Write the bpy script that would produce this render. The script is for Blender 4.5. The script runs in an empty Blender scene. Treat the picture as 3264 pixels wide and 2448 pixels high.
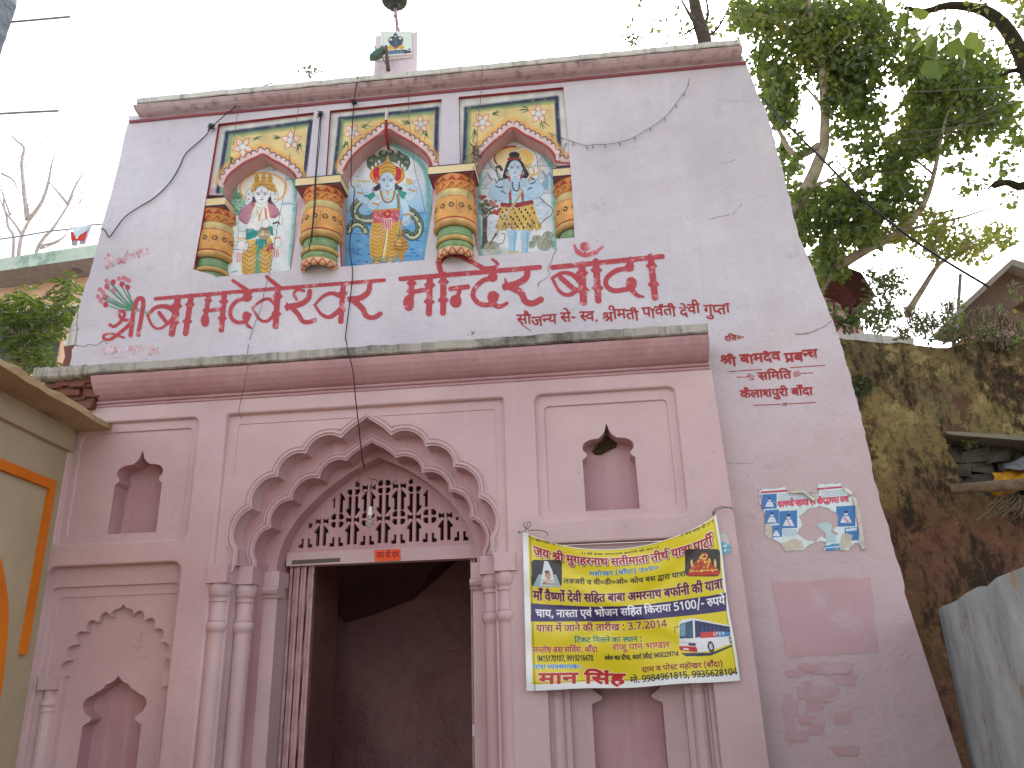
import bpy, bmesh, math, random
import numpy as np
from mathutils import Vector, Matrix
from mathutils.geometry import delaunay_2d_cdt
random.seed(7); RNG = np.random.default_rng(7)
S = bpy.context.scene; COL = S.collection

# ------------------------------------------------------------------ camera, world, sun, exposure
YAW, PITCH, ROLL, FPX = -0.09153001, 0.34870316, -0.0314908, 2500.0
EYE = np.array([0.0, 0.0, 1.6])
FW = np.array([math.sin(YAW)*math.cos(PITCH), math.cos(YAW)*math.cos(PITCH), math.sin(PITCH)])
R0 = np.array([math.cos(YAW), -math.sin(YAW), 0.0]); U0 = np.cross(R0, FW)
RI = math.cos(ROLL)*R0 + math.sin(ROLL)*U0
UP = -math.sin(ROLL)*R0 + math.cos(ROLL)*U0
cam_data = bpy.data.cameras.new('camera'); cam = bpy.data.objects.new('camera', cam_data); COL.objects.link(cam)
cam_data.sensor_width = 36.0; cam_data.lens = FPX/3264*36.0
cam_data.clip_start = 0.05; cam_data.clip_end = 2000
cam.matrix_world = Matrix(((RI[0], UP[0], -FW[0], EYE[0]), (RI[1], UP[1], -FW[1], EYE[1]), (RI[2], UP[2], -FW[2], EYE[2]), (0, 0, 0, 1)))
S.camera = cam

SUN_EL, SUN_ROT = math.radians(48), math.radians(25)
world = bpy.data.worlds.new('World'); S.world = world; world.use_nodes = True
wn = world.node_tree
bg = wn.nodes['Background']
sky = wn.nodes.new('ShaderNodeTexSky'); sky.sky_type = 'NISHITA'; sky.sun_disc = False
sky.sun_elevation = SUN_EL; sky.sun_rotation = SUN_ROT; sky.air_density = 1.0; sky.dust_density = 3.0; sky.ozone_density = 1.0
hs = wn.nodes.new('ShaderNodeHueSaturation'); hs.inputs['Saturation'].default_value = 0.22
wn.links.new(sky.outputs[0], hs.inputs['Color']); wn.links.new(hs.outputs[0], bg.inputs['Color'])
bg.inputs['Strength'].default_value = 0.15
sl = bpy.data.lights.new('sun', 'SUN'); sl.energy = 0.6; sl.angle = math.radians(40); sl.color = (1.0, 0.96, 0.9)
sun = bpy.data.objects.new('sun', sl); COL.objects.link(sun)
sun.rotation_euler = (math.radians(90)-SUN_EL, 0, math.pi - SUN_ROT + math.pi)
sun.rotation_euler = Vector((-math.sin(SUN_ROT)*math.cos(SUN_EL), -math.cos(SUN_ROT)*math.cos(SUN_EL), -math.sin(SUN_EL))).to_track_quat('-Z', 'Y').to_euler()
S.view_settings.view_transform = 'Standard'; S.view_settings.look = 'None'; S.view_settings.gamma = 1.0
S.view_settings.exposure = 1.82

# ------------------------------------------------------------------ helpers: projection, meshes, things
CR = dict(R1=(1650,1180,.30136), R2=(0,1750,.42071), R3=(1600,2100,.40687), R4=(100,1080,.43397), c5=(600,1250,.49729),
          c6=(500,1700,.54250), rt=(1000,0,.5425), nA=(600,300,.36171), nB=(1200,250,.37982), lt=(0,0,.54241), RR=(2100,0,.60280),
          rw=(2600,780,.55472), lb=(0,650,.33149), T1=(200,750,.45208), T2=(1150,750,.56510), bn=(1600,1600,.39178),
          R9=(2200,1000,.54264), c7=(0,1050,.843), rf=(1160,0,.14464), sd=(2180,980,.205), D=(0,0,1.47559), P=(0,0,1.0))
def dirs(c, X, Y):
    ox, oy, s = CR[c]
    X = np.asarray(X, float)*s+ox; Y = np.asarray(Y, float)*s+oy
    return FW*FPX + np.multiply.outer(X-1632, RI) + np.multiply.outer(1224-Y, UP)
def unp(c, X, Y, depth):            # points of a picture crop laid on the frontal plane y = depth
    d = dirs(c, X, Y); t = np.asarray(depth)/d[..., 1]
    return d*t[..., None] + EYE
def tr(c, pts, depth):              # -> list of (x, z) on that plane
    p = np.array(pts, float); q = unp(c, p[:, 0], p[:, 1], depth)
    return [(float(a[0]), float(a[2])) for a in q]
def pt(c, x, y, depth):
    q = unp(c, x, y, depth); return Vector(q.tolist())

def srgb(r, g=None, b=None):
    if g is None: r, g, b = r
    f = lambda v: (v/255/12.92 if v/255 <= .04045 else ((v/255+.055)/1.055)**2.4)
    return (f(r), f(g), f(b))

class MB:
    def __init__(s): s.v = []; s.f = []; s.m = []
    def add(s, vs, fs, mi=0):
        o = len(s.v); s.v += [tuple(v) for v in vs]; s.f += [tuple(i+o for i in f) for f in fs]; s.m += [mi]*len(fs)
    def box(s, x0, x1, y0, y1, z0, z1, mi=0):
        vs = [(x0,y0,z0),(x1,y0,z0),(x1,y1,z0),(x0,y1,z0),(x0,y0,z1),(x1,y0,z1),(x1,y1,z1),(x0,y1,z1)]
        s.add(vs, [(0,3,2,1),(4,5,6,7),(0,1,5,4),(1,2,6,5),(2,3,7,6),(3,0,4,7)], mi)
    def bar(s, a, b, w, d, mi=0, up=(0,0,1)):
        a = Vector(a); b = Vector(b); t = (b-a).normalized(); u = Vector(up)
        if abs(t.dot(u)) > .95: u = Vector((0,1,0))
        r = t.cross(u).normalized(); q = r.cross(t)
        vs = [p + r*(i*w/2) + q*(j*d/2) for p in (a, b) for i, j in ((-1,-1),(1,-1),(1,1),(-1,1))]
        s.add(vs, [(0,3,2,1),(4,5,6,7),(0,1,5,4),(1,2,6,5),(2,3,7,6),(3,0,4,7)], mi)
    def tube(s, pts, r, n=6, mi=0, cap=True):
        pts = [Vector(p) for p in pts]; k = len(pts)
        rs = r if isinstance(r, (list, tuple)) else [r]*k
        vs = []; ref = None
        for i in range(k):
            t = (pts[min(i+1,k-1)] - pts[max(i-1,0)])
            t = t.normalized() if t.length > 1e-9 else Vector((0,0,1))
            if ref is None:                    # parallel transport, so the tube never twists
                k_ = Vector((0,0,1)) if abs(t.z) < .9 else Vector((1,0,0)); ref = t.cross(k_).normalized()
            a = ref-t*ref.dot(t)
            if a.length < 1e-4: a = t.orthogonal()
            a.normalize(); b = a.cross(t); ref = a
            for j in range(n):
                th = 2*math.pi*j/n; vs.append(pts[i] + (a*math.cos(th)+b*math.sin(th))*rs[i])
        fs = [(i*n+j, i*n+(j+1)%n, (i+1)*n+(j+1)%n, (i+1)*n+j) for i in range(k-1) for j in range(n)]
        if cap: fs += [tuple(range(n-1,-1,-1)), tuple((k-1)*n+j for j in range(n))]
        s.add(vs, fs, mi)
    def lathe(s, prof, c, n=20, a0=0, a1=2*math.pi, mi=0):   # prof: (r, z)
        full = abs(a1-a0-2*math.pi) < 1e-6; m = n if full else n+1; vs = []
        for r, z in prof:
            for j in range(m):
                th = a0+(a1-a0)*j/n; vs.append((c[0]+r*math.cos(th), c[1]+r*math.sin(th), z))
        fs = []
        for i in range(len(prof)-1):
            for j in range(n):
                k = (j+1) % m; fs.append((i*m+j, i*m+k, (i+1)*m+k, (i+1)*m+j))
        s.add(vs, fs, mi)
    def fill(s, outer, holes, y, mi=0, flip=False):          # polygon with holes in the plane y
        pts = []; edges = []
        for ring in [outer]+list(holes):
            o = len(pts); n = len(ring); pts += [Vector(p) for p in ring]
            edges += [(o+i, o+(i+1)%n) for i in range(n)]
        V, E, F, *_ = delaunay_2d_cdt(pts, edges, [], 0, 1e-5)
        if not F: return
        V = np.array([tuple(v) for v in V]); F = np.array(F); C = V[F].mean(1)
        def inside(r):
            r = np.array(r); c = np.zeros(len(C), bool)
            for a, b in zip(r, np.roll(r, -1, 0)):
                if a[1] == b[1]: continue
                k = ((a[1] > C[:,1]) != (b[1] > C[:,1])) & (C[:,0] < (b[0]-a[0])*(C[:,1]-a[1])/(b[1]-a[1])+a[0]); c ^= k
            return c
        ok = inside(outer)
        for h in holes: ok &= ~inside(h)
        s.add([(a, y, b) for a, b in V], [tuple(f) if not flip else tuple(f[::-1]) for f in F[ok].tolist()], mi)
    def reveal(s, ring, steps, mi=0, close=True):            # steps: (offset outward, y)
        rings = [[(p[0], y, p[1]) for p in offset(ring, o)] for o, y in steps]
        n = len(ring); vs = [v for r in rings for v in r]; fs = []
        for i in range(len(rings)-1):
            for j in range(n if close else n-1):
                k = (j+1) % n; fs.append((i*n+j, (i+1)*n+j, (i+1)*n+k, i*n+k))
        s.add(vs, fs, mi)
    def profile(s, prof, x0, x1, mi=0, nseg=1, jit=0, caps=True):   # prof of (y, z) swept along x
        xs = np.linspace(x0, x1, nseg+1); n = len(prof); vs = []
        for x in xs:
            dy, dz = (random.uniform(-jit, jit), random.uniform(-jit, jit)) if jit else (0, 0)
            vs += [(x, y+dy, z+dz) for y, z in prof]
        fs = [(i*n+j, (i+1)*n+j, (i+1)*n+j+1, i*n+j+1) for i in range(nseg) for j in range(n-1)]
        if caps: fs += [tuple(range(n)), tuple(nseg*n+j for j in range(n-1, -1, -1))]
        s.add(vs, fs, mi)
    def build(s, name, mats, parent=None, smooth=False, normals=True):
        me = bpy.data.meshes.new(name); me.from_pydata(s.v, [], s.f)
        for m in (mats if isinstance(mats, (list, tuple)) else [mats]): me.materials.append(m)
        if len(me.materials) > 1: me.polygons.foreach_set('material_index', s.m)
        if normals:
            bm = bmesh.new(); bm.from_mesh(me); bmesh.ops.remove_doubles(bm, verts=bm.verts, dist=1e-5)
            bmesh.ops.recalc_face_normals(bm, faces=bm.faces); bm.to_mesh(me); bm.free()
        if smooth: me.polygons.foreach_set('use_smooth', [True]*len(me.polygons))
        me.update()
        return link(name, me, parent)
def link(name, me, parent=None):
    o = bpy.data.objects.new(name, me); COL.objects.link(o)
    if parent:
        o.parent = parent; r = parent
        loc = Vector((0,0,0))
        while r: loc += r.location; r = r.parent
        o.location = -loc
    return o
def offset(ring, d):
    if abs(d) < 1e-9: return list(ring)
    n = len(ring); ar = sum(ring[i][0]*ring[(i+1)%n][1]-ring[(i+1)%n][0]*ring[i][1] for i in range(n)); sg = 1 if ar > 0 else -1
    out = []
    for i in range(n):
        a, b, c = ring[i-1], ring[i], ring[(i+1)%n]
        def nrm(p, q):
            dx, dy = q[0]-p[0], q[1]-p[1]; l = math.hypot(dx, dy) or 1e-9; return (dy/l*sg, -dx/l*sg)
        n1, n2 = nrm(a, b), nrm(b, c); mx, my = n1[0]+n2[0], n1[1]+n2[1]; l2 = mx*mx+my*my
        k = min(2/max(l2, .2), 2.2) if l2 > 1e-6 else 1
        out.append((b[0]+mx*k*d, b[1]+my*k*d))
    return out
def tag(o, label=None, cat=None, group=None, kind=None):
    if label: o['label'] = label
    if cat: o['category'] = cat
    if group: o['group'] = group
    if kind: o['kind'] = kind
    return o
def thing(name, loc, label, cat, group=None):
    o = bpy.data.objects.new(name, None); COL.objects.link(o); o.location = Vector(loc); o.empty_display_size = .2
    return tag(o, label, cat, group)
def arc(p, q, bulge, n=6):          # points from p to q (q excluded) bulging sideways
    out = []; mx, my = (p[0]+q[0])/2, (p[1]+q[1])/2; dx, dy = q[0]-p[0], q[1]-p[1]
    for i in range(n):
        t = i/n; k = 4*t*(1-t); k = k**.75
        out.append((p[0]+dx*t - dy*bulge*k, p[1]+dy*t + dx*bulge*k))
    return out
def smooth_line(pts, n=6):          # Catmull-Rom through points of any dimension
    P = np.array(pts, float); P = np.vstack([2*P[0]-P[1], P, 2*P[-1]-P[-2]]); out = []
    for i in range(1, len(P)-2):
        for k in range(n):
            t = k/n; a, b, c, d = P[i-1], P[i], P[i+1], P[i+2]
            out.append(.5*((2*b)+(-a+c)*t+(2*a-5*b+4*c-d)*t*t+(-a+3*b-3*c+d)*t**3))
    out.append(P[-2]); return np.array(out)

# ------------------------------------------------------------------ materials
def nodes(name):
    m = bpy.data.materials.new(name); m.use_nodes = True; nt = m.node_tree
    return m, nt, nt.nodes['Principled BSDF']
def mixc(nt, fac, a, b, blend='MIX'):
    n = nt.nodes.new('ShaderNodeMix'); n.data_type = 'RGBA'; n.blend_type = blend
    for sock, v in ((n.inputs['Factor'], fac), (n.inputs['A'], a), (n.inputs['B'], b)):
        if hasattr(v, 'links') or hasattr(v, 'is_linked'): nt.links.new(v, sock)
        elif isinstance(v, (int, float)): sock.default_value = v
        else: sock.default_value = (*v[:3], 1)
    return n.outputs['Result']
def noise(nt, scale, detail=4, rough=.6, stretch=(1,1,1), seed=0, coord='Object', dist=0):
    tc = nt.nodes.new('ShaderNodeTexCoord'); mp = nt.nodes.new('ShaderNodeMapping')
    mp.inputs['Scale'].default_value = stretch; mp.inputs['Location'].default_value = (seed*3.1, seed*1.7, seed*.9)
    n = nt.nodes.new('ShaderNodeTexNoise'); n.inputs['Scale'].default_value = scale; n.inputs['Detail'].default_value = detail
    n.inputs['Roughness'].default_value = rough; n.inputs['Distortion'].default_value = dist
    nt.links.new(tc.outputs[coord], mp.inputs[0]); nt.links.new(mp.outputs[0], n.inputs['Vector']); return n.outputs['Fac']
def ramp(nt, fac, lo, hi, a=0.0, b=1.0):
    n = nt.nodes.new('ShaderNodeMapRange'); n.inputs['From Min'].default_value = lo; n.inputs['From Max'].default_value = hi
    n.inputs['To Min'].default_value = a; n.inputs['To Max'].default_value = b; n.clamp = True
    nt.links.new(fac, n.inputs['Value']); return n.outputs['Result']
def bump(nt, b, h, strength=.3, dist=.01):
    n = nt.nodes.new('ShaderNodeBump'); n.inputs['Strength'].default_value = strength; n.inputs['Distance'].default_value = dist
    nt.links.new(h, n.inputs['Height']); nt.links.new(n.outputs[0], b.inputs['Normal'])
def plaster(name, c1, c2, dirt=None, dirt_lo=.58, dirt_hi=.72, spk=.25, streak=None, rough=.8, bs=.35, big=.9, seed=0, spec=.3, peel=None, low=None, samt=.8):
    m, nt, b = nodes(name)
    col = mixc(nt, ramp(nt, noise(nt, big, 5, .6, seed=seed), .35, .65), srgb(c1), srgb(c2))
    c3 = tuple(v*.86 for v in srgb(c1))
    col = mixc(nt, ramp(nt, noise(nt, 9, 6, .7, seed=seed+1), .42, .75, 0, .55), col, c3)
    if low:                                  # pinker towards the lower part of the wall, with an uneven edge
        tcz = nt.nodes.new('ShaderNodeTexCoord'); sp = nt.nodes.new('ShaderNodeSeparateXYZ'); nt.links.new(tcz.outputs['Object'], sp.inputs[0])
        z = nt.nodes.new('ShaderNodeMath'); z.operation = 'MULTIPLY_ADD'; z.inputs[1].default_value = 2.4
        nt.links.new(noise(nt, 1.1, 8, .7, seed=seed+8), z.inputs[0]); nt.links.new(sp.outputs['Z'], z.inputs[2])
        col = mixc(nt, ramp(nt, z.outputs[0], low[1]+1.2, low[2]+1.2), col, srgb(low[0]))
    if peel: col = mixc(nt, ramp(nt, noise(nt, 2.2, 8, .72, seed=seed+5), .60, .635, 0, .75), col, srgb(peel))
    if streak: col = mixc(nt, ramp(nt, noise(nt, 2.0, 7, .65, (5,5,.35), seed+2), .5, .72, 0, samt), col, srgb(streak))
    if dirt: col = mixc(nt, ramp(nt, noise(nt, 1.6, 9, .75, seed=seed+3), dirt_lo, dirt_hi, 0, .85), col, srgb(dirt))
    if spk: col = mixc(nt, ramp(nt, noise(nt, 34, 3, .6, seed=seed+4), .68, .76, 0, spk), col, srgb(95,72,70))
    nt.links.new(col, b.inputs['Base Color']); b.inputs['Roughness'].default_value = rough; b.inputs['Specular IOR Level'].default_value = spec
    h = nt.nodes.new('ShaderNodeMath'); h.operation = 'ADD'
    nt.links.new(noise(nt, 3.2, 4, .5, seed=seed), h.inputs[0])
    h2 = nt.nodes.new('ShaderNodeMath'); h2.operation = 'MULTIPLY'; h2.inputs[1].default_value = .25
    nt.links.new(noise(nt, 26, 6, .65, seed=seed), h2.inputs[0]); nt.links.new(h2.outputs[0], h.inputs[1])
    bump(nt, b, h.outputs[0], bs, .035); return m
def plain(name, c, rough=.7, metal=0, var=.25, scale=12, c2=None, spec=.4):
    m, nt, b = nodes(name); a = srgb(c); z = srgb(c2) if c2 else tuple(v*(1-var) for v in a)
    col = mixc(nt, ramp(nt, noise(nt, scale, 5, .65), .4, .65), a, z)
    nt.links.new(col, b.inputs['Base Color']); b.inputs['Roughness'].default_value = rough; b.inputs['Metallic'].default_value = metal
    b.inputs['Specular IOR Level'].default_value = spec
    bump(nt, b, noise(nt, scale*3, 4), .2, .005); return m
def leafmat(name, c, c2, trans=.45):
    m, nt, b = nodes(name); col = mixc(nt, ramp(nt, noise(nt, 1.3, 3, .6), .4, .62), srgb(c), srgb(c2))
    col = mixc(nt, ramp(nt, noise(nt, 14, 2, .5), .4, .7, 0, .5), col, tuple(v*.5 for v in srgb(c)))
    nt.links.new(col, b.inputs['Base Color']); b.inputs['Roughness'].default_value = .5
    t = nt.nodes.new('ShaderNodeBsdfTranslucent'); mx = nt.nodes.new('ShaderNodeMixShader'); mx.inputs[0].default_value = trans
    nt.links.new(mixc(nt, .55, col, srgb(120,140,44)), t.inputs['Color'])
    nt.links.new(b.outputs[0], mx.inputs[1]); nt.links.new(t.outputs[0], mx.inputs[2])
    nt.links.new(mx.outputs[0], nt.nodes['Material Output'].inputs['Surface']); return m
def paintmat(name, rough=.8, wear=None, amt=.0, spec=.25, lo=.55, hi=.7, nz=.22):
    m, nt, b = nodes(name); at = nt.nodes.new('ShaderNodeAttribute'); at.attribute_name = 'Col'
    col = mixc(nt, ramp(nt, noise(nt, 22, 6, .7), .35, .75, 0, nz), at.outputs['Color'], (.25,.22,.22))
    if wear: col = mixc(nt, ramp(nt, noise(nt, 9, 8, .75, seed=4), lo, hi, 0, amt), col, srgb(wear))
    nt.links.new(col, b.inputs['Base Color']); b.inputs['Roughness'].default_value = rough; b.inputs['Specular IOR Level'].default_value = spec
    bump(nt, b, noise(nt, 20, 5), .2, .01); return m

M = {}
M['lilac'] = plaster('lilac_whitewash', (214,210,219), (195,191,203), dirt=(150,138,146), dirt_lo=.6, dirt_hi=.8, spk=.5, streak=(200,184,190), seed=1, bs=.9, low=((190,168,172), 5.2, 3.0), samt=.3)
M['pink'] = plaster('pink_plaster', (206,179,181), (190,161,165), dirt=(130,104,104), dirt_lo=.64, dirt_hi=.82, spk=.5, samt=.4, streak=(198,176,180), seed=2, rough=.55, spec=.4)
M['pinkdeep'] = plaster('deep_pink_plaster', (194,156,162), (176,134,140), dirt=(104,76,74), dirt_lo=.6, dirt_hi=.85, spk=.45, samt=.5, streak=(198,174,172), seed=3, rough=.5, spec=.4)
M['pinkred'] = plaster('red_pink_band', (160,98,106), (146,86,96), dirt=(80,50,55), dirt_lo=.6, dirt_hi=.8, seed=4, spk=.2)
M['cornice'] = plaster('weathered_cornice', (212,192,198), (196,172,180), dirt=(116,96,96), dirt_lo=.55, dirt_hi=.72, spk=.2, streak=(120,98,98), seed=5)
M['lip'] = plaster('grey_lime_edge', (216,215,210), (196,194,188), dirt=(110,105,98), dirt_lo=.6, dirt_hi=.75, spk=.3, streak=(120,115,105), seed=6)
M['slab'] = plaster('mossy_grey_slab', (178,174,166), (150,146,138), dirt=(62,60,54), dirt_lo=.5, dirt_hi=.64, spk=.5, streak=(86,84,78), seed=7, bs=.7)
M['brick'] = plaster('broken_brick', (130,84,74), (92,66,60), dirt=(40,34,30), dirt_lo=.5, dirt_hi=.65, spk=.4, seed=8, bs=1.0)
M['beige'] = plaster('beige_wall', (178,164,138), (166,152,126), dirt=(120,104,84), dirt_lo=.66, dirt_hi=.8, spk=.2, seed=9)
M['orange'] = plaster('orange_paint', (214,122,24), (196,100,16), spk=.15, seed=10)
M['conc'] = plaster('raw_concrete', (150,142,128), (118,110,98), dirt=(60,56,46), dirt_lo=.55, dirt_hi=.7, spk=.4, seed=11, bs=.8)
M['greyc'] = plaster('blue_grey_concrete', (128,138,148), (100,110,120), dirt=(70,76,82), seed=12, bs=.8)
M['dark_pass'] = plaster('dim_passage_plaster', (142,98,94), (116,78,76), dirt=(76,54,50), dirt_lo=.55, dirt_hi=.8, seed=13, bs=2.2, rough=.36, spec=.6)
M['iron'] = plain('painted_iron', (190,154,156), .5, .0, c2=(164,126,128), scale=6)
M['dark_iron'] = plain('dark_iron', (70,62,56), .6, .4)
M['black'] = plain('black_rubber', (38,36,36), .55)
M['thin'] = plain('grey_string', (105,98,90), .8)
M['wood'] = plain('weathered_wood', (118,98,78), .85, c2=(70,56,44), scale=8)
M['white'] = plain('white_paint', (225,222,215), .7)
M['redpaint'] = plain('red_paint', (150,38,44), .6)
M['yellowcloth'] = plain('yellow_cloth', (190,140,18), .8, c2=(140,92,12))
M['greentarp'] = plain('bundle_cloth', (96,104,80), .8, c2=(60,110,110), scale=9)
M['teal'] = plain('teal_cloth', (60,120,125), .8, c2=(210,215,205), scale=14)
M['redcloth'] = plain('red_cloth', (200,60,55), .8)
M['bluecloth'] = plain('pale_blue_cloth', (205,222,232), .8)
M['greycloth'] = plain('grey_cloth', (150,150,160), .8)
M['bark'] = plain('pale_bark', (160,148,126), .9, c2=(112,102,82), scale=5)
M['barkdark'] = plain('dark_bark', (74,62,50), .9, c2=(46,38,32), scale=5)
M['twig'] = plain('dry_twig', (112,98,78), .9)
M['moss'] = plain('mossy_bark', (58,52,28), .95, c2=(32,28,20), scale=9)
M['leaf1'] = leafmat('leaf_dark', (70,90,48), (52,72,40), .42)
M['leaf2'] = leafmat('leaf_mid', (108,118,56), (82,98,46), .5)
M['leaf3'] = leafmat('leaf_olive', (150,138,66), (124,114,52), .55)
M['leafg'] = leafmat('leaf_grey', (78,90,66), (60,74,52), .3)
M['leafn'] = leafmat('neem_leaf', (48,78,34), (34,58,28), .3)
M['paint'] = paintmat('wall_painting', .8, wear=(225,226,230), amt=.45)
M['panelpaint'] = paintmat('panel_painting', .75, wear=(226,206,170), amt=.35)
M['letter'] = paintmat('sign_lettering', .75, wear=(232,205,212), amt=.75, lo=.56, hi=.66)
M['smallletter'] = paintmat('small_sign_lettering', .75, wear=(214,192,200), amt=.45, lo=.58, hi=.68)
M['faded'] = paintmat('faded_lettering', .8, wear=(225,214,224), amt=.95, lo=.44, hi=.6)
M['vinyl'] = paintmat('printed_vinyl', .3, spec=.5, nz=.06)
M['paper'] = paintmat('printed_paper', .7, wear=(196,160,165), amt=.6, lo=.60, hi=.66)
M['tile'] = paintmat('glazed_tile', .3, spec=.5)
def stonewall():
    m, nt, b = nodes('stained_old_plaster')
    base = mixc(nt, ramp(nt, noise(nt, .8, 5, .6, seed=1), .38, .62), srgb(150,132,84), srgb(112,100,72))
    tcz = nt.nodes.new('ShaderNodeTexCoord'); sp = nt.nodes.new('ShaderNodeSeparateXYZ'); nt.links.new(tcz.outputs['Object'], sp.inputs[0])
    z = nt.nodes.new('ShaderNodeMath'); z.operation = 'MULTIPLY_ADD'; z.inputs[1].default_value = 1.6
    nt.links.new(noise(nt, 1.4, 6, .65, seed=7), z.inputs[0]); nt.links.new(sp.outputs['Z'], z.inputs[2])
    low = ramp(nt, z.outputs[0], 4.35, 3.85)          # the lower coat of the wall is red-ochre limewash
    red = mixc(nt, ramp(nt, noise(nt, 1.5, 6, .65, seed=8), .4, .62), srgb(112,80,66), srgb(106,82,56))
    base = mixc(nt, low, base, red)
    base = mixc(nt, ramp(nt, noise(nt, 2.6, 10, .78, (1.3,1.3,.8), 2), .53, .57, 0, .8), base, srgb(92,62,56))
    base = mixc(nt, ramp(nt, noise(nt, 1.3, 10, .78, (2.0,2.0,.9), 3), .49, .57, 0, .9), base, srgb(44,40,32))
    base = mixc(nt, ramp(nt, noise(nt, 2.6, 10, .8, (1,1,1), 9), .55, .6, 0, .75), base, mixc(nt, low, srgb(172,156,108), srgb(128,92,70)))
    base = mixc(nt, ramp(nt, z.outputs[0], 5.95, 6.5, 0, .85), base, srgb(58,54,46))
    base = mixc(nt, ramp(nt, noise(nt, 12, 8, .75, seed=4), .5, .7, 0, .7), base, srgb(58,50,40))
    base = mixc(nt, ramp(nt, noise(nt, 3.1, 9, .75, seed=5), .6, .68, 0, .6), base, srgb(134,104,86))
    nt.links.new(base, b.inputs['Base Color']); b.inputs['Roughness'].default_value = .95; b.inputs['Specular IOR Level'].default_value = .15
    bump(nt, b, noise(nt, 5, 9, .7), 1.0, .06); return m
M['stone'] = stonewall()
M['bluewall'] = plaster('blue_grey_limewash', (176,186,186), (138,150,154), dirt=(122,88,66), dirt_lo=.55, dirt_hi=.68, spk=.5, seed=15, peel=(164,138,96), big=2.2, bs=.9)
M['ground'] = plaster('dusty_ground', (150,138,122), (128,116,100), dirt=(90,80,68), seed=16)

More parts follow.
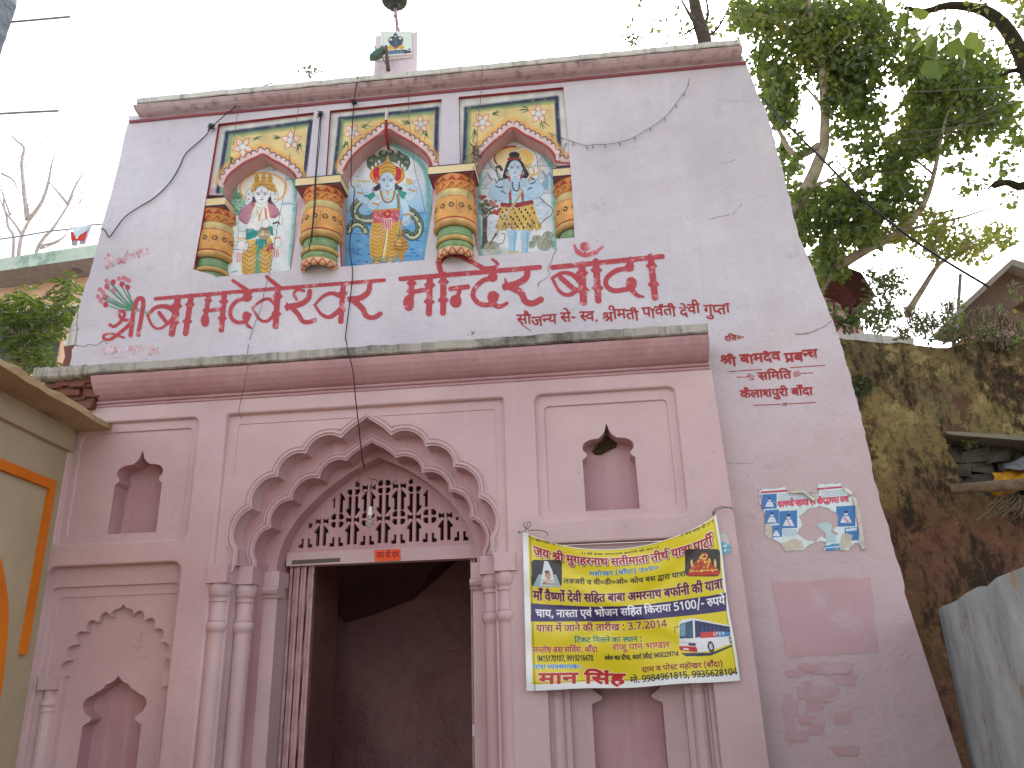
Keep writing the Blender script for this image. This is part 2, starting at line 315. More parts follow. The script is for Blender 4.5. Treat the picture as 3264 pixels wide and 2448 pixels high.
# ------------------------------------------------------------------ painted surfaces: a fine vertex-coloured sheet per picture
def cyc(p): return list(zip(p, p[1:]+p[:1]))
class Canvas:
    def __init__(s, x0, y0, x1, y1, step, bgc=None, stepy=None):
        s.x = np.arange(x0, x1+step*.5, step); s.y = np.arange(y0, y1+(stepy or step)*.5, stepy or step)
        s.X, s.Y = np.meshgrid(s.x, s.y); s.step = step
        s.c = np.zeros(s.X.shape+(3,)); s.a = np.zeros(s.X.shape)
        if bgc is not None: s.c[:] = np.array(bgc, float); s.a[:] = 1
    def win(s, x0, y0, x1, y1):
        return slice(*np.searchsorted(s.y, (y0, y1))), slice(*np.searchsorted(s.x, (x0, x1)))
    def put(s, w, k, col, a=1.0):
        k = np.clip(k*a, 0, 1)
        f = np.where(s.a[w] < .05, (k > .02)*1.0, k)[..., None]
        s.c[w] = s.c[w]*(1-f) + np.array(col, float)*f; s.a[w] = np.maximum(s.a[w], k)
    def wind(s, rings, w):
        X, Y = s.X[w], s.Y[w]; n = np.zeros(X.shape, int)
        for r in rings:
            for (ax, ay), (bx, by) in cyc(list(map(tuple, r))):
                if ay == by: continue
                t = ax+(Y-ay)*(bx-ax)/(by-ay) > X
                n += (((ay <= Y) & (by > Y)) & t).astype(int) - (((by <= Y) & (ay > Y)) & t).astype(int)
        return n != 0
    def poly(s, pts, col, a=1.0, rings=None, grad=None):
        rings = rings or [pts]; q = np.vstack([np.array(r, float) for r in rings])
        w = s.win(q[:,0].min(), q[:,1].min(), q[:,0].max(), q[:,1].max())
        if s.X[w].size == 0: return
        k = s.wind(rings, w).astype(float)
        if grad:                                   # grad = (colour 2, 'x'|'y')
            v = s.X[w] if grad[1] == 'x' else s.Y[w]; t = (v-v.min())/(np.ptp(v) or 1)
            col = np.array(col, float)*(1-t[..., None]) + np.array(grad[0], float)*t[..., None]
            s.c[w] = s.c[w]*(1-(k*a)[..., None]) + col*(k*a)[..., None]; s.a[w] = np.maximum(s.a[w], k*a)
        else: s.put(w, k, col, a)
    def line(s, pts, wd, col, a=1.0, soft=0.0, close=False):
        pts = [tuple(p) for p in pts]
        if close: pts = pts+pts[:1]
        wd = wd if isinstance(wd, (list, tuple)) else (wd, wd); n = max(len(pts)-1, 1)
        for i, (p, q) in enumerate(zip(pts, pts[1:])):
            w0 = wd[0]+(wd[1]-wd[0])*i/n; w1 = wd[0]+(wd[1]-wd[0])*(i+1)/n; m = max(w0, w1)/2+soft+s.step
            w = s.win(min(p[0], q[0])-m, min(p[1], q[1])-m, max(p[0], q[0])+m, max(p[1], q[1])+m)
            X, Y = s.X[w], s.Y[w]
            if X.size == 0: continue
            dx, dy = q[0]-p[0], q[1]-p[1]; l2 = dx*dx+dy*dy or 1e-9
            t = np.clip(((X-p[0])*dx+(Y-p[1])*dy)/l2, 0, 1); d = np.hypot(X-p[0]-t*dx, Y-p[1]-t*dy) - (w0+(w1-w0)*t)/2
            k = np.clip(.5-d/(soft+s.step*.6), 0, 1); s.put(w, k, col, a)
    def curve(s, pts, wd, col, a=1.0, soft=0.0, n=5): s.line(smooth_line(pts, n), wd, col, a, soft)
    def ell(s, cx, cy, rx, ry, col, a=1.0, rot=0, soft=0.0):
        m = max(rx, ry)*(1+soft)+s.step; w = s.win(cx-m, cy-m, cx+m, cy+m); X, Y = s.X[w]-cx, s.Y[w]-cy
        if X.size == 0: return
        c, q = math.cos(rot), math.sin(rot); r = np.hypot((X*c+Y*q)/rx, (Y*c-X*q)/ry)
        s.put(w, np.clip((1-r)/max(soft, s.step/max(rx, ry)*.6)+.5, 0, 1), col, a)
    def ring(s, cx, cy, rx, ry, wd, col, a=1.0, a0=0, a1=360, soft=0):
        s.line([(cx+rx*math.cos(math.radians(t)), cy+ry*math.sin(math.radians(t))) for t in np.linspace(a0, a1, 26)], wd, col, a, soft)
    def blob(s, pts, col, a=1.0, n=4):  s.poly([tuple(p) for p in smooth_line(list(pts)+[pts[0]], n)], col, a)
    def fillq(s, pts, col, edge=None, ew=3, a=1.0, grad=None):
        s.poly(pts, col, a, grad=grad)
        if edge is not None: s.line(pts, ew, edge, .9, close=True)
    def mottle(s, amp=.05, cells=14):
        g = RNG.normal(0, amp, (cells, cells)); yi = np.linspace(0, cells-1.001, len(s.y)); xi = np.linspace(0, cells-1.001, len(s.x))
        y0, x0 = yi.astype(int), xi.astype(int); fy, fx = (yi-y0)[:, None], (xi-x0)[None]
        v = (g[y0][:, x0]*(1-fx)+g[y0][:, x0+1]*fx)*(1-fy) + (g[y0+1][:, x0]*(1-fx)+g[y0+1][:, x0+1]*fx)*fy
        s.c *= (1+v)[..., None]
    def mesh(s, name, mat, fn, parent=None, mask=None, gain=1.0, thr=.5):
        pos = fn(s.X, s.Y); ny, nx = s.X.shape
        a = s.a if mask is None else np.where(mask, s.a, 0)
        c = np.clip(s.c/255*1.0, 0, 1); c = np.where(c <= .04045, c/12.92, ((c+.055)/1.055)**2.4)*gain
        if s.a.min() < .5:                          # colour of unpainted neighbours follows the painted ones
            pass
        ok = np.maximum(np.maximum(a[:-1, :-1], a[1:, :-1]), np.maximum(a[:-1, 1:], a[1:, 1:])) > thr if s.a.min() < .5 else \
             np.minimum(np.minimum(a[:-1, :-1], a[1:, :-1]), np.minimum(a[:-1, 1:], a[1:, 1:])) > thr
        I = np.arange(ny*nx).reshape(ny, nx)
        F = np.stack([I[:-1, :-1], I[1:, :-1], I[1:, 1:], I[:-1, 1:]], -1)[ok]
        used = np.unique(F); rm = np.full(ny*nx, -1); rm[used] = np.arange(len(used)); F = rm[F]
        me = bpy.data.meshes.new(name); me.vertices.add(len(used)); me.vertices.foreach_set('co', pos.reshape(-1, 3)[used].astype('f').ravel())
        me.loops.add(F.size); me.loops.foreach_set('vertex_index', F.ravel().astype('i'))
        me.polygons.add(len(F)); me.polygons.foreach_set('loop_start', np.arange(0, F.size, 4).astype('i'))
        ca = me.color_attributes.new('Col', 'FLOAT_COLOR', 'POINT')
        cc = np.ones((len(used), 4), 'f'); cc[:, :3] = np.clip(c.reshape(-1, 3)[used], 0, .92); ca.data.foreach_set('color', cc.ravel())
        me.materials.append(mat); me.update(calc_edges=True); me.validate()
        return link(name, me, parent)
    def bleed(s, n=3):                              # let paint colour run under its own soft edge
        for _ in range(n):
            m = s.a > .35
            acc = np.zeros_like(s.c); cnt = np.zeros(s.a.shape)
            for dy, dx in ((0,1),(0,-1),(1,0),(-1,0)):
                mm = np.roll(m, (dy,dx), (0,1)); acc += np.roll(s.c, (dy,dx), (0,1))*mm[..., None]; cnt += mm
            k = (~m) & (cnt > 0); s.c[k] = acc[k]/cnt[k][:, None]; s.a[k] = np.maximum(s.a[k], .36)
        s.a[:] = np.where(s.a > .37, 1, 0)
def onplane(c, depth): return lambda X, Y: unp(c, X, Y, depth)

# Devanagari letter outlines (quadratic contours) and the letter sequence of every inscription
GLYPHS=[
(260,[]),
(0,[[-375,847,-376,868,-318,896,-277,896,-236,896,-178,868,-177,847,-178,826,-236,797,-277,797,-318,797,-376,826],[139,863,92,763,-122,680,-275,680,-420,680,-636,769,-703,863,-565,887,-514,817,-378,747,-269,747,-154,747,-42,822,-9,889]]),
(0,[[-369,772,-370,796,-304,830,-259,830,-214,830,-150,796,-149,772,-150,748,-214,714,-259,714,-304,714,-370,748]]),
(764,[[941,218,940,148,758,80,625,80,452,80,184,208,59,356,201,382,286,276,486,153,611,153,686,153,782,188,783,227,782,264,700,322,637,347,582,342,521,341,511,411,646,413,760,457,761,494,760,530,666,562,605,562,530,562,410,542,343,525,293,594,344,608,498,632,597,632,752,632,918,554,919,495,918,417,785,375,806,365,825,355,900,350,973,350,1036,350,1136,356,1189,363,1189,551,1043,551,1043,622,1559,622,1559,551,1351,551,1351,0,1189,0,1189,290,1140,284,1048,279,997,279,962,279,911,282,940,252]]),
(548,[[1,622,1127,622,1127,551,907,551,970,512,971,464,970,374,813,328,884,296,998,211,999,152,998,102,908,34,752,0,657,0,542,0,336,61,146,199,59,313,201,338,256,260,390,141,548,74,641,74,722,74,828,111,829,160,828,201,738,270,659,301,598,295,529,294,519,364,666,366,808,414,809,463,808,493,748,538,703,551,1,551]]),
(553,[[1137,551,949,551,949,380,948,329,918,269,883,246,808,198,647,192,615,266,658,270,720,281,741,292,764,304,786,339,787,380,787,551,321,551,321,353,320,307,332,249,372,211,452,180,521,160,741,98,866,62,972,-3,973,-53,972,-93,906,-164,879,-184,735,-142,760,-122,806,-77,807,-55,806,-36,774,-7,678,28,581,56,407,106,328,129,218,178,191,212,158,248,159,316,159,551,1,551,1,622,1137,622]]),
(1023,[[941,218,940,148,758,80,625,80,452,80,184,208,59,356,201,382,286,276,486,153,611,153,686,153,782,188,783,227,782,264,700,322,637,347,582,342,521,341,511,411,646,413,760,457,761,494,760,530,666,562,605,562,530,562,410,542,343,525,293,594,344,608,498,632,597,632,752,632,918,554,919,495,918,417,785,375,806,365,825,355,900,350,973,350,1036,350,1136,356,1189,363,1189,551,1043,551,1043,622,2077,622,2077,551,1869,551,1869,0,1707,0,1707,551,1351,551,1351,0,1189,0,1189,290,1140,284,1048,279,997,279,962,279,911,282,940,252],[1709,615,1666,694,1584,785,1484,823,1417,823,1372,823,1304,814,1277,809,1229,882,1306,896,1411,896,1518,896,1676,845,1802,722,1859,615]]),
(762,[[1555,551,905,551,905,349,1000,399,1139,399,1268,399,1432,316,1433,239,1432,193,1372,89,1303,39,1159,80,1208,112,1272,196,1273,237,1272,284,1194,330,1125,330,1016,330,905,258,905,0,743,0,743,174,694,154,552,118,453,118,358,118,192,156,92,233,93,290,92,370,312,464,489,464,534,464,648,457,679,454,667,381,634,385,536,391,499,391,382,391,254,339,255,292,254,239,376,188,457,188,544,188,682,230,743,260,743,551,1,551,1,622,1555,622]]),
(818,[[1459,551,1459,0,1297,0,1297,45,1226,26,1060,7,977,7,760,7,366,114,171,239,116,274,80,319,81,338,80,359,140,393,209,393,258,393,332,370,363,350,404,369,434,428,435,458,434,484,420,531,403,551,1,551,1,622,1667,622,1667,551],[1069,232,1138,232,1254,261,1297,280,1297,551,563,551,596,514,597,458,596,376,456,280,333,253,472,169,782,79,981,79,1066,79,1222,99,1297,122,1297,198,1250,184,1122,164,1043,164,948,164,798,203,712,273,713,319,712,392,904,473,1063,473,1096,473,1204,468,1233,463,1221,394,1190,398,1116,404,1081,404,984,404,874,360,875,316,874,273,984,232]]),
(563,[[417,551,417,234,416,208,366,178,321,178,268,178,158,220,82,280,83,308,82,331,136,359,205,359,255,359,255,551,1,551,1,622,1157,622,1157,551,949,551,949,0,787,0,787,551]]),
(634,[[1299,551,1091,551,1091,0,931,0,931,165,878,148,734,118,635,118,480,118,282,204,283,275,282,304,332,355,371,371,77,369,77,441,663,441,698,441,770,440,779,440,765,370,701,370,584,370,442,321,443,274,442,231,558,188,635,188,734,188,876,231,931,260,931,551,1,551,1,622,1299,622]]),
(742,[[1307,551,1307,0,1145,0,1145,370,871,370,788,370,757,373,828,343,916,263,917,218,916,172,834,110,700,80,621,80,514,80,322,141,146,282,63,401,205,426,296,292,496,153,613,153,676,153,758,187,759,227,758,271,636,349,547,377,605,441,1145,441,1145,551,1,551,1,622,1515,622,1515,551]]),
(504,[[1039,551,743,551,743,349,633,349,536,349,408,333,363,318,252,280,253,215,252,167,340,104,482,74,567,74,674,74,826,99,911,121,965,47,876,27,678,0,573,0,434,0,216,52,92,150,93,220,92,285,228,374,450,420,577,420,581,420,581,551,1,551,1,622,1039,622]]),
(577,[[717,222,658,222,542,208,497,197,402,225,274,301,275,352,274,380,314,420,349,433,394,450,518,465,617,465,803,465,803,551,1,551,1,622,1185,622,1185,551,965,551,965,394,597,394,534,394,482,388,465,381,434,369,435,347,434,323,490,290,523,277,614,294,725,294,872,294,1068,219,1069,154,1068,87,872,0,675,0,478,0,168,88,51,158,173,207,286,139,524,74,675,74,906,74,907,152,906,187,808,222]]),
(723,[[1269,551,1269,0,1107,0,1107,551,841,551,841,321,840,279,806,221,771,198,728,173,596,146,503,146,316,146,229,205,194,228,158,298,159,352,159,551,1,551,1,622,1475,622,1475,551],[499,217,602,217,643,249,664,266,678,310,679,353,679,551,321,551,321,353,320,314,336,268,357,251,378,235,444,217]]),
(570,[[963,551,963,0,801,0,801,328,583,328,460,328,338,316,301,299,252,280,253,237,252,188,400,97,543,40,435,-12,342,28,184,108,90,194,91,242,90,277,144,333,187,351,244,376,408,399,545,399,801,399,801,551,1,551,1,622,1169,622,1169,551]]),
(642,[[1107,551,1107,0,945,0,945,180,886,161,726,132,617,132,446,132,208,229,167,322,356,342,510,413,511,467,510,517,416,568,343,568,292,568,228,544,229,521,228,470,391,461,375,391,244,400,92,461,93,519,92,575,238,632,345,632,426,632,576,597,672,525,673,469,672,395,512,303,365,274,410,238,526,203,629,203,732,203,880,243,945,275,945,551,781,551,781,622,1313,622,1313,551]]),
(520,[[827,-58,784,-24,708,46,685,73,660,71,604,68,575,68,490,68,320,89,178,136,92,215,93,272,92,316,154,379,205,401,270,430,462,456,581,456,591,456,591,551,1,551,1,622,1069,622,1069,551,753,551,753,385,655,385,538,385,396,371,347,355,302,340,252,294,253,262,252,209,410,140,575,140,586,140,610,140,625,141,612,161,613,176,612,211,696,240,747,240,832,240,922,191,923,162,922,130,864,95,821,86,844,62,910,11,961,-24]]),
(555,[[1,622,1139,622,1139,551,933,551,933,0,771,0,771,298,409,298,409,244,408,216,352,188,307,188,258,188,150,230,74,290,75,318,74,341,128,369,197,369,771,369,771,551,1,551]]),
(568,[[959,551,959,0,797,0,797,191,738,172,602,146,509,146,428,146,298,173,257,194,206,221,158,294,159,358,159,551,1,551,1,622,1167,622,1167,551],[797,551,321,551,321,369,320,328,332,280,358,251,381,240,426,217,527,217,606,217,746,255,797,280]]),
(771,[[921,551,921,349,970,373,1086,399,1157,399,1286,399,1450,316,1451,239,1450,193,1390,89,1321,39,1177,80,1226,112,1290,196,1291,237,1290,284,1210,330,1141,330,1034,330,921,257,921,0,759,0,759,193,710,174,582,146,497,146,416,146,288,175,251,197,200,226,158,297,159,354,159,551,1,551,1,622,1573,622,1573,551],[321,551,321,360,320,305,344,257,377,240,416,217,497,217,578,217,706,251,759,278,759,551]]),
(571,[[1171,551,965,551,965,0,803,0,803,165,748,147,594,118,483,118,370,118,192,160,92,235,93,286,92,372,334,464,531,464,558,464,638,461,716,457,739,454,727,385,686,389,586,395,537,395,496,395,461,392,731,224,768,238,803,256,803,551,1,551,1,622,1171,622],[255,287,254,235,388,184,485,184,520,184,586,190,617,195,337,370,254,342]]),
(703,[[349,632,422,632,538,611,583,586,618,567,664,499,665,437,665,321,1067,321,1067,551,805,551,805,622,1435,622,1435,551,1229,551,1229,0,1067,0,1067,250,665,250,665,213,664,180,606,151,567,151,528,151,444,176,372,215,328,259,329,278,328,296,382,321,449,321,507,321,507,426,506,473,486,523,465,538,424,568,339,568,284,568,228,542,229,521,228,493,322,463,437,460,421,389,270,395,92,456,93,520,92,579,244,632]]),
(598,[[1019,551,1019,0,857,0,857,250,415,250,415,213,414,180,356,151,319,151,280,151,196,176,124,215,78,259,79,278,78,296,132,321,201,321,253,321,253,551,1,551,1,622,1225,622,1225,551],[857,551,415,551,415,321,857,321]]),
(580,[[1191,622,1191,551,983,551,983,0,821,0,821,179,764,161,608,132,507,132,326,132,104,253,77,353,200,366,320,413,321,457,320,485,274,533,247,551,1,551,1,622],[259,301,298,252,420,203,519,203,618,203,766,245,821,274,821,551,423,551,480,499,481,445,480,337]]),
(409,[[791,42,683,-12,564,37,356,137,196,225,151,256,106,287,80,323,81,340,80,359,140,393,209,393,258,393,332,370,363,349,440,369,512,429,513,468,512,491,492,536,479,551,1,551,1,622,849,622,849,551,641,551,672,516,673,458,672,403,584,327,432,274,335,254,424,202,662,91]]),
(678,[[1,551,1,622,1387,622,1387,551,1179,551,1179,0,1017,0,1017,355,1004,356,989,356,940,356,840,332,748,269,713,208,559,232,582,278,623,313,574,331,478,353,419,353,338,353,252,307,253,271,252,233,338,164,502,89,619,40,511,-12,394,38,202,129,90,222,91,275,90,328,188,395,336,426,409,426,496,426,642,397,709,370,824,426,999,426,1008,426,1017,426,1017,551]]),
(556,[[1143,551,935,551,935,0,775,0,775,165,722,147,572,118,467,118,358,118,190,160,92,235,93,286,92,372,322,464,511,464,536,464,614,461,688,457,709,454,699,381,660,385,564,391,519,391,394,391,254,337,255,287,254,236,380,188,471,188,574,188,724,233,775,260,775,551,1,551,1,622,1143,622]]),
(680,[[245,189,174,189,80,224,81,255,80,284,152,314,209,314,244,314,322,299,383,276,482,292,610,378,611,443,610,499,492,566,399,566,336,566,276,539,277,516,276,501,314,466,428,442,541,440,507,370,318,376,132,459,133,517,132,568,274,632,409,632,502,632,666,589,768,504,769,440,768,371,630,254,509,221,598,182,766,87,829,43,701,-1,598,71,432,164,359,194,304,189],[1183,551,1183,0,1021,0,1021,551,843,551,843,622,1391,622,1391,551]]),
(578,[[1187,622,1187,551,979,551,979,0,817,0,817,191,756,174,608,146,509,146,428,146,298,173,257,194,206,221,158,294,159,358,159,551,1,551,1,622],[817,551,411,551,817,287],[379,240,424,217,525,217,576,217,676,233,721,245,319,507,319,369,318,328,330,280,356,251]]),
(676,[[1175,551,1175,0,1013,0,1013,266,954,257,838,251,761,251,676,251,490,266,425,277,384,264,335,253,416,201,638,91,761,42,653,-12,540,37,342,137,190,225,147,256,102,287,80,323,81,340,80,359,140,393,209,393,258,393,332,370,363,350,404,369,434,428,435,458,434,488,416,536,403,551,1,551,1,622,1383,622,1383,551],[739,322,816,322,944,330,1013,339,1013,551,563,551,576,534,596,488,597,458,596,416,558,354,525,333,628,322]]),
(531,[[643,69,714,80,806,116,807,148,806,186,690,229,561,229,422,229,276,172,277,124,276,93,322,35,464,-36,605,-89,497,-142,314,-71,116,53,117,130,116,168,178,227,231,248,192,266,138,318,139,352,138,380,178,420,213,433,258,450,376,465,459,465,723,465,723,551,1,551,1,622,1093,622,1093,551,885,551,885,394,461,394,398,394,346,388,329,381,298,369,299,347,298,327,338,296,367,284,460,300,569,300,706,300,880,258,962,191,963,153,962,95,826,19,697,2]]),
(259,[[341,551,341,0,179,0,179,551,1,551,1,622,547,622,547,551]]),
(259,[[179,551,1,551,1,622,161,622,136,644,106,694,107,724,106,802,338,896,533,896,814,896,1250,743,1409,615,1241,615,934,824,567,824,426,824,268,765,269,714,268,684,306,639,331,622,547,622,547,551,341,551,341,0,179,0]]),
(259,[[-369,615,-404,650,-440,714,-439,748,-440,813,-272,896,-121,896,-2,896,158,839,274,718,327,622,547,622,547,551,341,551,341,0,179,0,179,551,1,551,1,622,175,622,118,726,-4,825,-113,825,-194,825,-278,776,-277,733,-278,699,-238,644,-209,615]]),
(0,[[-495,-12,-388,11,-271,11,-122,11,44,-66,45,-129,44,-190,-142,-268,-313,-268,-508,-268,-790,-176,-909,-100,-787,-57,-710,-105,-570,-167,-412,-196,-313,-196,-102,-196,-101,-122,-102,-89,-200,-57,-261,-57,-316,-57,-402,-68,-443,-79]]),
(0,[[-125,-245,-176,-255,-290,-268,-345,-268,-496,-268,-666,-189,-665,-126,-666,-69,-482,11,-323,11,-174,11,50,-45,222,-136,291,-189,167,-228,58,-145,-166,-57,-311,-57,-414,-57,-518,-96,-517,-128,-518,-166,-418,-196,-355,-196,-302,-196,-218,-185,-175,-175]]),
(0,[[-337,615,-380,694,-462,785,-562,823,-629,823,-674,823,-742,814,-769,809,-817,882,-740,896,-635,896,-528,896,-370,845,-244,722,-187,615]]),
(0,[[-357,615,-412,655,-502,692,-588,703,-639,703,-680,703,-764,691,-803,682,-855,751,-810,761,-710,773,-651,773,-562,773,-422,730,-373,692,-365,694,-406,746,-482,803,-570,827,-631,827,-680,827,-744,819,-771,813,-817,882,-740,896,-635,896,-528,896,-370,845,-244,722,-187,615]]),
(259,[[341,551,341,0,179,0,179,551,1,551,1,622,547,622,547,551],[181,615,138,694,56,785,-44,823,-111,823,-156,823,-224,814,-251,809,-299,882,-222,896,-117,896,-10,896,148,845,274,722,331,615]]),
(259,[[341,551,341,0,179,0,179,551,1,551,1,622,547,622,547,551],[161,615,106,655,16,692,-70,703,-121,703,-162,703,-246,691,-285,682,-337,751,-292,761,-192,773,-133,773,-44,773,96,730,145,692,153,694,112,746,36,803,-52,827,-113,827,-162,827,-226,819,-253,813,-299,882,-222,896,-117,896,-10,896,148,845,274,722,331,615]]),
(551,[[551,121,434,121,252,172,150,263,151,321,150,380,252,469,432,520,549,520,666,520,848,469,952,378,953,319,952,261,850,171,668,121],[547,192,652,192,788,266,789,322,788,379,660,449,555,449,450,449,314,375,315,318,314,262,442,192]]),
(641,[[537,224,536,271,366,345,175,374,223,441,943,441,943,551,1,551,1,622,1313,622,1313,551,1105,551,1105,0,943,0,943,370,653,370,584,370,492,373,467,375,586,344,694,266,695,218,694,167,580,101,491,88,546,72,694,41,763,31,697,-39,596,-19,400,41,319,73,210,75,70,101,71,136,70,159,124,188,177,188,218,188,304,168,367,142,446,147,536,193]]),
(0,[[-379,615,-422,650,-480,726,-479,762,-480,829,-302,896,-169,896,-106,896,2,883,43,872,-1,806,-36,815,-112,827,-155,827,-236,827,-320,782,-319,747,-320,714,-266,651,-215,615]]),
(603,[[1237,551,905,551,905,334,948,349,1056,368,1135,368,1263,368,1263,297,1161,297,1068,297,964,277,905,253,905,0,743,0,743,174,694,154,552,118,453,118,358,118,192,156,92,233,93,290,92,370,312,464,489,464,534,464,648,457,679,454,667,381,634,385,536,391,499,391,382,391,254,339,255,292,254,239,376,188,457,188,544,188,682,230,743,260,743,551,1,551,1,622,1237,622]]),
(467,[[503,146,316,146,229,205,194,228,158,298,159,352,159,551,1,551,1,622,963,622,963,551,841,551,841,321,840,279,806,221,771,198,728,173,596,146],[499,217,602,217,643,249,664,266,678,310,679,353,679,551,321,551,321,353,320,314,336,268,357,251,378,235,444,217]]),
(358,[[1,622,747,622,747,551,1,551],[409,298,409,244,408,216,352,188,307,188,258,188,150,230,74,290,75,318,74,341,128,369,197,369,771,369,771,298]]),
(308,[[321,551,321,369,320,328,332,280,358,251,381,240,426,217,527,217,608,217,750,257,801,282,873,214,792,186,626,146,509,146,428,146,298,173,257,194,206,221,158,294,159,358,159,551,1,551,1,622,645,622,645,551]]),
(376,[[819,286,893,217,812,189,640,146,509,146,428,146,298,173,257,194,206,221,158,294,159,358,159,551,1,551,1,622,783,622,783,551,411,551],[525,217,576,217,676,233,721,245,319,507,319,369,318,328,330,280,356,251,379,240,424,217]]),
(389,[[739,322,800,322,900,327,957,332,973,260,922,255,818,251,761,251,676,251,490,266,425,277,384,264,335,253,416,201,638,91,761,42,653,-12,540,37,342,137,190,225,147,256,102,287,80,323,81,340,80,359,140,393,209,393,258,393,332,370,363,350,404,369,434,428,435,458,434,488,416,536,403,551,1,551,1,622,807,622,807,551,563,551,576,534,596,488,597,458,596,416,558,354,525,333,628,322]]),
(563,[[345,-24,251,43,787,205,787,551,417,551,417,234,416,208,366,178,321,178,268,178,158,220,82,280,83,308,82,331,136,359,205,359,255,359,255,551,1,551,1,622,1157,622,1157,551,949,551,949,0,787,0,787,122]]),
(552,[[255,65,161,132,653,281,568,335,446,380,363,380,306,380,192,364,111,343,55,417,122,433,270,456,359,456,438,456,566,431,690,374,765,326,765,551,1,551,1,622,1133,622,1133,551,927,551,927,0,765,0,765,234]]),
(568,[[91,53,429,153,320,162,257,194,206,221,158,294,159,358,159,551,1,551,1,622,1167,622,1167,551,959,551,959,0,797,0,797,193,185,-13],[797,551,321,551,321,369,320,328,332,280,358,251,381,240,426,217,525,217,602,217,746,255,797,280]]),
(707,[[487,40,391,107,895,258,778,270,590,298,515,314,428,286,246,229,153,202,57,270,138,290,292,333,367,354,260,392,178,464,179,503,178,556,348,632,495,632,626,632,798,559,799,500,798,457,708,388,639,361,726,344,966,316,1075,310,1075,551,923,551,923,622,1445,622,1445,551,1237,551,1237,0,1075,0,1075,234],[337,497,336,473,404,419,497,393,562,415,636,469,637,500,636,534,556,566,489,566,430,566,336,532]]),
(563,[[1039,296,1038,250,972,163,915,126,771,167,810,190,876,259,877,294,876,329,808,371,739,371,670,371,609,351,564,318,420,272,335,254,424,202,662,91,791,42,683,-12,564,37,356,137,196,225,151,256,106,287,80,323,81,340,80,359,140,393,209,393,258,393,332,370,363,349,440,369,512,429,513,468,512,491,492,536,479,551,1,551,1,622,1155,622,1155,551,641,551,672,516,673,458,672,442,669,429,722,440,785,440,890,440,1038,367]]),
(787,[[997,159,876,159,716,237,717,300,716,303,717,304,686,312,612,324,569,326,524,303,404,268,335,254,424,202,662,91,791,42,683,-12,564,37,356,137,196,225,151,256,106,287,80,323,81,340,80,359,140,393,209,393,258,393,332,370,363,349,440,369,512,429,513,468,512,491,492,536,479,551,1,551,1,622,1603,622,1603,551,641,551,672,516,673,458,672,421,651,390,706,384,757,373,792,401,922,437,1021,437,1142,437,1328,382,1472,289,1529,232,1403,198,1310,284,1134,369,1025,369,938,369,858,326,859,298,858,261,942,230,1001,230,1030,230,1088,235,1123,242,1171,175,1120,165,1032,159]]),
(259,[[179,551,1,551,1,622,175,622,118,726,-4,825,-113,825,-194,825,-278,776,-277,733,-278,699,-238,644,-209,615,-369,615,-404,650,-440,714,-439,748,-440,813,-272,896,-121,896,-34,896,90,865,143,833,176,864,308,896,397,896,460,896,568,883,609,872,565,806,530,815,454,827,411,827,330,827,246,782,247,747,246,746,247,746,268,720,306,658,327,622,547,622,547,551,341,551,341,0,179,0]]),
(0,[[-337,615,-380,694,-462,785,-562,823,-629,823,-674,823,-742,814,-769,809,-817,882,-740,896,-635,896,-528,896,-370,845,-244,722,-187,615],[-225,821,-226,845,-160,879,-115,879,-70,879,-4,845,-3,821,-4,797,-70,763,-115,763,-160,763,-226,797]]),
(259,[[341,551,341,0,179,0,179,551,1,551,1,622,547,622,547,551],[181,615,138,694,56,785,-44,823,-111,823,-156,823,-224,814,-251,809,-299,882,-222,896,-117,896,-10,896,148,845,274,722,331,615],[293,821,292,845,358,879,403,879,448,879,514,845,515,821,514,797,448,763,403,763,358,763,292,797]]),
(791,[[743,-59,767,-87,778,-105,779,-117,778,-139,720,-160,681,-160,644,-160,560,-146,527,-135,488,-122,436,-92,437,-76,436,-65,472,-42,515,-34,563,-24,495,60,460,101,402,144,340,159,301,159,256,159,190,135,191,112,190,90,242,67,287,67,314,67,372,73,411,80,445,17,366,3,289,3,194,3,66,63,67,111,66,151,146,200,260,222,311,222,370,222,478,204,580,148,625,91,697,3,973,60,1010,68,1047,74,942,79,752,121,634,204,635,272,634,316,696,379,747,401,812,430,1004,456,1123,456,1133,456,1133,551,1,551,1,622,1611,622,1611,551,1295,551,1295,385,1197,385,1080,385,938,371,889,355,844,340,794,294,795,262,794,209,954,140,1123,140,1130,140,1150,140,1165,141,1154,162,1155,176,1154,211,1238,240,1289,240,1374,240,1464,191,1465,162,1464,130,1396,93,1345,83,1513,-138,1375,-166,1227,40]]),
(620,[[455,-125,342,-125,174,-84,80,-13,81,33,80,92,212,171,327,187,292,224,293,272,292,316,354,379,405,401,472,430,662,456,781,456,791,456,791,551,1,551,1,622,1269,622,1269,551,953,551,953,385,855,385,738,385,596,371,547,355,454,324,455,262,454,209,612,140,781,140,788,140,808,140,823,141,812,161,813,176,812,211,896,240,947,240,1032,240,1122,191,1123,162,1122,130,1054,93,1003,83,1171,-138,1033,-166,919,-6,834,-54,616,-125],[239,34,238,-15,372,-56,459,-56,546,-56,690,-18,808,40,857,72,836,71,800,70,789,70,692,70,494,96,421,127,342,118,238,70]]),
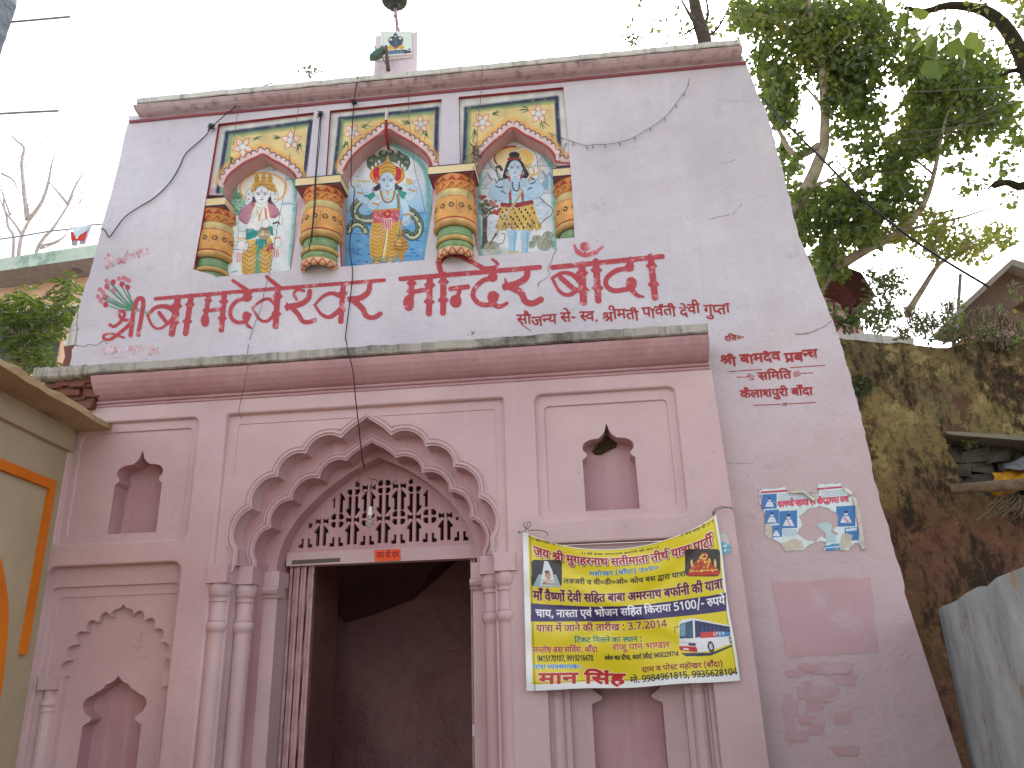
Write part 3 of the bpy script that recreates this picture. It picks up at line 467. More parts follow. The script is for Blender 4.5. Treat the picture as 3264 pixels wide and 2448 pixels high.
(903,[[1837,551,1629,551,1629,0,1467,0,1467,150,1404,130,1258,103,1143,103,988,103,798,184,799,251,798,278,834,328,873,348,778,366,660,437,661,493,660,553,824,632,951,632,1056,632,1198,576,1199,531,1198,484,1119,443,997,482,1018,492,1036,515,1037,526,1036,541,996,568,945,568,888,568,808,524,809,489,808,457,870,418,968,400,1023,397,1082,405,1153,405,1174,405,1228,403,1243,402,1229,332,1216,333,1182,333,1173,333,1072,333,958,292,959,254,958,213,1072,173,1161,173,1266,173,1414,216,1467,245,1467,551,1343,551,1343,622,1837,622],[1,622,607,622,607,551,1,551],[411,298,411,244,410,216,352,188,307,188,258,188,150,230,74,290,75,318,74,341,128,369,197,369,761,369,761,298]]),
(615,[[307,235,258,235,150,276,74,336,75,364,74,387,128,415,197,415,891,415,891,551,1,551,1,622,1261,622,1261,551,1053,551,1053,0,891,0,891,258,623,146,683,112,720,89,721,69,720,46,642,18,569,18,526,18,460,26,423,33,392,40,326,68,327,91,326,105,362,133,407,151,575,220,744,290,891,339,891,344,409,344,409,290,408,262,352,235]]),
(922,[[511,464,536,464,614,461,688,457,709,454,699,381,660,385,564,391,519,391,394,391,254,337,255,287,254,236,382,188,481,188,568,188,738,233,801,274,772,310,761,353,884,366,1004,413,1005,457,1004,485,958,533,931,551,1,551,1,622,1875,622,1875,551,1667,551,1667,0,1505,0,1505,179,1448,161,1292,132,1191,132,1092,132,936,170,881,204,832,182,718,143,568,118,467,118,362,118,192,160,92,235,93,286,92,372,322,464],[943,301,982,252,1104,203,1203,203,1302,203,1450,245,1505,274,1505,551,1107,551,1164,499,1165,445,1164,337]]),
(1022,[[761,42,653,-12,540,37,342,137,190,225,147,256,102,287,80,323,81,340,80,359,140,393,209,393,258,393,332,370,363,350,404,369,434,428,435,458,434,488,416,536,403,551,1,551,1,622,989,622,1040,632,1105,632,1186,632,1336,597,1432,525,1433,469,1432,395,1272,303,1125,274,1170,238,1286,203,1389,203,1492,203,1640,243,1705,275,1705,551,1541,551,1541,622,2073,622,2073,551,1867,551,1867,0,1705,0,1705,180,1646,161,1486,132,1377,132,1238,132,1026,197,969,259,872,251,761,251,676,251,490,266,425,277,384,264,335,253,416,201,638,91],[739,322,820,322,958,328,1039,337,1164,358,1270,422,1271,467,1270,517,1176,568,1103,568,1052,568,988,544,989,521,988,470,1151,461,1135,391,1004,400,852,461,853,519,852,536,861,551,563,551,576,534,596,488,597,458,596,416,558,354,525,333,628,322]]),
(383,[[363,201,313,714,527,714,477,201],[295,54,294,91,366,121,419,121,468,121,542,91,543,54,542,18,468,-14,419,-14,366,-14,294,18]]),
(354,[[427,-165,276,-62,136,199,137,337,136,477,274,730,427,832,589,832,452,726,306,472,307,336,306,203,450,-56,591,-165]]),
(354,[[121,-165,256,-59,400,197,401,330,400,464,258,723,119,832,283,832,432,729,572,467,573,329,572,190,432,-64,283,-165]]),
(268,[[93,-129,122,-70,176,64,191,116,385,116,399,105,372,52,276,-74,227,-129]]),
(340,[[99,338,583,338,583,256,99,256]]),
(268,[[145,54,144,91,216,121,267,121,318,121,392,91,393,54,392,18,318,-14,267,-14,216,-14,144,18]]),
(429,[[611,833,775,833,251,-166,85,-166]]),
(551,[[551,-10,320,-10,96,185,97,358,96,474,186,638,386,725,551,725,782,725,1008,532,1009,358,1008,243,918,78,716,-10],[551,66,700,66,828,210,829,358,828,504,700,649,551,649,400,649,276,504,277,358,276,212,400,66]]),
(551,[[523,0,523,446,522,488,528,589,531,622,498,605,452,584,413,567,269,508,175,568,549,714,695,714,695,0]]),
(551,[[95,76,437,262,534,315,672,399,748,481,749,530,748,587,620,649,519,649,426,649,276,611,209,582,109,640,186,675,392,724,521,724,708,724,928,622,929,533,928,478,840,380,686,284,587,231,313,85,313,81,985,81,985,0,95,0]]),
(551,[[459,-10,352,-10,162,7,81,29,81,112,166,90,362,65,455,65,634,65,800,140,801,206,800,272,600,332,429,332,299,332,299,406,429,406,588,406,756,481,757,541,756,592,622,649,513,649,408,649,248,616,177,590,87,651,160,681,376,724,513,724,722,724,938,624,939,547,938,475,768,388,631,376,631,373,802,363,982,274,983,203,982,109,726,-10]]),
(551,[[683,160,23,160,23,238,671,718,855,718,855,241,1063,241,1063,160,855,160,855,0,683,0],[683,241,683,415,682,452,688,533,694,604,695,626,687,626,672,607,620,555,599,538,197,241]]),
(551,[[477,-10,376,-10,192,9,129,29,129,113,172,98,294,77,426,66,481,66,634,66,808,140,809,219,808,290,636,363,473,363,420,363,286,354,247,350,159,378,213,714,887,714,887,633,367,633,329,428,360,432,470,438,533,438,662,438,868,391,990,298,991,229,990,117,726,-10]]),
(551,[[577,-10,446,-10,234,58,110,198,111,305,110,367,140,487,220,594,360,677,578,724,735,724,772,724,870,720,903,715,903,639,868,645,782,651,741,651,608,651,438,605,340,526,296,422,293,364,305,364,344,399,488,447,605,447,788,447,1010,334,1011,230,1010,119,776,-10],[575,65,692,65,838,145,839,230,838,298,710,377,581,377,492,377,360,338,288,279,289,247,288,204,352,120,480,65]]),
(551,[[825,633,89,633,89,714,1007,714,1007,643,465,0,275,0]]),
(551,[[553,-10,338,-10,104,93,105,182,104,255,266,346,381,374,284,405,150,490,151,554,150,611,262,687,446,725,553,725,662,725,844,687,954,611,955,553,954,488,808,406,699,378,774,358,912,305,1000,234,1001,186,1000,126,886,38,686,-10],[555,414,648,436,780,497,781,550,780,600,658,651,551,651,446,651,324,600,325,550,324,495,454,438],[549,64,686,64,826,130,827,185,826,233,680,304,527,340,404,311,278,235,279,181,278,129,408,64]]),
(551,[[381,-10,342,-10,246,-5,213,-1,213,75,246,69,332,63,375,63,506,63,678,109,774,188,818,292,823,350,811,350,772,315,626,267,511,267,326,267,104,381,105,484,104,596,338,724,539,724,670,724,880,656,1004,516,1005,409,1004,348,974,227,894,120,754,37,536,-10],[535,337,622,337,754,376,826,436,827,467,826,511,762,594,636,649,541,649,424,649,276,569,277,484,276,416,406,337]]),
(294,[[295,414,242,414,170,446,171,482,170,520,242,550,295,550,346,550,418,520,419,482,418,446,346,414],[295,-14,242,-14,170,18,171,54,170,92,242,122,295,122,346,122,418,92,419,54,418,18,346,-14]])]
TEXT={
'!! जय माता दी !!':[65,65,0,11,24,0,23,32,15,32,0,17,34,0,65,65],
'!! श्री बाबा अमरनाथ बर्फानी की जय !!':[65,65,0,53,34,0,21,32,21,32,0,3,23,25,18,32,16,0,21,20,32,43,18,34,0,7,34,0,11,24,0,65,65],
'जय श्री मुगहरनाथ सतीमाता तीर्थ यात्रा पार्टी':[11,24,0,53,34,0,23,35,9,31,25,18,32,16,0,30,15,34,23,32,15,32,0,15,34,16,43,0,24,32,51,32,0,19,32,12,56],
'महोखर (बाँदा) उ०प्र०':[23,31,39,8,25,0,66,21,32,1,17,32,67,0,4,41,52,41],
'लक्जरी व वी०डी०ओ० कोच बस द्वारा यात्रा':[26,44,11,25,34,0,27,0,27,34,41,13,34,41,6,41,0,7,39,10,0,21,30,0,60,32,25,32,0,24,32,51,32],
'माँ वैष्णों देवी सहित बाबा अमरनाथ बर्फानी की यात्रा':[23,32,1,0,27,38,48,14,58,0,17,37,27,34,0,30,33,31,15,0,21,32,21,32,0,3,23,25,18,32,16,0,21,20,32,43,18,34,0,7,34,0,24,32,51,32],
'चाय, नास्ता एवं भोजन सहित किराया 5100/- रुपये':[10,32,24,68,0,18,32,49,15,32,0,5,27,2,0,22,39,11,18,0,30,33,31,15,0,33,7,25,32,24,32,0,77,73,72,72,71,69,0,54,19,24,37],
'यात्रा में जाने की तारीख : 3.7.2014':[24,32,51,32,0,23,57,0,11,32,18,37,0,7,34,0,15,32,25,34,8,0,82,0,75,70,79,70,74,72,73,76],
'टिकट मिलने का स्थान :':[33,12,7,12,0,33,23,26,18,37,0,7,32,0,64,32,18,0,82],
'सन्तोष बस सर्विस, बाँदा':[30,46,15,39,29,0,21,30,0,30,33,27,43,30,68,0,21,32,1,17,32],
'राजू पान भण्डार':[25,32,11,36,0,19,32,18,0,22,45,13,32,25],
'9415170107, 9919216470':[81,76,73,77,73,79,72,73,72,79,68,0,81,81,73,81,74,73,78,76,79,72],
'बबेरू बस स्टैण्ड, अतर्रा (बाँदा) 9450229714':[21,21,37,55,0,21,30,0,49,12,38,45,13,68,0,3,15,25,32,43,0,66,21,32,1,17,32,67,0,81,76,77,72,74,74,81,79,73,76],
'यात्रा व्यवस्थापक :':[24,32,51,32,0,63,27,64,32,19,7,0,82],
'मान सिंह':[23,32,18,0,33,30,2,31],
'ग्राम व पोस्ट महोखर (बाँदा)':[50,32,23,0,27,0,19,39,49,12,0,23,31,39,8,25,0,66,21,32,1,17,32,67],
'मो. 9984961815, 9935628104':[23,39,70,0,81,81,80,76,81,78,73,80,73,77,68,0,81,81,75,77,78,74,80,73,72,76],
'जय श्री राम':[11,24,0,53,34,0,25,32,23],
'सौजन्य से- स्व. श्रीमती पार्वती देवी गुप्ता':[30,40,11,46,24,0,30,37,69,0,49,27,70,0,53,34,23,15,34,0,19,32,27,43,15,34,0,17,37,27,34,0,9,35,47,15,32],
'श्री बामदेव प्रबन्ध':[53,34,0,21,32,23,17,37,27,0,52,21,61],
'समिति':[30,33,23,33,15],
'कैलाशपुरी बाँदा':[7,38,26,32,28,19,35,25,34,0,21,32,1,17,32],
'रजि०-':[25,33,11,41,69],
'श्री':[53,34],
'हरी नारायण मिश्र':[31,25,34,0,18,32,25,32,24,14,0,33,23,53],
'साहाम महल- टुन्नू':[30,32,31,32,23,0,23,31,26,69,0,12,35,62,36],
'शतचण्डी महायज्ञ एवं श्रीमद्भागवत कथा':[28,15,10,45,13,34,0,23,31,32,24,42,0,5,27,2,0,53,34,23,59,32,9,27,15,0,7,16,32],
'रामकथा':[25,32,23,7,16,32]}
def _font():
    G = []
    for adv, raw in GLYPHS:
        cs = []
        for c in raw:
            p = [(c[i] >> 1, c[i+1], c[i] & 1) for i in range(0, len(c), 2)]; n = len(p)
            out = []
            for i in range(n):                      # insert implied points, flatten the quadratics
                q = p[i]; r = p[(i+1) % n]
                if q[2]: out.append((q[0], q[1]))
                else:
                    a = p[i-1]; a = a if a[2] else ((a[0]+q[0])/2, (a[1]+q[1])/2)
                    c = r if r[2] else ((q[0]+r[0])/2, (q[1]+r[1])/2)
                    for t in (.33, .67): out.append(((1-t)**2*a[0]+2*t*(1-t)*q[0]+t*t*c[0], (1-t)**2*a[1]+2*t*(1-t)*q[1]+t*t*c[1]))
                    if not r[2]: out.append((c[0], c[1]))
            cs.append(out)
        G.append((adv, cs))
    return G
GLY = _font()
def write(cv, text, a, b, h, col, bold=0, edge=None, ew=0, slant=0, shadow=None, wave=0, alpha=1.0):
    """letters of `text` from baseline point a to baseline point b, h = height of the headline above the baseline"""
    ids = TEXT[text]; tot = sum(GLY[i][0] for i in ids); L = math.hypot(b[0]-a[0], b[1]-a[1])
    ux, uy = (b[0]-a[0])/L, (b[1]-a[1])/L; sx = L/tot; sy = h/622.0; x = 0; rs = []
    for i in ids:
        adv, cs = GLY[i]; j = random.uniform(-wave, wave)
        R = [[(a[0]+ux*(x*sx+X*sx+slant*Yy*sy)+uy*(Yy*sy+j), a[1]+uy*(x*sx+X*sx+slant*Yy*sy)-ux*(Yy*sy+j)) for X, Yy in c] for c in cs]
        if R: rs.append(R)
        x += adv
    if shadow:
        for R in rs:
            for r in R: cv.line([(p[0]+shadow[0], p[1]+shadow[1]) for p in r], ew*2+bold, shadow[2], alpha, close=True)
    if edge is not None:
        for R in rs:
            for r in R: cv.line(r, ew*2+bold, edge, alpha, close=True)
            cv.poly(None, edge, alpha, rings=R)
    for R in rs:
        cv.poly(None, col, alpha, rings=R)
        if bold:
            for r in R: cv.line(r, bold, col, alpha, close=True)

# ================================================================== THE GATEWAY
YB, YF = 7.45, 7.2                       # plane of the upper storey, plane of the projecting porch
AX = -2.13                               # axis of the door
gate = thing('temple_gateway', (AX, YF, 0), 'pink and lilac plastered gateway with three painted niches over a cusped arch doorway', 'gateway')
# ---- upper storey and right flank: one wall with raked ends
NI = []                                  # the three niche frames, traced
NI.append(tr('nA', [(265,262),(1108,160),(1045,740),(1015,905),(905,1545),(850,1560),(245,1610),(215,1590),(45,1545),(112,1180),(170,840)], YB))
NI.append(tr('rt', [(95,650),(752,582),(735,985),(705,1180),(655,1480),(650,1527),(160,1567),(150,1380),(70,1040)], YB))
NI.append(tr('nB', [(690,155),(1568,72),(1612,520),(1618,640),(1640,900),(1662,1335),(1515,1345),(1508,1440),(860,1490),(840,1430),(700,700)], YB))
rake = tr('RR', [(437,285),(460,325),(500,430),(535,525),(555,560),(600,690),(625,790),(650,880),(675,985),(695,1050),(705,1120),(740,1250),(778,1340),(790,1362)], YB) + \
       tr('R9', [(826,12),(850,85),(876,150),(905,255),(932,340),(955,430),(985,520),(1008,620),(1030,720),(1058,860),(1080,980),(1125,1130),(1165,1250),(1205,1420),(1250,1560),(1265,1659)], YB)
rake2 = []
for a, b in zip(rake, rake[1:]):
    for k in range(4):
        t = k/4; rake2.append((a[0]+(b[0]-a[0])*t+random.uniform(-.006,.009), a[1]+(b[1]-a[1])*t))
rake2 += [rake[-1], (rake[-1][0]+.28, 0.0)]
left = tr('lt', [(757,668),(755,715),(735,780),(700,950),(660,1110),(600,1320),(560,1490),(515,1659)], YB) + tr('lb', [(840,720),(805,840),(770,960),(752,1030),(745,1090),(737,1180),(728,1290),(722,1360),(692,1400),(690,1470),(668,1560)], YB)
ztop = 8.14
outer = [(left[0][0]+.02, ztop)] + left + [(left[-1][0], 4.5), (-3.0, 4.45), (1.0, 4.4), (1.1, 4.0), (1.1, 0.0)] + rake2[::-1] + [(rake2[0][0], ztop)]
w = MB(); w.fill(outer, NI, YB)
w.reveal(rake2, [(0, YB), (-.0, YB+.05), (0, YB+2.2)], close=False)
w.reveal(left, [(0, YB), (0, YB+2.2)], close=False)
w.build('upper_wall', M['lilac'], gate)
d = MB()                                  # broken-off plaster strip and hollow on the left flank
d.fill(tr('lb', [(742,1045),(700,1125),(622,1345),(612,1375),(725,1362),(735,1180)], YB+.1), [], YB+.1)
d.build('flank_plaster', M['lip'], gate)
d = MB(); d.fill(tr('lb', [(612,1370),(735,1350),(700,1400),(672,1570),(560,1570),(600,1540),(625,1470)], YB+.06), [], YB+.06); d.build('flank_core', M['brick'], gate)
d = MB()                                  # maroon reveals of the niche frames, then the white bevel
for r in NI: d.reveal(r, [(0, YB-.001), (0, YB+.046)])
d.build('niche_reveal', plaster('maroon_reveal', (168,62,66), (140,54,60), dirt=(80,50,48), dirt_lo=.6, dirt_hi=.75, peel=(205,170,176)), gate)
# ---- top cornice
c = MB()
zc = lambda y, z: (y, 1.6+(z-1.6)*y/YB)
prof = [(8.2,8.31),(7.27,8.235),(7.255,8.225),(7.255,8.165),(7.265,8.155)]
c.profile(prof, -5.115, 2.055, nseg=60, jit=.004); c.build('cornice_lip', M['lip'], gate)
c = MB(); c.profile([(8.1,8.15),(7.275,8.153),(7.285,8.14),(7.315,8.118),(7.36,8.104),(7.42,8.102),(7.43,8.10),(7.46,8.09),(8.1,8.09)], -5.165, 2.075, nseg=40, jit=.002)
c.build('cornice_cove', M['cornice'], gate)
c = MB(); c.profile([(7.46,8.062),(7.425,8.058),(7.415,8.044),(7.425,8.03),(7.46,8.026)], -5.285, 2.12, nseg=30, jit=.002); c.build('string_course', M['pinkred'], gate)
# ---- mid ledge: slab, cove, beads
c = MB(); c.profile([(7.6,4.645),(6.955,4.632),(6.945,4.62),(6.945,4.545),(6.96,4.535),(7.25,4.53)], -5.0, 1.238, nseg=90, jit=.006); c.build('ledge_slab', M['slab'], gate)
c = MB(); c.profile([(7.3,4.655),(6.99,4.648),(6.95,4.632),(6.945,4.60),(6.955,4.54),(6.98,4.525),(7.25,4.52)], -5.53, -5.002, nseg=26, jit=.009); c.build('broken_ledge', M['slab'], gate)
cove = [(7.23,4.528),(6.985,4.527),(6.99,4.50),(7.01,4.455),(7.05,4.405),(7.10,4.362),(7.15,4.335),(7.185,4.322),(7.21,4.32)]
c = MB(); c.profile(cove, -4.93, 1.245, nseg=40, jit=.0015); o = c.build('ledge_cove', M['pinkdeep'], gate, smooth=False)
c = MB(); c.profile([(7.21,4.305),(7.172,4.303),(7.165,4.294),(7.172,4.285),(7.21,4.28)], -4.95, 1.25, nseg=40, jit=.0015)
c.profile([(7.21,4.268),(7.186,4.266),(7.182,4.259),(7.187,4.252),(7.21,4.249)], -4.95, 1.255, nseg=40, jit=.0015); c.build('ledge_bead', M['pinkdeep'], gate)
for k in range(26):                       # bared bricks where the cove has fallen off
    x = -5.5+random.random()*.6; z = 4.27+random.random()*.26
    if x > -4.97 : continue
    b = MB(); sx, sz = random.uniform(.06,.12), random.uniform(.025,.045)
    q = [(random.uniform(-.012,.012)) for _ in range(24)]
    b.box(x-sx, x+sx, 7.02+random.random()*.08+(4.53-z)*.3, 7.25, z-sz, z+sz)
    b.v = [(v[0]+q[i*3], v[1]+q[i*3+1], v[2]+q[i*3+2]) for i, v in enumerate(b.v)]
    b.build('bared_brick', M['brick'], gate)
# ---- porch front
def rrect(x0, x1, z0, z1, r, n=5):
    out = []
    for cx, cz, a in ((x1-r, z1-r, 0), (x0+r, z1-r, 90), (x0+r, z0+r, 180), (x1-r, z0+r, 270)):
        out += [(cx+r*math.cos(math.radians(a+90*k/n)), cz+r*math.sin(math.radians(a+90*k/n))) for k in range(n+1)]
    return out
P_UR, P_UL = rrect(-.447, .90, 2.872, 4.105, .07), rrect(-5.19, -3.843, 2.865, 4.09, .07)
P_LR, P_LL = rrect(-.432, .955, -.5, 2.66, .09), rrect(-5.21, -3.862, -.5, 2.655, .09)
cutz = lambda r: [(x, max(z, 0)) for x, z in r]
P_LR, P_LL = cutz(P_LR), cutz(P_LL)
P_DR = rrect(-3.552, -.750, -.5, 4.10, .03)
P_DR = cutz(P_DR)
block = [(-5.62, 0), (1.335, 0), (1.325, 1.5), (1.315, 2.2), (1.30, 2.9), (1.285, 3.5), (1.262, 4.335), (-5.1, 4.335), (-5.3, 4.30), (-5.55, 4.28)]
f = MB(); f.fill(block, [offset(r, .018) for r in (P_UR, P_UL, P_LR, P_LL, P_DR)], YF)
f.add([(1.335,YF,0),(1.335,YB+.01,0),(1.30,YB+.01,2.9),(1.30,YF,2.9),(1.262,YB+.01,4.33),(1.262,YF,4.33)], [(0,1,2,3),(3,2,4,5)])
for r in (P_UR, P_UL): f.reveal(r, [(.018, YF), (.006, YF+.004), (-.002, YF+.018), (-.004, YF+.05), (-.02, YF+.055)])
for r in (P_LR, P_LL): f.reveal(r, [(.018, YF), (.006, YF+.004), (0, YF+.02), (0, YF+.12)])
f.reveal(P_DR, [(.018, YF), (.006, YF+.004), (-.004, YF+.02), (-.008, YF+.055), (-.02, YF+.06)])
f.build('porch_front', M['pink'], gate)
# ---- framed panels with small ogee niches (upper pair)
def ogee(cx, zb, zs, zt, hw, big=False):
    if big: h = [(hw,zb),(hw,zs),(hw*.94,zs+.012),(.225,zs+.035),(.208,zs+.06),(.235,zs+.08),(.285,zs+.115),(.31,zs+.165),(.305,zs+.21),(.275,zs+.245),(.215,zs+.268),(.206,zs+.285),(.165,zs+.30),(.13,zs+.325),(.118,zs+.345),(.112,zs+.352),(.07,zs+.365),(.035,zs+.388),(.012,zt-.02),(.002,zt)]
    else: h = [(hw,zb),(hw,zs),(hw*.93,zs+.012),(.212,zs+.03),(.205,zs+.055),(.22,zs+.07),(.238,zs+.095),(.243,zs+.12),(.235,zs+.15),(.21,zs+.175),(.17,zs+.192),(.12,zs+.20),(.082,zs+.203),(.078,zs+.212),(.05,zs+.232),(.025,zs+.265),(.010,zt-.028),(.002,zt)]
    return [(cx+x, z) for x, z in h] + [(cx-x, z) for x, z in h[::-1]]
def upper_panel(cx, x0, x1, ncx, deep):
    f = MB(); a = rrect(x0+.003, x1-.003, 2.876, 4.09, .067); b = rrect(x0+.082, x1-.075, 2.95, 3.998, .05)
    n = ogee(ncx, 2.92, 3.447, 3.79, .248)
    y1 = YF+.055
    f.fill(a, [b], y1)
    f.reveal(b, [(0, y1), (-.004, y1+.004), (-.008, y1+.022)])
    f.fill(offset(b, -.008), [n], y1+.022)
    f.build('recessed_panel', M['pink'], gate)
    g = MB(); y2 = y1+.022
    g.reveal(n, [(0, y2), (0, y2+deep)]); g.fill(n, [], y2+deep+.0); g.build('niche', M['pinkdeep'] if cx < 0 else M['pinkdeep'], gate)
    return y2+deep
yr = upper_panel(1, -.447, .90, .23, .24); yl = upper_panel(-1, -5.19, -3.843, -4.44, .22)
# ---- lower panels: stepped frame, cusped blind arch on slender columns, ogee niche
def cusped(cx, zs, za, hw, n, bul, tip=.05):
    """lobed arch outline from the right spring over the apex to the left spring"""
    cusp = []
    for k in range(n):
        a = k/n*math.pi/2*1.08; cusp.append((hw*math.cos(a)**.85, zs+(za-.115-zs)*math.sin(a)))
    h = []
    for a, b in zip(cusp, cusp[1:]): h += arc(a, b, -bul, 6)
    l = cusp[-1]; H = za-l[1]
    h += [(l[0]*q, l[1]+H*t) for q, t in ((1,0),(1.12,.16),(1.14,.32),(1.02,.47),(.78,.57),(.5,.63),(.28,.70),(.13,.81),(.05,.92))] + [(.001, za)]
    return [(cx+x, z) for x, z in h], [(cx-x, z) for x, z in h[-2::-1]]
def lower_panel(x0, x1, cx, ncx, dz=0):
    y0 = YF+.12; f = MB()
    a = cutz(rrect(x0, x1, -.5, 2.655, .09)); b = cutz(rrect(x0+.03, x1-.03, -.5, 2.47, .06)); c2 = cutz(rrect(x0+.09, x1-.035, -.5, 2.375, .045))
    f.fill(a, [b], y0-.03); f.reveal(b, [(0, y0-.03), (-.004, y0+.0)]); f.fill(offset(b, -.004), [c2], y0)
    f.reveal(c2, [(0, y0), (-.003, y0+.012)]); y1 = y0+.012
    R, L = cusped(ncx, 1.66, 2.30, .475, 6, .52)
    hole = [(ncx+.49, 0.0), (ncx+.49, 1.66)] + R + L + [(ncx-.49, 1.66), (ncx-.49, 0.0)]
    f.fill(offset(c2, -.003), [hole], y1); y2 = y1+.075
    f.reveal(hole, [(0, y1), (0, y2)]); 
    n = ogee(ncx, 0, 1.225+dz, 1.655+dz, .285+dz*.3, True)
    f.fill(hole, [n], y2); f.build('recessed_panel', M['pink'], gate)
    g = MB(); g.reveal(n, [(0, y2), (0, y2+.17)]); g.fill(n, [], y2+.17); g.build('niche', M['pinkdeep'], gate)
    for s in (-1, 1):
        x = ncx+s*.60; k = MB(); yc = y1-.0
        k.lathe([(.062,0),(.062,1.35),(.07,1.37),(.058,1.38),(.058,1.40),(.072,1.42),(.072,1.45),(.05,1.47),(.05,1.55)], (x, yc, 0), 14)
        k.box(x-.085, x+.085, yc-.075, yc+.05, 1.55, 1.66); k.build('column', M['pink'], gate, smooth=False)
lower_panel(-5.21, -3.862, -4.53, -4.46); lower_panel(-.432, .955, .26, .235, .065)
# ---- great doorway: three arches one behind the other
L1, L2, L3, L4 = YF+.07, 7.48, 7.76, 7.97
def lobes(cusps, spring, bul):
    h = [spring]
    for a, b in zip(cusps, cusps[1:-1]): h += arc(a, b, -bul, 7)
    l, ap = cusps[-2], cusps[-1]
    h += [(l[0]*(1-t), l[1]+(ap[1]-l[1])*(t*.62+.38*t**2.6)+.20*l[0]*math.sin(math.pi*t)*(1-.35*t)) for t in (0,.12,.25,.38,.5,.62,.74,.85,.94)] + [ap]
    r = [(AX+x, z) for x, z in h]; return r + [(2*AX-x, z) for x, z in r[-2::-1]]
A1 = lobes([(1.215,2.76),(1.105,3.14),(.872,3.445),(.60,3.662),(.25,3.80),(0,4.0)], (1.215, 2.60), .265)
A2 = lobes([(1.105,2.66),(.985,2.985),(.79,3.25),(.522,3.452),(.252,3.62),(0,3.802)], (1.105, 2.58), .265)
h3 = [(1.02,2.58),(1.00,2.75),(.945,2.92),(.86,3.07),(.745,3.21),(.56,3.385),(.30,3.57),(0,3.715)]
h3 = [tuple(p) for p in smooth_line(h3, 4)]
A3 = [(AX+x, z) for x, z in h3] + [(AX-x, z) for x, z in h3[-2::-1]]
def down(a, x): return [(AX+x, 0.0), (AX+x, a[0][1])] + a + [(AX-x, a[0][1]), (AX-x, 0.0)]
H1, H2, H3 = down(A1, 1.255), down(A2, 1.11), down(A3, .985)
f = MB(); panel = cutz(rrect(-3.532, -.770, -.5, 4.08, .03)); inner = cutz(rrect(-3.452, -.838, -.5, 4.004, .03))
f.fill(panel, [inner], YF+.06); f.reveal(inner, [(0, YF+.06), (-.004, YF+.064), (-.006, L1)])
f.fill(offset(inner, -.006), [H1], L1); f.reveal(H1, [(0, L1), (0, L1+.03), (.012, L1+.09), (.0, L2)])
f.build('arch_panel', M['pink'], gate)
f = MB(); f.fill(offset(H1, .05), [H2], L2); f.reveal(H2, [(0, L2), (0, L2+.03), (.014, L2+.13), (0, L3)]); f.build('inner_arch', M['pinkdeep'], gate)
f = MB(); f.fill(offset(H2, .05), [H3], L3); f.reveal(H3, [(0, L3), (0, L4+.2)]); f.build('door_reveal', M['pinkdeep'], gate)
def bead(a, off, y, r, scroll=True):     # roll moulding that follows an arch and curls up at its feet
    p = offset(a+[(2*AX-a[0][0], a[0][1]-1), (a[0][0], a[0][1]-1)], off)[:len(a)]
    p = [q for q in p if min(math.hypot(q[0]-b[0], q[1]-b[1]) for b in a) > off*.9]
    p = [(x, y, z) for x, z in p]
    if scroll:
        for end, s in ((0, 1), (-1, -1)):
            x, _, z = p[end]; q = [(x+s*.055*(1-math.cos(t))*1.0, y, z-.055*math.sin(t)-.02) for t in np.linspace(0.2, 3.6, 9)]
            p = (q[::-1]+p) if end == 0 else (p+q)
    m = MB(); m.tube(p, r, 6); return m
for a, y in ((A1, L1), (A2, L2)):
    bead(a, .030, y-.004, .016).build('arch_moulding', M['pink'], gate, smooth=True)
    bead(a, .066, y-.001, .011).build('arch_moulding', M['pink'], gate, smooth=True)
def column(x, y, w, name='column'):
    r = w*.46; k = MB()
    k.lathe([(r,0),(r,1.98),(r*1.02,2.0),(r*1.14,2.01),(r*1.28,2.035),(r*1.32,2.06),(r*1.22,2.085),(r*1.02,2.095),(r*1.1,2.10),(r*1.1,2.115),(r*.98,2.12),(r*.98,2.28)], (x, y+r*.85, 0), 18)
    o = k.build(name, M['pink'], gate, smooth=True)
    k = MB(); k.lathe([(r*.98,2.265),(r*1.12,2.275),(r*1.12,2.30),(r*1.05,2.305),(r*1.3,2.335),(r*1.42,2.375),(r*1.42,2.41),(r*1.2,2.44)], (x, y+r*.85, 0), 18)
    k.box(x-w*.62, x+w*.62, y-.045, y+.16, 2.438, 2.452); k.box(x-w*.56, x+w*.56, y-.03, y+.16, 2.452, 2.605)
    k.build('capital', M['pink'], o)
for s in (-1, 1):
    column(AX+s*1.355, YF+.012, .17); column(AX+s*1.195, L2-.06, .17)
    b = MB(); b.box(AX+s*1.275-.016, AX+s*1.275+.016, YF+.075, L2, 0, 2.44); b.box(AX+s*1.43-.02, AX+s*1.43+.02, YF+.03, YF+.1, 0, 2.44); b.build('column_fillet', M['pink'], gate)
    x0, x1 = AX+s*1.115, AX+s*.975; x0, x1 = min(x0, x1), max(x0, x1)
    b = MB(); b.box(x0, x1, L3-.03, L4+.2, 0, 2.33); p = b.build('jamb_pier', M['pink'], gate)
    b = MB(); b.profile([(L3+.1,2.33),(L3-.05,2.33),(L3-.062,2.345),(L3-.05,2.355),(L3-.085,2.375),(L3-.10,2.405),(L3-.085,2.43),(L3-.055,2.44),(L3+.1,2.44)], x0-.02, x1+.02); b.box(x0-.012, x1+.012, L3-.05, L4, 2.441, 2.59); b.build('capital', M['pink'], p)
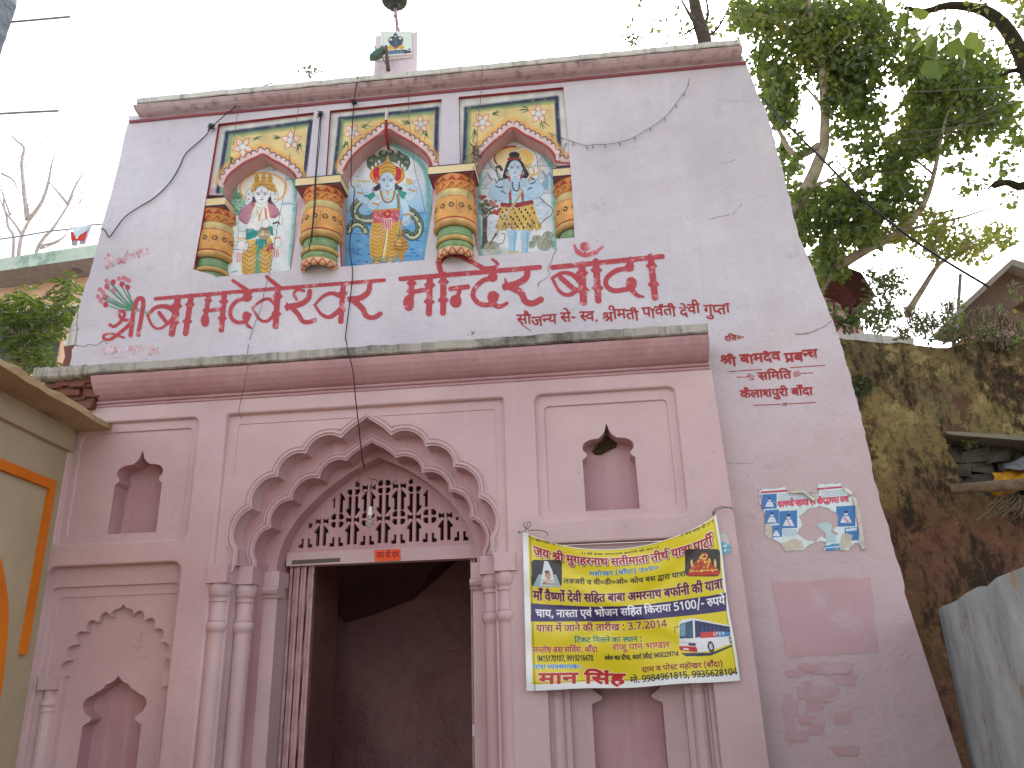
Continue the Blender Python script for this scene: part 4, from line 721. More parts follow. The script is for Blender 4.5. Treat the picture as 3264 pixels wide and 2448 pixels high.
# ---- lintel and pierced screen
LZ = 2.665
b = MB(); b.box(AX-.99, AX+.99, L4-.03, L4+.12, LZ, 2.80); b.build('lintel', M['pink'], gate)
b = MB()
b.v += [(AX-.93, L4-.032, LZ+.012), (AX-.42, L4-.032, LZ+.02), (AX-.42, L4-.032, LZ+.06), (AX-.93, L4-.032, LZ+.055)]; b.f.append((0,1,2,3)); b.m.append(0)
b.build('grey_patch', plaster('grey_cement_patch', (112,104,96), (92,86,78)), gate)
scr = [(AX+x, z) for x, z in h3 if z > 2.8]; scr = [(AX+1.0, 2.80)] + scr + [(2*AX-x, z) for x, z in scr[-2::-1]] + [(AX-1.0, 2.80)]
lim = offset(scr, -.035)
def within(p, r):
    c = False
    for (ax, ay), (bx, by) in cyc(list(r)):
        if (ay > p[1]) != (by > p[1]) and p[0] < (bx-ax)*(p[1]-ay)/(by-ay)+ax: c = not c
    return c
holes = []
T = .3275
def column_slots(cx, z0):                # one vertical run of the lattice: arrow, bow ties, inverted arrow, paired wedges
    out = []
    tall = [(.017,.105),(.032,.105),(.076,.048),(.076,.026),(.054,.026),(.054,-.105),(.017,-.105)]
    for s in (-1, 1):
        out.append([(cx+s*x, z0+z) for x, z in tall])
        out.append([(cx+s*x, z0+.150+z) for x, z in [(.012,-.032),(.036,-.014),(.072,-.032),(.072,.032),(.036,.014),(.012,.032)]])
        out.append([(cx+s*x, z0+.295-z) for x, z in tall])
        for dz, q in ((.445, 1), (.525, -1)):
            out.append([(cx+s*x, z0+dz+q*z) for x, z in [(.015,-.032),(.044,-.033),(.068,-.008),(.068,.022),(.048,.032),(.015,.026)]])
    return out
for i in range(-6, 7):
    for k in (-1, 0, 1): holes += column_slots(AX+.01+i*T/2, 2.965+(0 if i % 2 == 0 else .335)+k*.67)
for i in range(-6, 7):                   # bottom row of L-shaped slots
    cx = AX+.01+(i+.5)*T
    for s in (-1, 1): holes.append([(cx+s*x, 2.887+z) for x, z in [(.020,.055),(.046,.055),(.046,.0),(.074,-.005),(.074,-.04),(.020,-.04)]])
holes = holes[-26:]+holes[:-26]
keep = []
for h in holes:
    cxm, czm = sum(p[0] for p in h)/len(h), sum(p[1] for p in h)/len(h)
    hh = [p for p in h]
    if not all(within(p, lim) for p in hh):
        for kf in (.85, .7, .55):
            hh = [(cxm+(p[0]-cxm)*kf, czm+(p[1]-czm)*kf) for p in h]
            if all(within(p, lim) for p in hh): break
        if not all(within(p, lim) for p in hh): continue
    bb = (min(p[0] for p in hh)-.0025, max(p[0] for p in hh)+.0025, min(p[1] for p in hh)-.0025, max(p[1] for p in hh)+.0025)
    if any(not (bb[1] < k[0] or bb[0] > k[1] or bb[3] < k[2] or bb[2] > k[3]) for _, k in keep): continue
    keep.append((hh, bb))
b = MB(); b.fill(scr, [k[0] for k in keep], L4)
for k, _ in keep: b.reveal(k, [(0, L4), (0, L4+.05)])
b.build('pierced_screen', M['pinkdeep'], gate)
# ---- passage behind the door
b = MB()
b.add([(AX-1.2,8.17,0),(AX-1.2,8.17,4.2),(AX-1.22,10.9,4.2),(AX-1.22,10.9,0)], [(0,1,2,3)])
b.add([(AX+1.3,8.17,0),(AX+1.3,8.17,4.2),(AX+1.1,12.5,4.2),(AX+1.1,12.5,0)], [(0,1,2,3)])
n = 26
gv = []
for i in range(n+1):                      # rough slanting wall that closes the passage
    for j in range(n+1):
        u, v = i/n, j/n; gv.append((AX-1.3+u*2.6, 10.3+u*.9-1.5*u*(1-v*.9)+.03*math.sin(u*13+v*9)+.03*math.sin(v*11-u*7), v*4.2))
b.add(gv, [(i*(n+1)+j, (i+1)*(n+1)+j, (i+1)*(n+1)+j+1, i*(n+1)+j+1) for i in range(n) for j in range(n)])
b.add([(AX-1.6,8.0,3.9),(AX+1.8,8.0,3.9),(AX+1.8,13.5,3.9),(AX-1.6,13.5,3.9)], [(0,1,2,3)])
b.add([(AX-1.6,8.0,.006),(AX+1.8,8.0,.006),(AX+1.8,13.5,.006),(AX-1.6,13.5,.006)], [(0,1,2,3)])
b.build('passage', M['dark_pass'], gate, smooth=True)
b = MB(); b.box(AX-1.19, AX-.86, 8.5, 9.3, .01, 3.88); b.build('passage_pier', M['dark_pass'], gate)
b = MB(); b.add([(AX-.95,8.4,3.1),(AX+1.28,8.4,3.85),(AX+1.28,11.6,3.85),(AX-.5,11.6,1.7),(AX-1.15,11.6,1.6)], [(0,1,2,3,4)]); b.build('sloping_vault', plaster('shade_toned_vault', (100,70,66), (76,54,52), seed=14, bs=1.5), gate)  # darker than the passage plaster: the vault's shade is put into its colour
# ---- collapsible iron gate folded against the left jamb, its channel on the right
fg = MB(); fg.box(AX-1.0, AX+1.0, L4+.15, L4+.19, 2.67, 2.70); fg = fg.build('folding_gate', M['dark_iron'], gate)
for k in range(7):
    x = AX-.965+k*.036+(.01 if k > 4 else 0); s = MB(); y = L4+.03+(k % 2)*.02
    s.box(x, x+.027, y, y+.012, 0.02, 2.665)
    s.build('gate_channel', M['iron'], fg)
for z in (.5, 1.15, 1.8, 2.4):
    for k in range(6):
        s = MB(); x = AX-.952+k*.036; s.bar((x, L4+.075, z-.22), (x+.03, L4+.075, z+.22), .016, .005, up=(0,1,0))
        s.build('lattice_strip', M['iron'], fg)
s = MB(); s.box(AX+.945, AX+.965, L4+.0, L4+.03, 0, 2.665); s.box(AX+.915, AX+.93, L4+.03, L4+.06, 0, 2.665); s.build('gate_channel', M['iron'], fg)
s = MB(); s.box(AX+.925, AX+.96, L4-.02, L4+.0, 1.02, 1.12); s.build('latch', M['white'], fg)

# ================================================================== painted niches of the upper storey
YP, YM = YB+.045, YB+.25                 # plane of the painted spandrels, plane of the paintings
GAIN = .9
def flower(cv, x, y, r, rot=0, edge=(200,90,70)):
    for k in range(5):
        a = rot+k*2*math.pi/5; ca, sa = math.cos(a), math.sin(a)
        pet = [(x+ca*d-sa*e, y+sa*d+ca*e) for d, e in ((r*.2,-r*.12),(r*.55,-r*.3),(r*.8,-r*.16),(r*1.08,0),(r*.8,.16*r),(r*.55,.3*r),(r*.2,.12*r))]
        cv.poly(pet, (243,228,214)); cv.line(pet, r*.07, edge, .9); cv.line([(x+ca*r*.3, y+sa*r*.3), (x+ca*r*.8, y+sa*r*.8)], r*.05, (226,180,160), .8)
    cv.ell(x, y, r*.36, r*.34, (214,228,236)); cv.ring(x, y, r*.34, r*.32, r*.06, (140,170,200), .8); cv.ell(x, y, r*.15, r*.15, (244,226,190))
def leaves(cv, x, y, r, a0):
    for k in range(6):
        a = a0+random.uniform(-.7,.7); L = r*random.uniform(.6,1.2); ox, oy = random.uniform(-.25,.25)*r, random.uniform(-.25,.25)*r
        cv.line([(x+ox, y+oy), (x+ox+L*math.cos(a), y+oy+L*math.sin(a))], (r*.16, r*.05), random.choice([(46,104,74),(70,120,70),(40,84,72)]))
def spandrel(name, crop, box, step, frame, yel, arch, sc, flo, lvs, jamb_y, label):
    cv = Canvas(*box, step, (222,226,224)); k = sc
    cv.poly([(box[0], jamb_y), (box[2], jamb_y-60*k), (box[2], box[3]), (box[0], box[3])], (208,184,194))
    cv.line(frame, 46*k, (120,130,145), .5, soft=26*k); cv.line(frame, 34*k, (38,52,84), 1, soft=14*k)
    cv.poly(yel, (230,208,146))
    cv.line(yel[-1:]+yel[:3], 34*k, (112,150,104), .75, soft=26*k)
    top = [p for p in arch if p[1] < jamb_y+30*k]
    A = [tuple(p) for p in smooth_line(top, 5)]; cx = sum(p[0] for p in A)/len(A)
    out = lambda d: [(p[0]+d*nx, p[1]+d*ny) for p, (nx, ny) in ((A[i], nrm2(A, i)) for i in range(len(A)))]
    cv.line(out(64*k), 60*k, (240,176,92), .55, soft=44*k)
    cv.line(out(34*k), 66*k, (226,196,194), 1)
    ln = out(50*k); acc = 0; last = ln[0]
    for p, q in zip(ln, ln[1:]):
        acc += math.hypot(q[0]-p[0], q[1]-p[1])
        if acc > 46*k:
            acc = 0; m = q; th = math.atan2(q[1]-p[1], q[0]-p[0])
            cv.ell(m[0], m[1], 25*k, 25*k, (230,206,204)); cv.ring(m[0], m[1], 25*k, 25*k, 10*k, (112,84,104), .9, math.degrees(th)-180, math.degrees(th))
    cv.line(out(10*k), 20*k, (166,58,62), .95, soft=3*k)
    cv.line([p for p in arch if p[1] > jamb_y+60*k and p[0] < cx], 20*k, (178,84,92), .8); cv.line([p for p in arch if p[1] > jamb_y+60*k and p[0] > cx], 20*k, (178,84,92), .6)
    for x, y, r, a in flo: flower(cv, x, y, r, a)
    for x, y, r, a in lvs: leaves(cv, x, y, r, a)
    cv.mottle(.05, 20)
    for _ in range(14):                     # scuffs where the paint has flaked
        x, y = random.uniform(box[0], box[2]), random.uniform(box[1], box[3]); cv.line([(x, y), (x+random.uniform(-30,30)*k, y+random.uniform(5,50)*k)], 5*k, (196,180,170), .5)
    m = ~cv.wind([arch], (slice(None), slice(None)))
    o = cv.mesh(name, M['panelpaint'], onplane(crop, YP), gate, mask=m, gain=GAIN); o['label'] = label
    b = MB(); ring = tr(crop, arch, YP); b.reveal(ring, [(0, YP), (0, YM+.01)]); b.build('arch_soffit', M['soffit'], gate)
def nrm2(A, i):
    p, q = A[max(i-1, 0)], A[min(i+1, len(A)-1)]; dx, dy = q[0]-p[0], q[1]-p[1]; l = math.hypot(dx, dy) or 1; return (dy/l, -dx/l)
M['soffit'] = plaster('niche_soffit', (206,168,170), (188,148,152), dirt=(120,90,86), dirt_lo=.6, dirt_hi=.8, seed=21)

arch1 = [(28,1648),(38,1560),(100,1180),(150,893),(309,890),(325,800),(365,722),(430,662),(520,603),(600,568),(660,543),(735,588),(800,618),(860,655),(910,695),(942,745),(957,810),(955,960),(925,1320),(893,1570)]
spandrel('spandrel_panel', 'nA', (20,150,1130,1640), 4, [(262,860),(345,345),(1080,245),(1018,740)], [(300,860),(380,362),(1052,272),(1005,800)], arch1, 1.0,
         [(480,465,88,.3),(905,408,88,-.35)], [(590,400,60,-.3),(800,380,60,3.3),(385,560,60,2.0),(975,450,60,1.2)], 840, 'yellow flowered spandrel over the left niche')
arch2 = [(148,1580),(158,1300),(163,1060),(180,1005),(215,945),(270,885),(330,838),(385,800),(432,768),(490,798),(560,836),(625,882),(668,930),(692,990),(700,1060),(690,1220),(670,1480),(655,1535)]
spandrel('spandrel_panel', 'rt', (40,560,770,1580), 2.8, [(120,1040),(158,700),(725,640),(715,1010)], [(140,1040),(172,712),(708,660),(695,1000)], arch2, .66,
         [(225,778,50,.3),(628,730,50,-.35)], [(290,738,42,-.1),(560,715,42,3.2),(190,840,42,2.1),(655,775,42,1.3)], 1035, 'yellow flowered spandrel over the middle niche')
arch3 = [(848,1500),(836,1300),(828,900),(838,745),(872,665),(935,592),(1010,522),(1080,470),(1145,425),(1230,475),(1330,525),(1420,575),(1480,640),(1502,705),(1506,735),(1650,728),(1665,900),(1680,1340),(1520,1352),(1512,1455)]
spandrel('spandrel_panel', 'nB', (660,60,1670,1500), 3.8, [(735,760),(755,255),(1510,165),(1540,660)], [(765,800),(775,268),(1488,192),(1515,720)], arch3, .95,
         [(890,368,80,.3),(1360,298,80,-.35)], [(990,295,58,-.2),(1260,258,58,3.2),(830,440,58,1.6),(1395,375,58,1.2)], 700, 'yellow flowered spandrel over the right niche')

def edge_wash(cv, pts, k): cv.line(smooth_line(pts, 4), 36*k, (96,182,172), .75, soft=34*k)
GOLD, GOLDD, SKINB, INK = (222,178,84), (150,104,46), (182,216,240), (70,66,84)
def folds(cv, x0, x1, y0, y1, n, sag, w, col):
    for k in range(n):
        t = (k+.5)/n; y = y0+(y1-y0)*t; cv.curve([(x0, y), ((x0+x1)/2, y+sag), (x1, y-sag*.3)], w, col, .85)
def face(cv, x, y, rx, ry, skin, hair=True):
    cv.ell(x, y, rx, ry, skin); cv.ring(x, y, rx, ry, rx*.06, (120,140,165), .8)
    for s in (-1, 1):
        cv.curve([(x+s*rx*.2, y-ry*.2), (x+s*rx*.45, y-ry*.32), (x+s*rx*.75, y-ry*.2)], rx*.07, INK)
        cv.ell(x+s*rx*.45, y-ry*.06, rx*.22, ry*.09, (250,250,250)); cv.ell(x+s*rx*.45, y-ry*.06, rx*.1, ry*.09, (40,40,60)); cv.line([(x+s*rx*.2, y-ry*.1), (x+s*rx*.45, y-ry*.16), (x+s*rx*.7, y-ry*.08)], rx*.05, INK)
        cv.ell(x+s*rx*1.02, y+ry*.02, rx*.13, ry*.2, skin)
    cv.curve([(x+rx*.03, y-ry*.05), (x+rx*.12, y+ry*.25), (x-rx*.1, y+ry*.28)], rx*.05, (140,150,170)); cv.ell(x, y+ry*.5, rx*.28, ry*.07, (186,110,120))
    cv.line([(x, y-ry*.62), (x, y-ry*.3)], rx*.1, (200,70,60))
# ---- left painting: three-headed white-bearded figure in yellow with a water pot
c = Canvas(200, 530, 1000, 1650, 3.6, (228,240,244))
for pts in ([(470,715),(520,700),(570,715)],[(740,668),(790,662),(830,675)],[(870,752),(920,745),(960,760)],[(830,970),(880,962),(930,972)],[(380,1570),(430,1560)]): c.curve(pts, 10, (120,180,220), .8, soft=8)
for x, y, r in ((400,840,42),(432,900,46),(388,950,44),(450,990,48),(415,1040,40),(405,1140,30),(470,950,34)): c.blob([(x+r*random.uniform(.8,1.15)*math.cos(a), y+r*.8*random.uniform(.8,1.15)*math.sin(a)) for a in np.linspace(0, 5.6, 8)], random.choice([(126,196,168),(104,178,140),(150,206,180)]), .9)
for _ in range(60): x, y = random.uniform(365,500), random.uniform(810,1080); c.line([(x, y), (x+random.uniform(5,26), y+random.uniform(-6,6))], 7, random.choice([(60,110,90),(80,140,110),(150,130,90)]), .8)
c.blob([(338,1010),(362,1030),(382,1015),(392,1080),(372,1200),(352,1400),(335,1530),(362,1606),(240,1612),(268,1450),(298,1250),(325,1100)], (88,128,136))
for x in (300,315,330,345,275): c.curve([(x+25, 1060), (x+12, 1250), (x, 1430), (x-18, 1600)], random.uniform(6,14), random.choice([(42,54,70),(60,80,96),(130,170,170)]), .8)
c.ell(660, 830, 205, 138, (250,248,232)); c.ring(660, 830, 205, 136, 14, (236,186,84), 1, soft=4)
for x in (540, 760): c.ell(x, 895, 34, 62, (226,236,240)); c.ring(x, 895, 34, 62, 4, (130,130,140)); c.ell(x+(-8 if x < 600 else 8), 880, 8, 5, INK); c.ell(x+(-6 if x < 600 else 6), 925, 12, 5, (200,110,120))
c.blob([(552,868),(560,800),(600,772),(660,768),(720,772),(765,800),(778,868),(720,850),(648,838),(590,856)], GOLD)
for x, y in ((605,702),(665,685),(720,690)):
    c.poly([(x-26,790),(x-20,765),(x-26,750),(x-14,742),(x-22,728),(x,y),(x+22,728),(x+14,742),(x+26,750),(x+20,765),(x+26,790)], GOLD); c.line([(x-22,765),(x+22,765)], 6, GOLDD); c.line([(x-24,740),(x+24,740)], 5, GOLDD)
for t in np.linspace(0, 1, 9): c.ell(570+190*t, 850-18*math.sin(math.pi*t), 8, 8, GOLDD)
for a, b in (((580,835),(750,830)),((575,815),(755,812))): c.curve([a, ((a[0]+b[0])/2, a[1]-22), b], 6, GOLDD)
for s, x in ((-1, 590), (1, 706)): c.blob([(x,865),(x+s*22,905),(x+s*30,950),(x+s*70,985),(x+s*20,985),(x-s*8,940)], (58,48,66))
c.poly([(520,1010),(600,960),(700,960),(780,1010),(800,1120),(745,1180),(540,1180),(470,1120)], (238,244,244))
face(c, 648, 890, 64, 80, (230,240,246))
c.blob([(495,985),(590,952),(560,1020),(545,1090),(515,1150),(445,1100),(455,1030)], (176,106,132)); c.blob([(700,955),(770,985),(806,1050),(770,1090),(722,1085),(712,1020)], (166,96,122))
for k in range(6): c.line([(500+k*12,975+k*2),(452+k*13,1085+k*12)], 6, (226,196,210), .8); c.line([(712+k*13,965+k*6),(730+k*11,1075-k*4)], 6, (222,190,204), .8)
for pts in ([(548,1085),(560,1030),(590,975)],[(722,1085),(712,1030),(700,970)]): c.curve(pts, 9, (226,150,70))
c.curve([(590,985),(640,1005),(690,985)], 12, (210,214,214)); c.curve([(600,1010),(630,1080),(650,1010)], 8, (222,170,70)); c.line([(680,1010),(690,1110)], 20, (214,130,100)); c.line([(625,1060),(625,1110)], 14, GOLD)
for pts in ([(450,1090),(440,1180),(470,1210),(560,1190)],[(445,1200),(440,1290),(470,1340)],[(770,1080),(820,1060),(825,1140),(770,1160),(740,1150)],[(750,1165),(790,1250),(785,1330)],[(560,1040),(545,1110),(560,1130),(590,1110),(600,1050)]): c.curve(pts, 5, (150,160,170), .9)
c.ell(575, 1080, 24, 46, (236,240,240)); c.line([(560,1050),(560,1110)], 3, (170,170,180)); c.line([(575,1045),(575,1110)], 3, (170,170,180))
c.poly([(508,1190),(600,1180),(630,1215),(595,1265),(505,1292)], (36,150,146)); c.poly([(705,1160),(745,1165),(752,1250),(705,1235)], (36,150,146))
c.blob([(510,1292),(600,1278),(615,1300),(612,1440),(586,1592),(482,1594),(472,1450)], GOLD); c.blob([(625,1300),(715,1262),(745,1340),(730,1480),(690,1585),(618,1585)], GOLD)
folds(c, 485, 600, 1300, 1580, 7, 34, 7, (120,108,62)); folds(c, 628, 735, 1290, 1570, 7, 34, 7, (120,108,62))
c.poly([(600,1360),(636,1360),(640,1585),(585,1585)], (116,168,128)); c.line([(612,1370),(606,1580)], 4, (60,110,80))
c.poly([(600,1275),(690,1268),(698,1335),(668,1322),(660,1365),(608,1368),(612,1325),(582,1332)], (48,154,154))
for x in (600,630,655,680): c.line([(x,1280),(x+3,1350)], 4, (24,104,110))
c.ell(668, 1232, 58, 50, (164,154,120)); c.poly([(618,1190),(720,1184),(708,1212),(628,1216)], (150,140,110)); c.ell(668, 1185, 54, 14, (120,112,92)); c.ell(655, 1225, 14, 26, (206,200,170), .8); c.line([(622,1240),(715,1238)], 6, (230,230,220))
c.ell(602, 1172, 32, 30, (236,240,240)); c.ell(680, 1140, 34, 38, (236,240,240)); c.ring(680, 1140, 34, 38, 4, (170,170,180))
c.fillq([(384,1298),(532,1310),(522,1378),(378,1366)], (220,234,240), (96,130,160), 6); c.line([(400,1330),(440,1334)], 5, (140,160,180)); c.ell(468, 1332, 36, 44, (238,242,244)); c.ring(468, 1332, 36, 44, 4, (160,170,180))
c.curve([(445,1275),(480,1270),(520,1285)], 9, (228,140,70)); c.curve([(752,1275),(785,1262),(815,1268)], 9, (228,140,70)); c.ell(790, 1310, 30, 42, (238,242,244)); c.ring(790, 1310, 30, 42, 4, (160,170,180))
for k in range(6): c.line([(430+k*9,1395+k*2),(422+k*11,1478)], 8, (206,110,116) if k % 2 else (236,214,214), .9); c.line([(750+k*8,1365),(752+k*9,1440-k*2)], 8, (206,110,116) if k % 2 else (236,214,214), .9)
c.blob([(684,1375),(715,1330),(752,1310),(748,1345),(765,1362),(725,1372),(705,1396)], (176,70,92)); c.curve([(750,1140),(790,1128),(800,1140)], 14, (20,20,26))
edge_wash(c, [(245,1605),(330,960),(355,820),(420,740),(560,650),(680,598),(800,645),(900,700),(945,790),(950,900),(905,1500)], 1.0)
c.mottle(.03)
o = c.mesh('mural', M['paint'], onplane('nA', YM), gate, gain=1.0); o['label'] = 'left wall painting of a three-headed crowned figure in a yellow dhoti with a water pot and a book'
# ---- middle painting: blue four-armed figure under a hooded serpent, sea behind
c = Canvas(130, 740, 740, 1600, 2.4, (226,236,246))
c.poly([(130,1080),(740,1060),(740,1260),(130,1280)], (226,236,246), grad=((132,190,232),'y')); c.poly([(130,1262),(740,1242),(740,1600),(130,1600)], (118,182,230), grad=((96,168,220),'y'))
for _ in range(110): x, y = random.uniform(160,690), random.uniform(1000,1560); L = random.uniform(14,40); c.curve([(x,y),(x+L/2,y-4),(x+L,y-1)], 5 if y > 1250 else 4, (52,104,180) if y > 1200 else (150,180,220), .85)
DK, BEL = (98,120,104), (214,220,190)
for pts, wd in (([(365,1200),(310,1170),(262,1190),(238,1235),(262,1280),(330,1290),(372,1262)], 44),([(205,1355),(225,1322),(258,1312),(288,1328),(304,1358)], 38),([(548,1230),(590,1262),(622,1320),(612,1372),(575,1390),(540,1370)], 44)):
    c.curve(pts, wd+6, (40,50,46)); c.curve(pts, wd, DK); q = smooth_line(pts, 5); c.line([(p[0]+3, p[1]+7) for p in q], 12, BEL, .8)
    for p in q[::3]: c.ell(p[0]-2, p[1]-8, 6, 5, (24,30,28))
c.blob([(352,1008),(318,985),(312,945),(338,905),(372,908),(388,884),(425,892),(445,878),(478,892),(505,886),(528,908),(558,920),(566,962),(548,1000),(520,1000),(495,965),(440,950),(390,965)], (96,116,104))
for x, y, a in ((335,945,.5),(375,915,.8),(410,900,1.2),(445,893,1.57),(482,900,1.9),(518,920,2.3),(545,955,2.6)): c.ring(x, y, 22, 17, 3, (30,38,34)); c.ell(x-4, y-2, 3.5, 3, (230,220,150)); c.ell(x+6, y-2, 3.5, 3, (230,220,150))
for x, y in ((345,985),(365,965),(385,950),(500,955),(520,975),(535,990)): c.ell(x, y, 7, 12, (226,228,214))
c.ell(432, 1030, 104, 66, (238,186,96)); c.ring(432, 1030, 96, 58, 8, (206,120,60)); c.ell(372, 1022, 24, 42, (196,50,62)); c.ell(492, 1022, 24, 42, (196,50,62))
c.poly([(388,1040),(384,1000),(404,985),(410,955),(424,945),(435,905),(447,945),(462,955),(466,985),(484,1000),(480,1040)], GOLD)
for y in (960,985,1005,1022): c.curve([(396,y+6),(434,y-4),(474,y+6)], 4, GOLDD)
for s, x in ((-1,386),(1,482)): c.blob([(x,1075),(x+s*18,1090),(x+s*42,1108),(x+s*20,1124),(x-s*6,1110)], (48,46,62))
c.blob([(352,1132),(395,1112),(470,1112),(520,1140),(512,1180),(500,1225),(440,1236),(384,1226),(368,1180)], SKINB)
for pts, wd in (([(362,1150),(318,1180),(276,1160),(262,1110)], 40),([(372,1160),(330,1205),(360,1210),(376,1165)], 34),([(505,1150),(566,1160),(585,1120),(560,1082)], 38),([(512,1160),(538,1220),(545,1270),(540,1305)], 40)):
    c.curve(pts, wd+4, (120,160,200)); c.curve(pts, wd, (190,220,242))
c.ell(376, 1160, 20, 34, (206,226,240)); c.ell(262, 1098, 20, 26, (206,226,240)); c.ell(541, 1302, 22, 26, (200,224,242))
for k in range(4): c.line([(366+k*6,1140),(367+k*6,1172)], 2.4, (140,165,195)); c.line([(250+k*8,1085),(250+k*7,1105)], 2.4, (140,165,195)); c.line([(530+k*8,1295),(528+k*8,1325)], 2.4, (140,165,195))
c.line([(262,1064),(330,1066)], 8, (216,190,110)); c.poly([(538,1045),(575,1052),(585,1080),(552,1090)], (214,190,120))
for pts in ([(258,1132),(284,1136)],[(346,1192),(382,1204)],[(560,1112),(592,1124)],[(528,1262),(562,1258)]): c.line(pts, 10, (206,150,70))
face(c, 433, 1066, 45, 54, (196,222,244))
c.curve([(392,1120),(405,1170),(435,1190),(465,1170),(478,1118)], 9, GOLDD); c.curve([(400,1120),(412,1158),(435,1172),(458,1158),(470,1120)], 6, GOLD); c.poly([(424,1120),(446,1120),(436,1160)], GOLD); c.line([(350,1112),(350,1140)], 10, (206,110,130))
c.poly([(482,1108),(548,1132),(528,1172),(508,1158)], (60,150,132)); c.poly([(305,1150),(350,1128),(366,1150),(330,1178)], (60,150,132)); c.blob([(480,1128),(505,1160),(508,1240),(498,1310),(512,1390),(492,1395),(486,1290),(490,1200)], (70,156,140)); c.line([(498,1130),(502,1235)], 6, (206,90,70))
c.blob([(345,1292),(415,1300),(424,1430),(402,1542),(344,1538),(328,1410)], GOLD); c.blob([(430,1300),(500,1290),(494,1400),(476,1532),(420,1545),(414,1430)], GOLD)
folds(c, 340, 412, 1310, 1530, 10, 16, 4, (168,122,54)); folds(c, 428, 494, 1310, 1530, 10, 16, 4, (168,122,54))
c.line([(434,1330),(424,1430),(408,1510)], 12, (238,228,190)); c.line([(428,1340),(402,1510)], 3, (120,90,50))
for y in (1506,1520,1534): c.curve([(346,y),(376,y+8),(404,y+2)], 5, (70,140,120)); c.curve([(420,y+3),(448,y+8),(474,y-2)], 5, (70,140,120))
c.poly([(348,1242),(500,1232),(506,1268),(490,1306),(352,1312),(342,1270)], (204,96,108))
for k in range(26): x, y = random.uniform(350,495), random.uniform(1245,1300); c.line([(x,y),(x+10,y+9)], 4, (240,214,216) if k % 2 else (168,52,64), .9)
c.line([(352,1238),(500,1228)], 12, (206,150,80)); c.poly([(408,1285),(462,1280),(456,1345),(404,1348)], (232,206,206)); 
for k in range(5): c.line([(412+k*10,1290),(409+k*10,1342)], 5, (196,70,84))
c.ell(434, 1256, 22, 24, (190,46,60)); c.ell(434, 1256, 9, 9, GOLD)
c.line([(512,1300),(514,1410)], 12, (196,150,72)); c.ell(512, 1444, 44, 50, (196,146,70)); c.ell(500, 1430, 14, 22, (232,196,120), .8)
for y in (1420,1440,1460): c.curve([(470,y),(512,y+8),(554,y)], 4, (110,76,36))
c.ell(513, 1504, 20, 27, (196,146,70)); c.line([(486,1382),(530,1380)], 8, (150,90,60)); c.line([(496,1400),(506,1340)], 6, (90,150,130))
for k in range(12): c.line([(290+k*20,1560-(k%2)*26),(310+k*20,1560-((k+1)%2)*26)], 4, (70,50,60)); c.poly([(290+k*20,1575),(300+k*20,1540),(312+k*20,1575)], (240,220,224), .9)
for x in (375, 448): c.ell(x, 1552, 26, 12, (226,210,190)); c.line([(x-20,1548),(x+20,1548)], 5, (206,120,90))
edge_wash(c, [(172,1560),(182,1200),(190,1030),(240,950),(330,885),(430,836),(540,890),(630,960),(668,1050),(676,1200),(662,1500)], .62)
c.mottle(.03)
o = c.mesh('mural', M['paint'], onplane('rt', YM), gate, gain=1.0); o['label'] = 'middle wall painting of a blue four-armed crowned figure under a serpent hood standing in the sea'
# ---- right painting: blue figure in a spotted skin with a trident, mountains behind
c = Canvas(800, 400, 1560, 1520, 3.4, (226,236,244))
for tri in ([(862,895),(932,790),(1010,895)],[(890,925),(992,838),(1060,930)],[(868,760),(940,692),(1010,745)],[(1325,735),(1402,648),(1482,735)],[(1335,860),(1392,768),(1440,820)],[(1340,960),(1448,785),(1500,860),(1500,965)]):
    c.fillq(tri, (208,220,230), (110,124,140), 4); ax, ay = tri[1]
    for k in range(5): c.line([(ax+2+k*3, ay+10+k*8), (ax+20+k*9, ay+45+k*10)], 5, (96,112,128), .7)
c.poly([(1360,940),(1448,790),(1440,940)], (128,180,214), .9)
c.poly([(862,1200),(1040,1190),(1030,1330),(862,1340)], (214,228,240)); c.poly([(1290,940),(1380,1000),(1470,1110),(1390,1210),(1320,1200)], (206,224,240))
for _ in range(40): x, y = random.choice([(random.uniform(930,1020), random.uniform(1180,1340)), (random.uniform(1300,1400), random.uniform(1000,1180))]); c.line([(x,y),(x+random.uniform(14,30),y)], 4, (120,160,200), .8)
c.curve([(1362,985),(1400,1030),(1478,1098),(1462,1150),(1420,1180),(1380,1222)], 7, (70,64,70)); c.curve([(1020,1390),(1060,1380),(1080,1310),(1050,1300)], 6, (90,86,84))
c.ell(1155, 668, 168, 100, (240,206,120)); c.ell(1110, 690, 120, 92, (246,232,190), .8, soft=.5); c.ring(1155, 668, 166, 98, 12, (150,54,64), .9, 150, 275, soft=4)
c.curve([(1160,618),(1210,585),(1270,592),(1330,650),(1346,760)], (22,5), (236,242,248)); c.curve([(1160,618),(1212,578),(1275,582),(1340,645),(1352,760)], 5, (120,130,150))
for x, y, r, g in ((890,1000,44,0),(925,1040,52,1),(985,1060,46,0),(880,1070,40,1),(950,1100,50,1),(1000,1120,36,0),(905,1120,44,1)):
    for _ in range(16): a, d = random.uniform(0,6.28), r*random.uniform(0,1); c.ell(x+d*math.cos(a), y+.8*d*math.sin(a), 13, 10, random.choice([(168,62,66),(186,84,80)]) if not g else random.choice([(84,104,72),(110,120,84),(70,84,66)]), .95)
c.blob([(892,1165),(930,1165),(928,1300),(940,1400),(960,1425),(868,1430),(884,1380),(890,1280)], (110,104,100))
for x in (898,908,920): c.curve([(x,1170),(x-4,1290),(x-8,1415)], 5, (66,60,62))
for q in ((905,1180,870,1120),(915,1180,960,1120),(910,1180,930,1090)): c.line([q[:2],q[2:]], 10, (110,104,100))
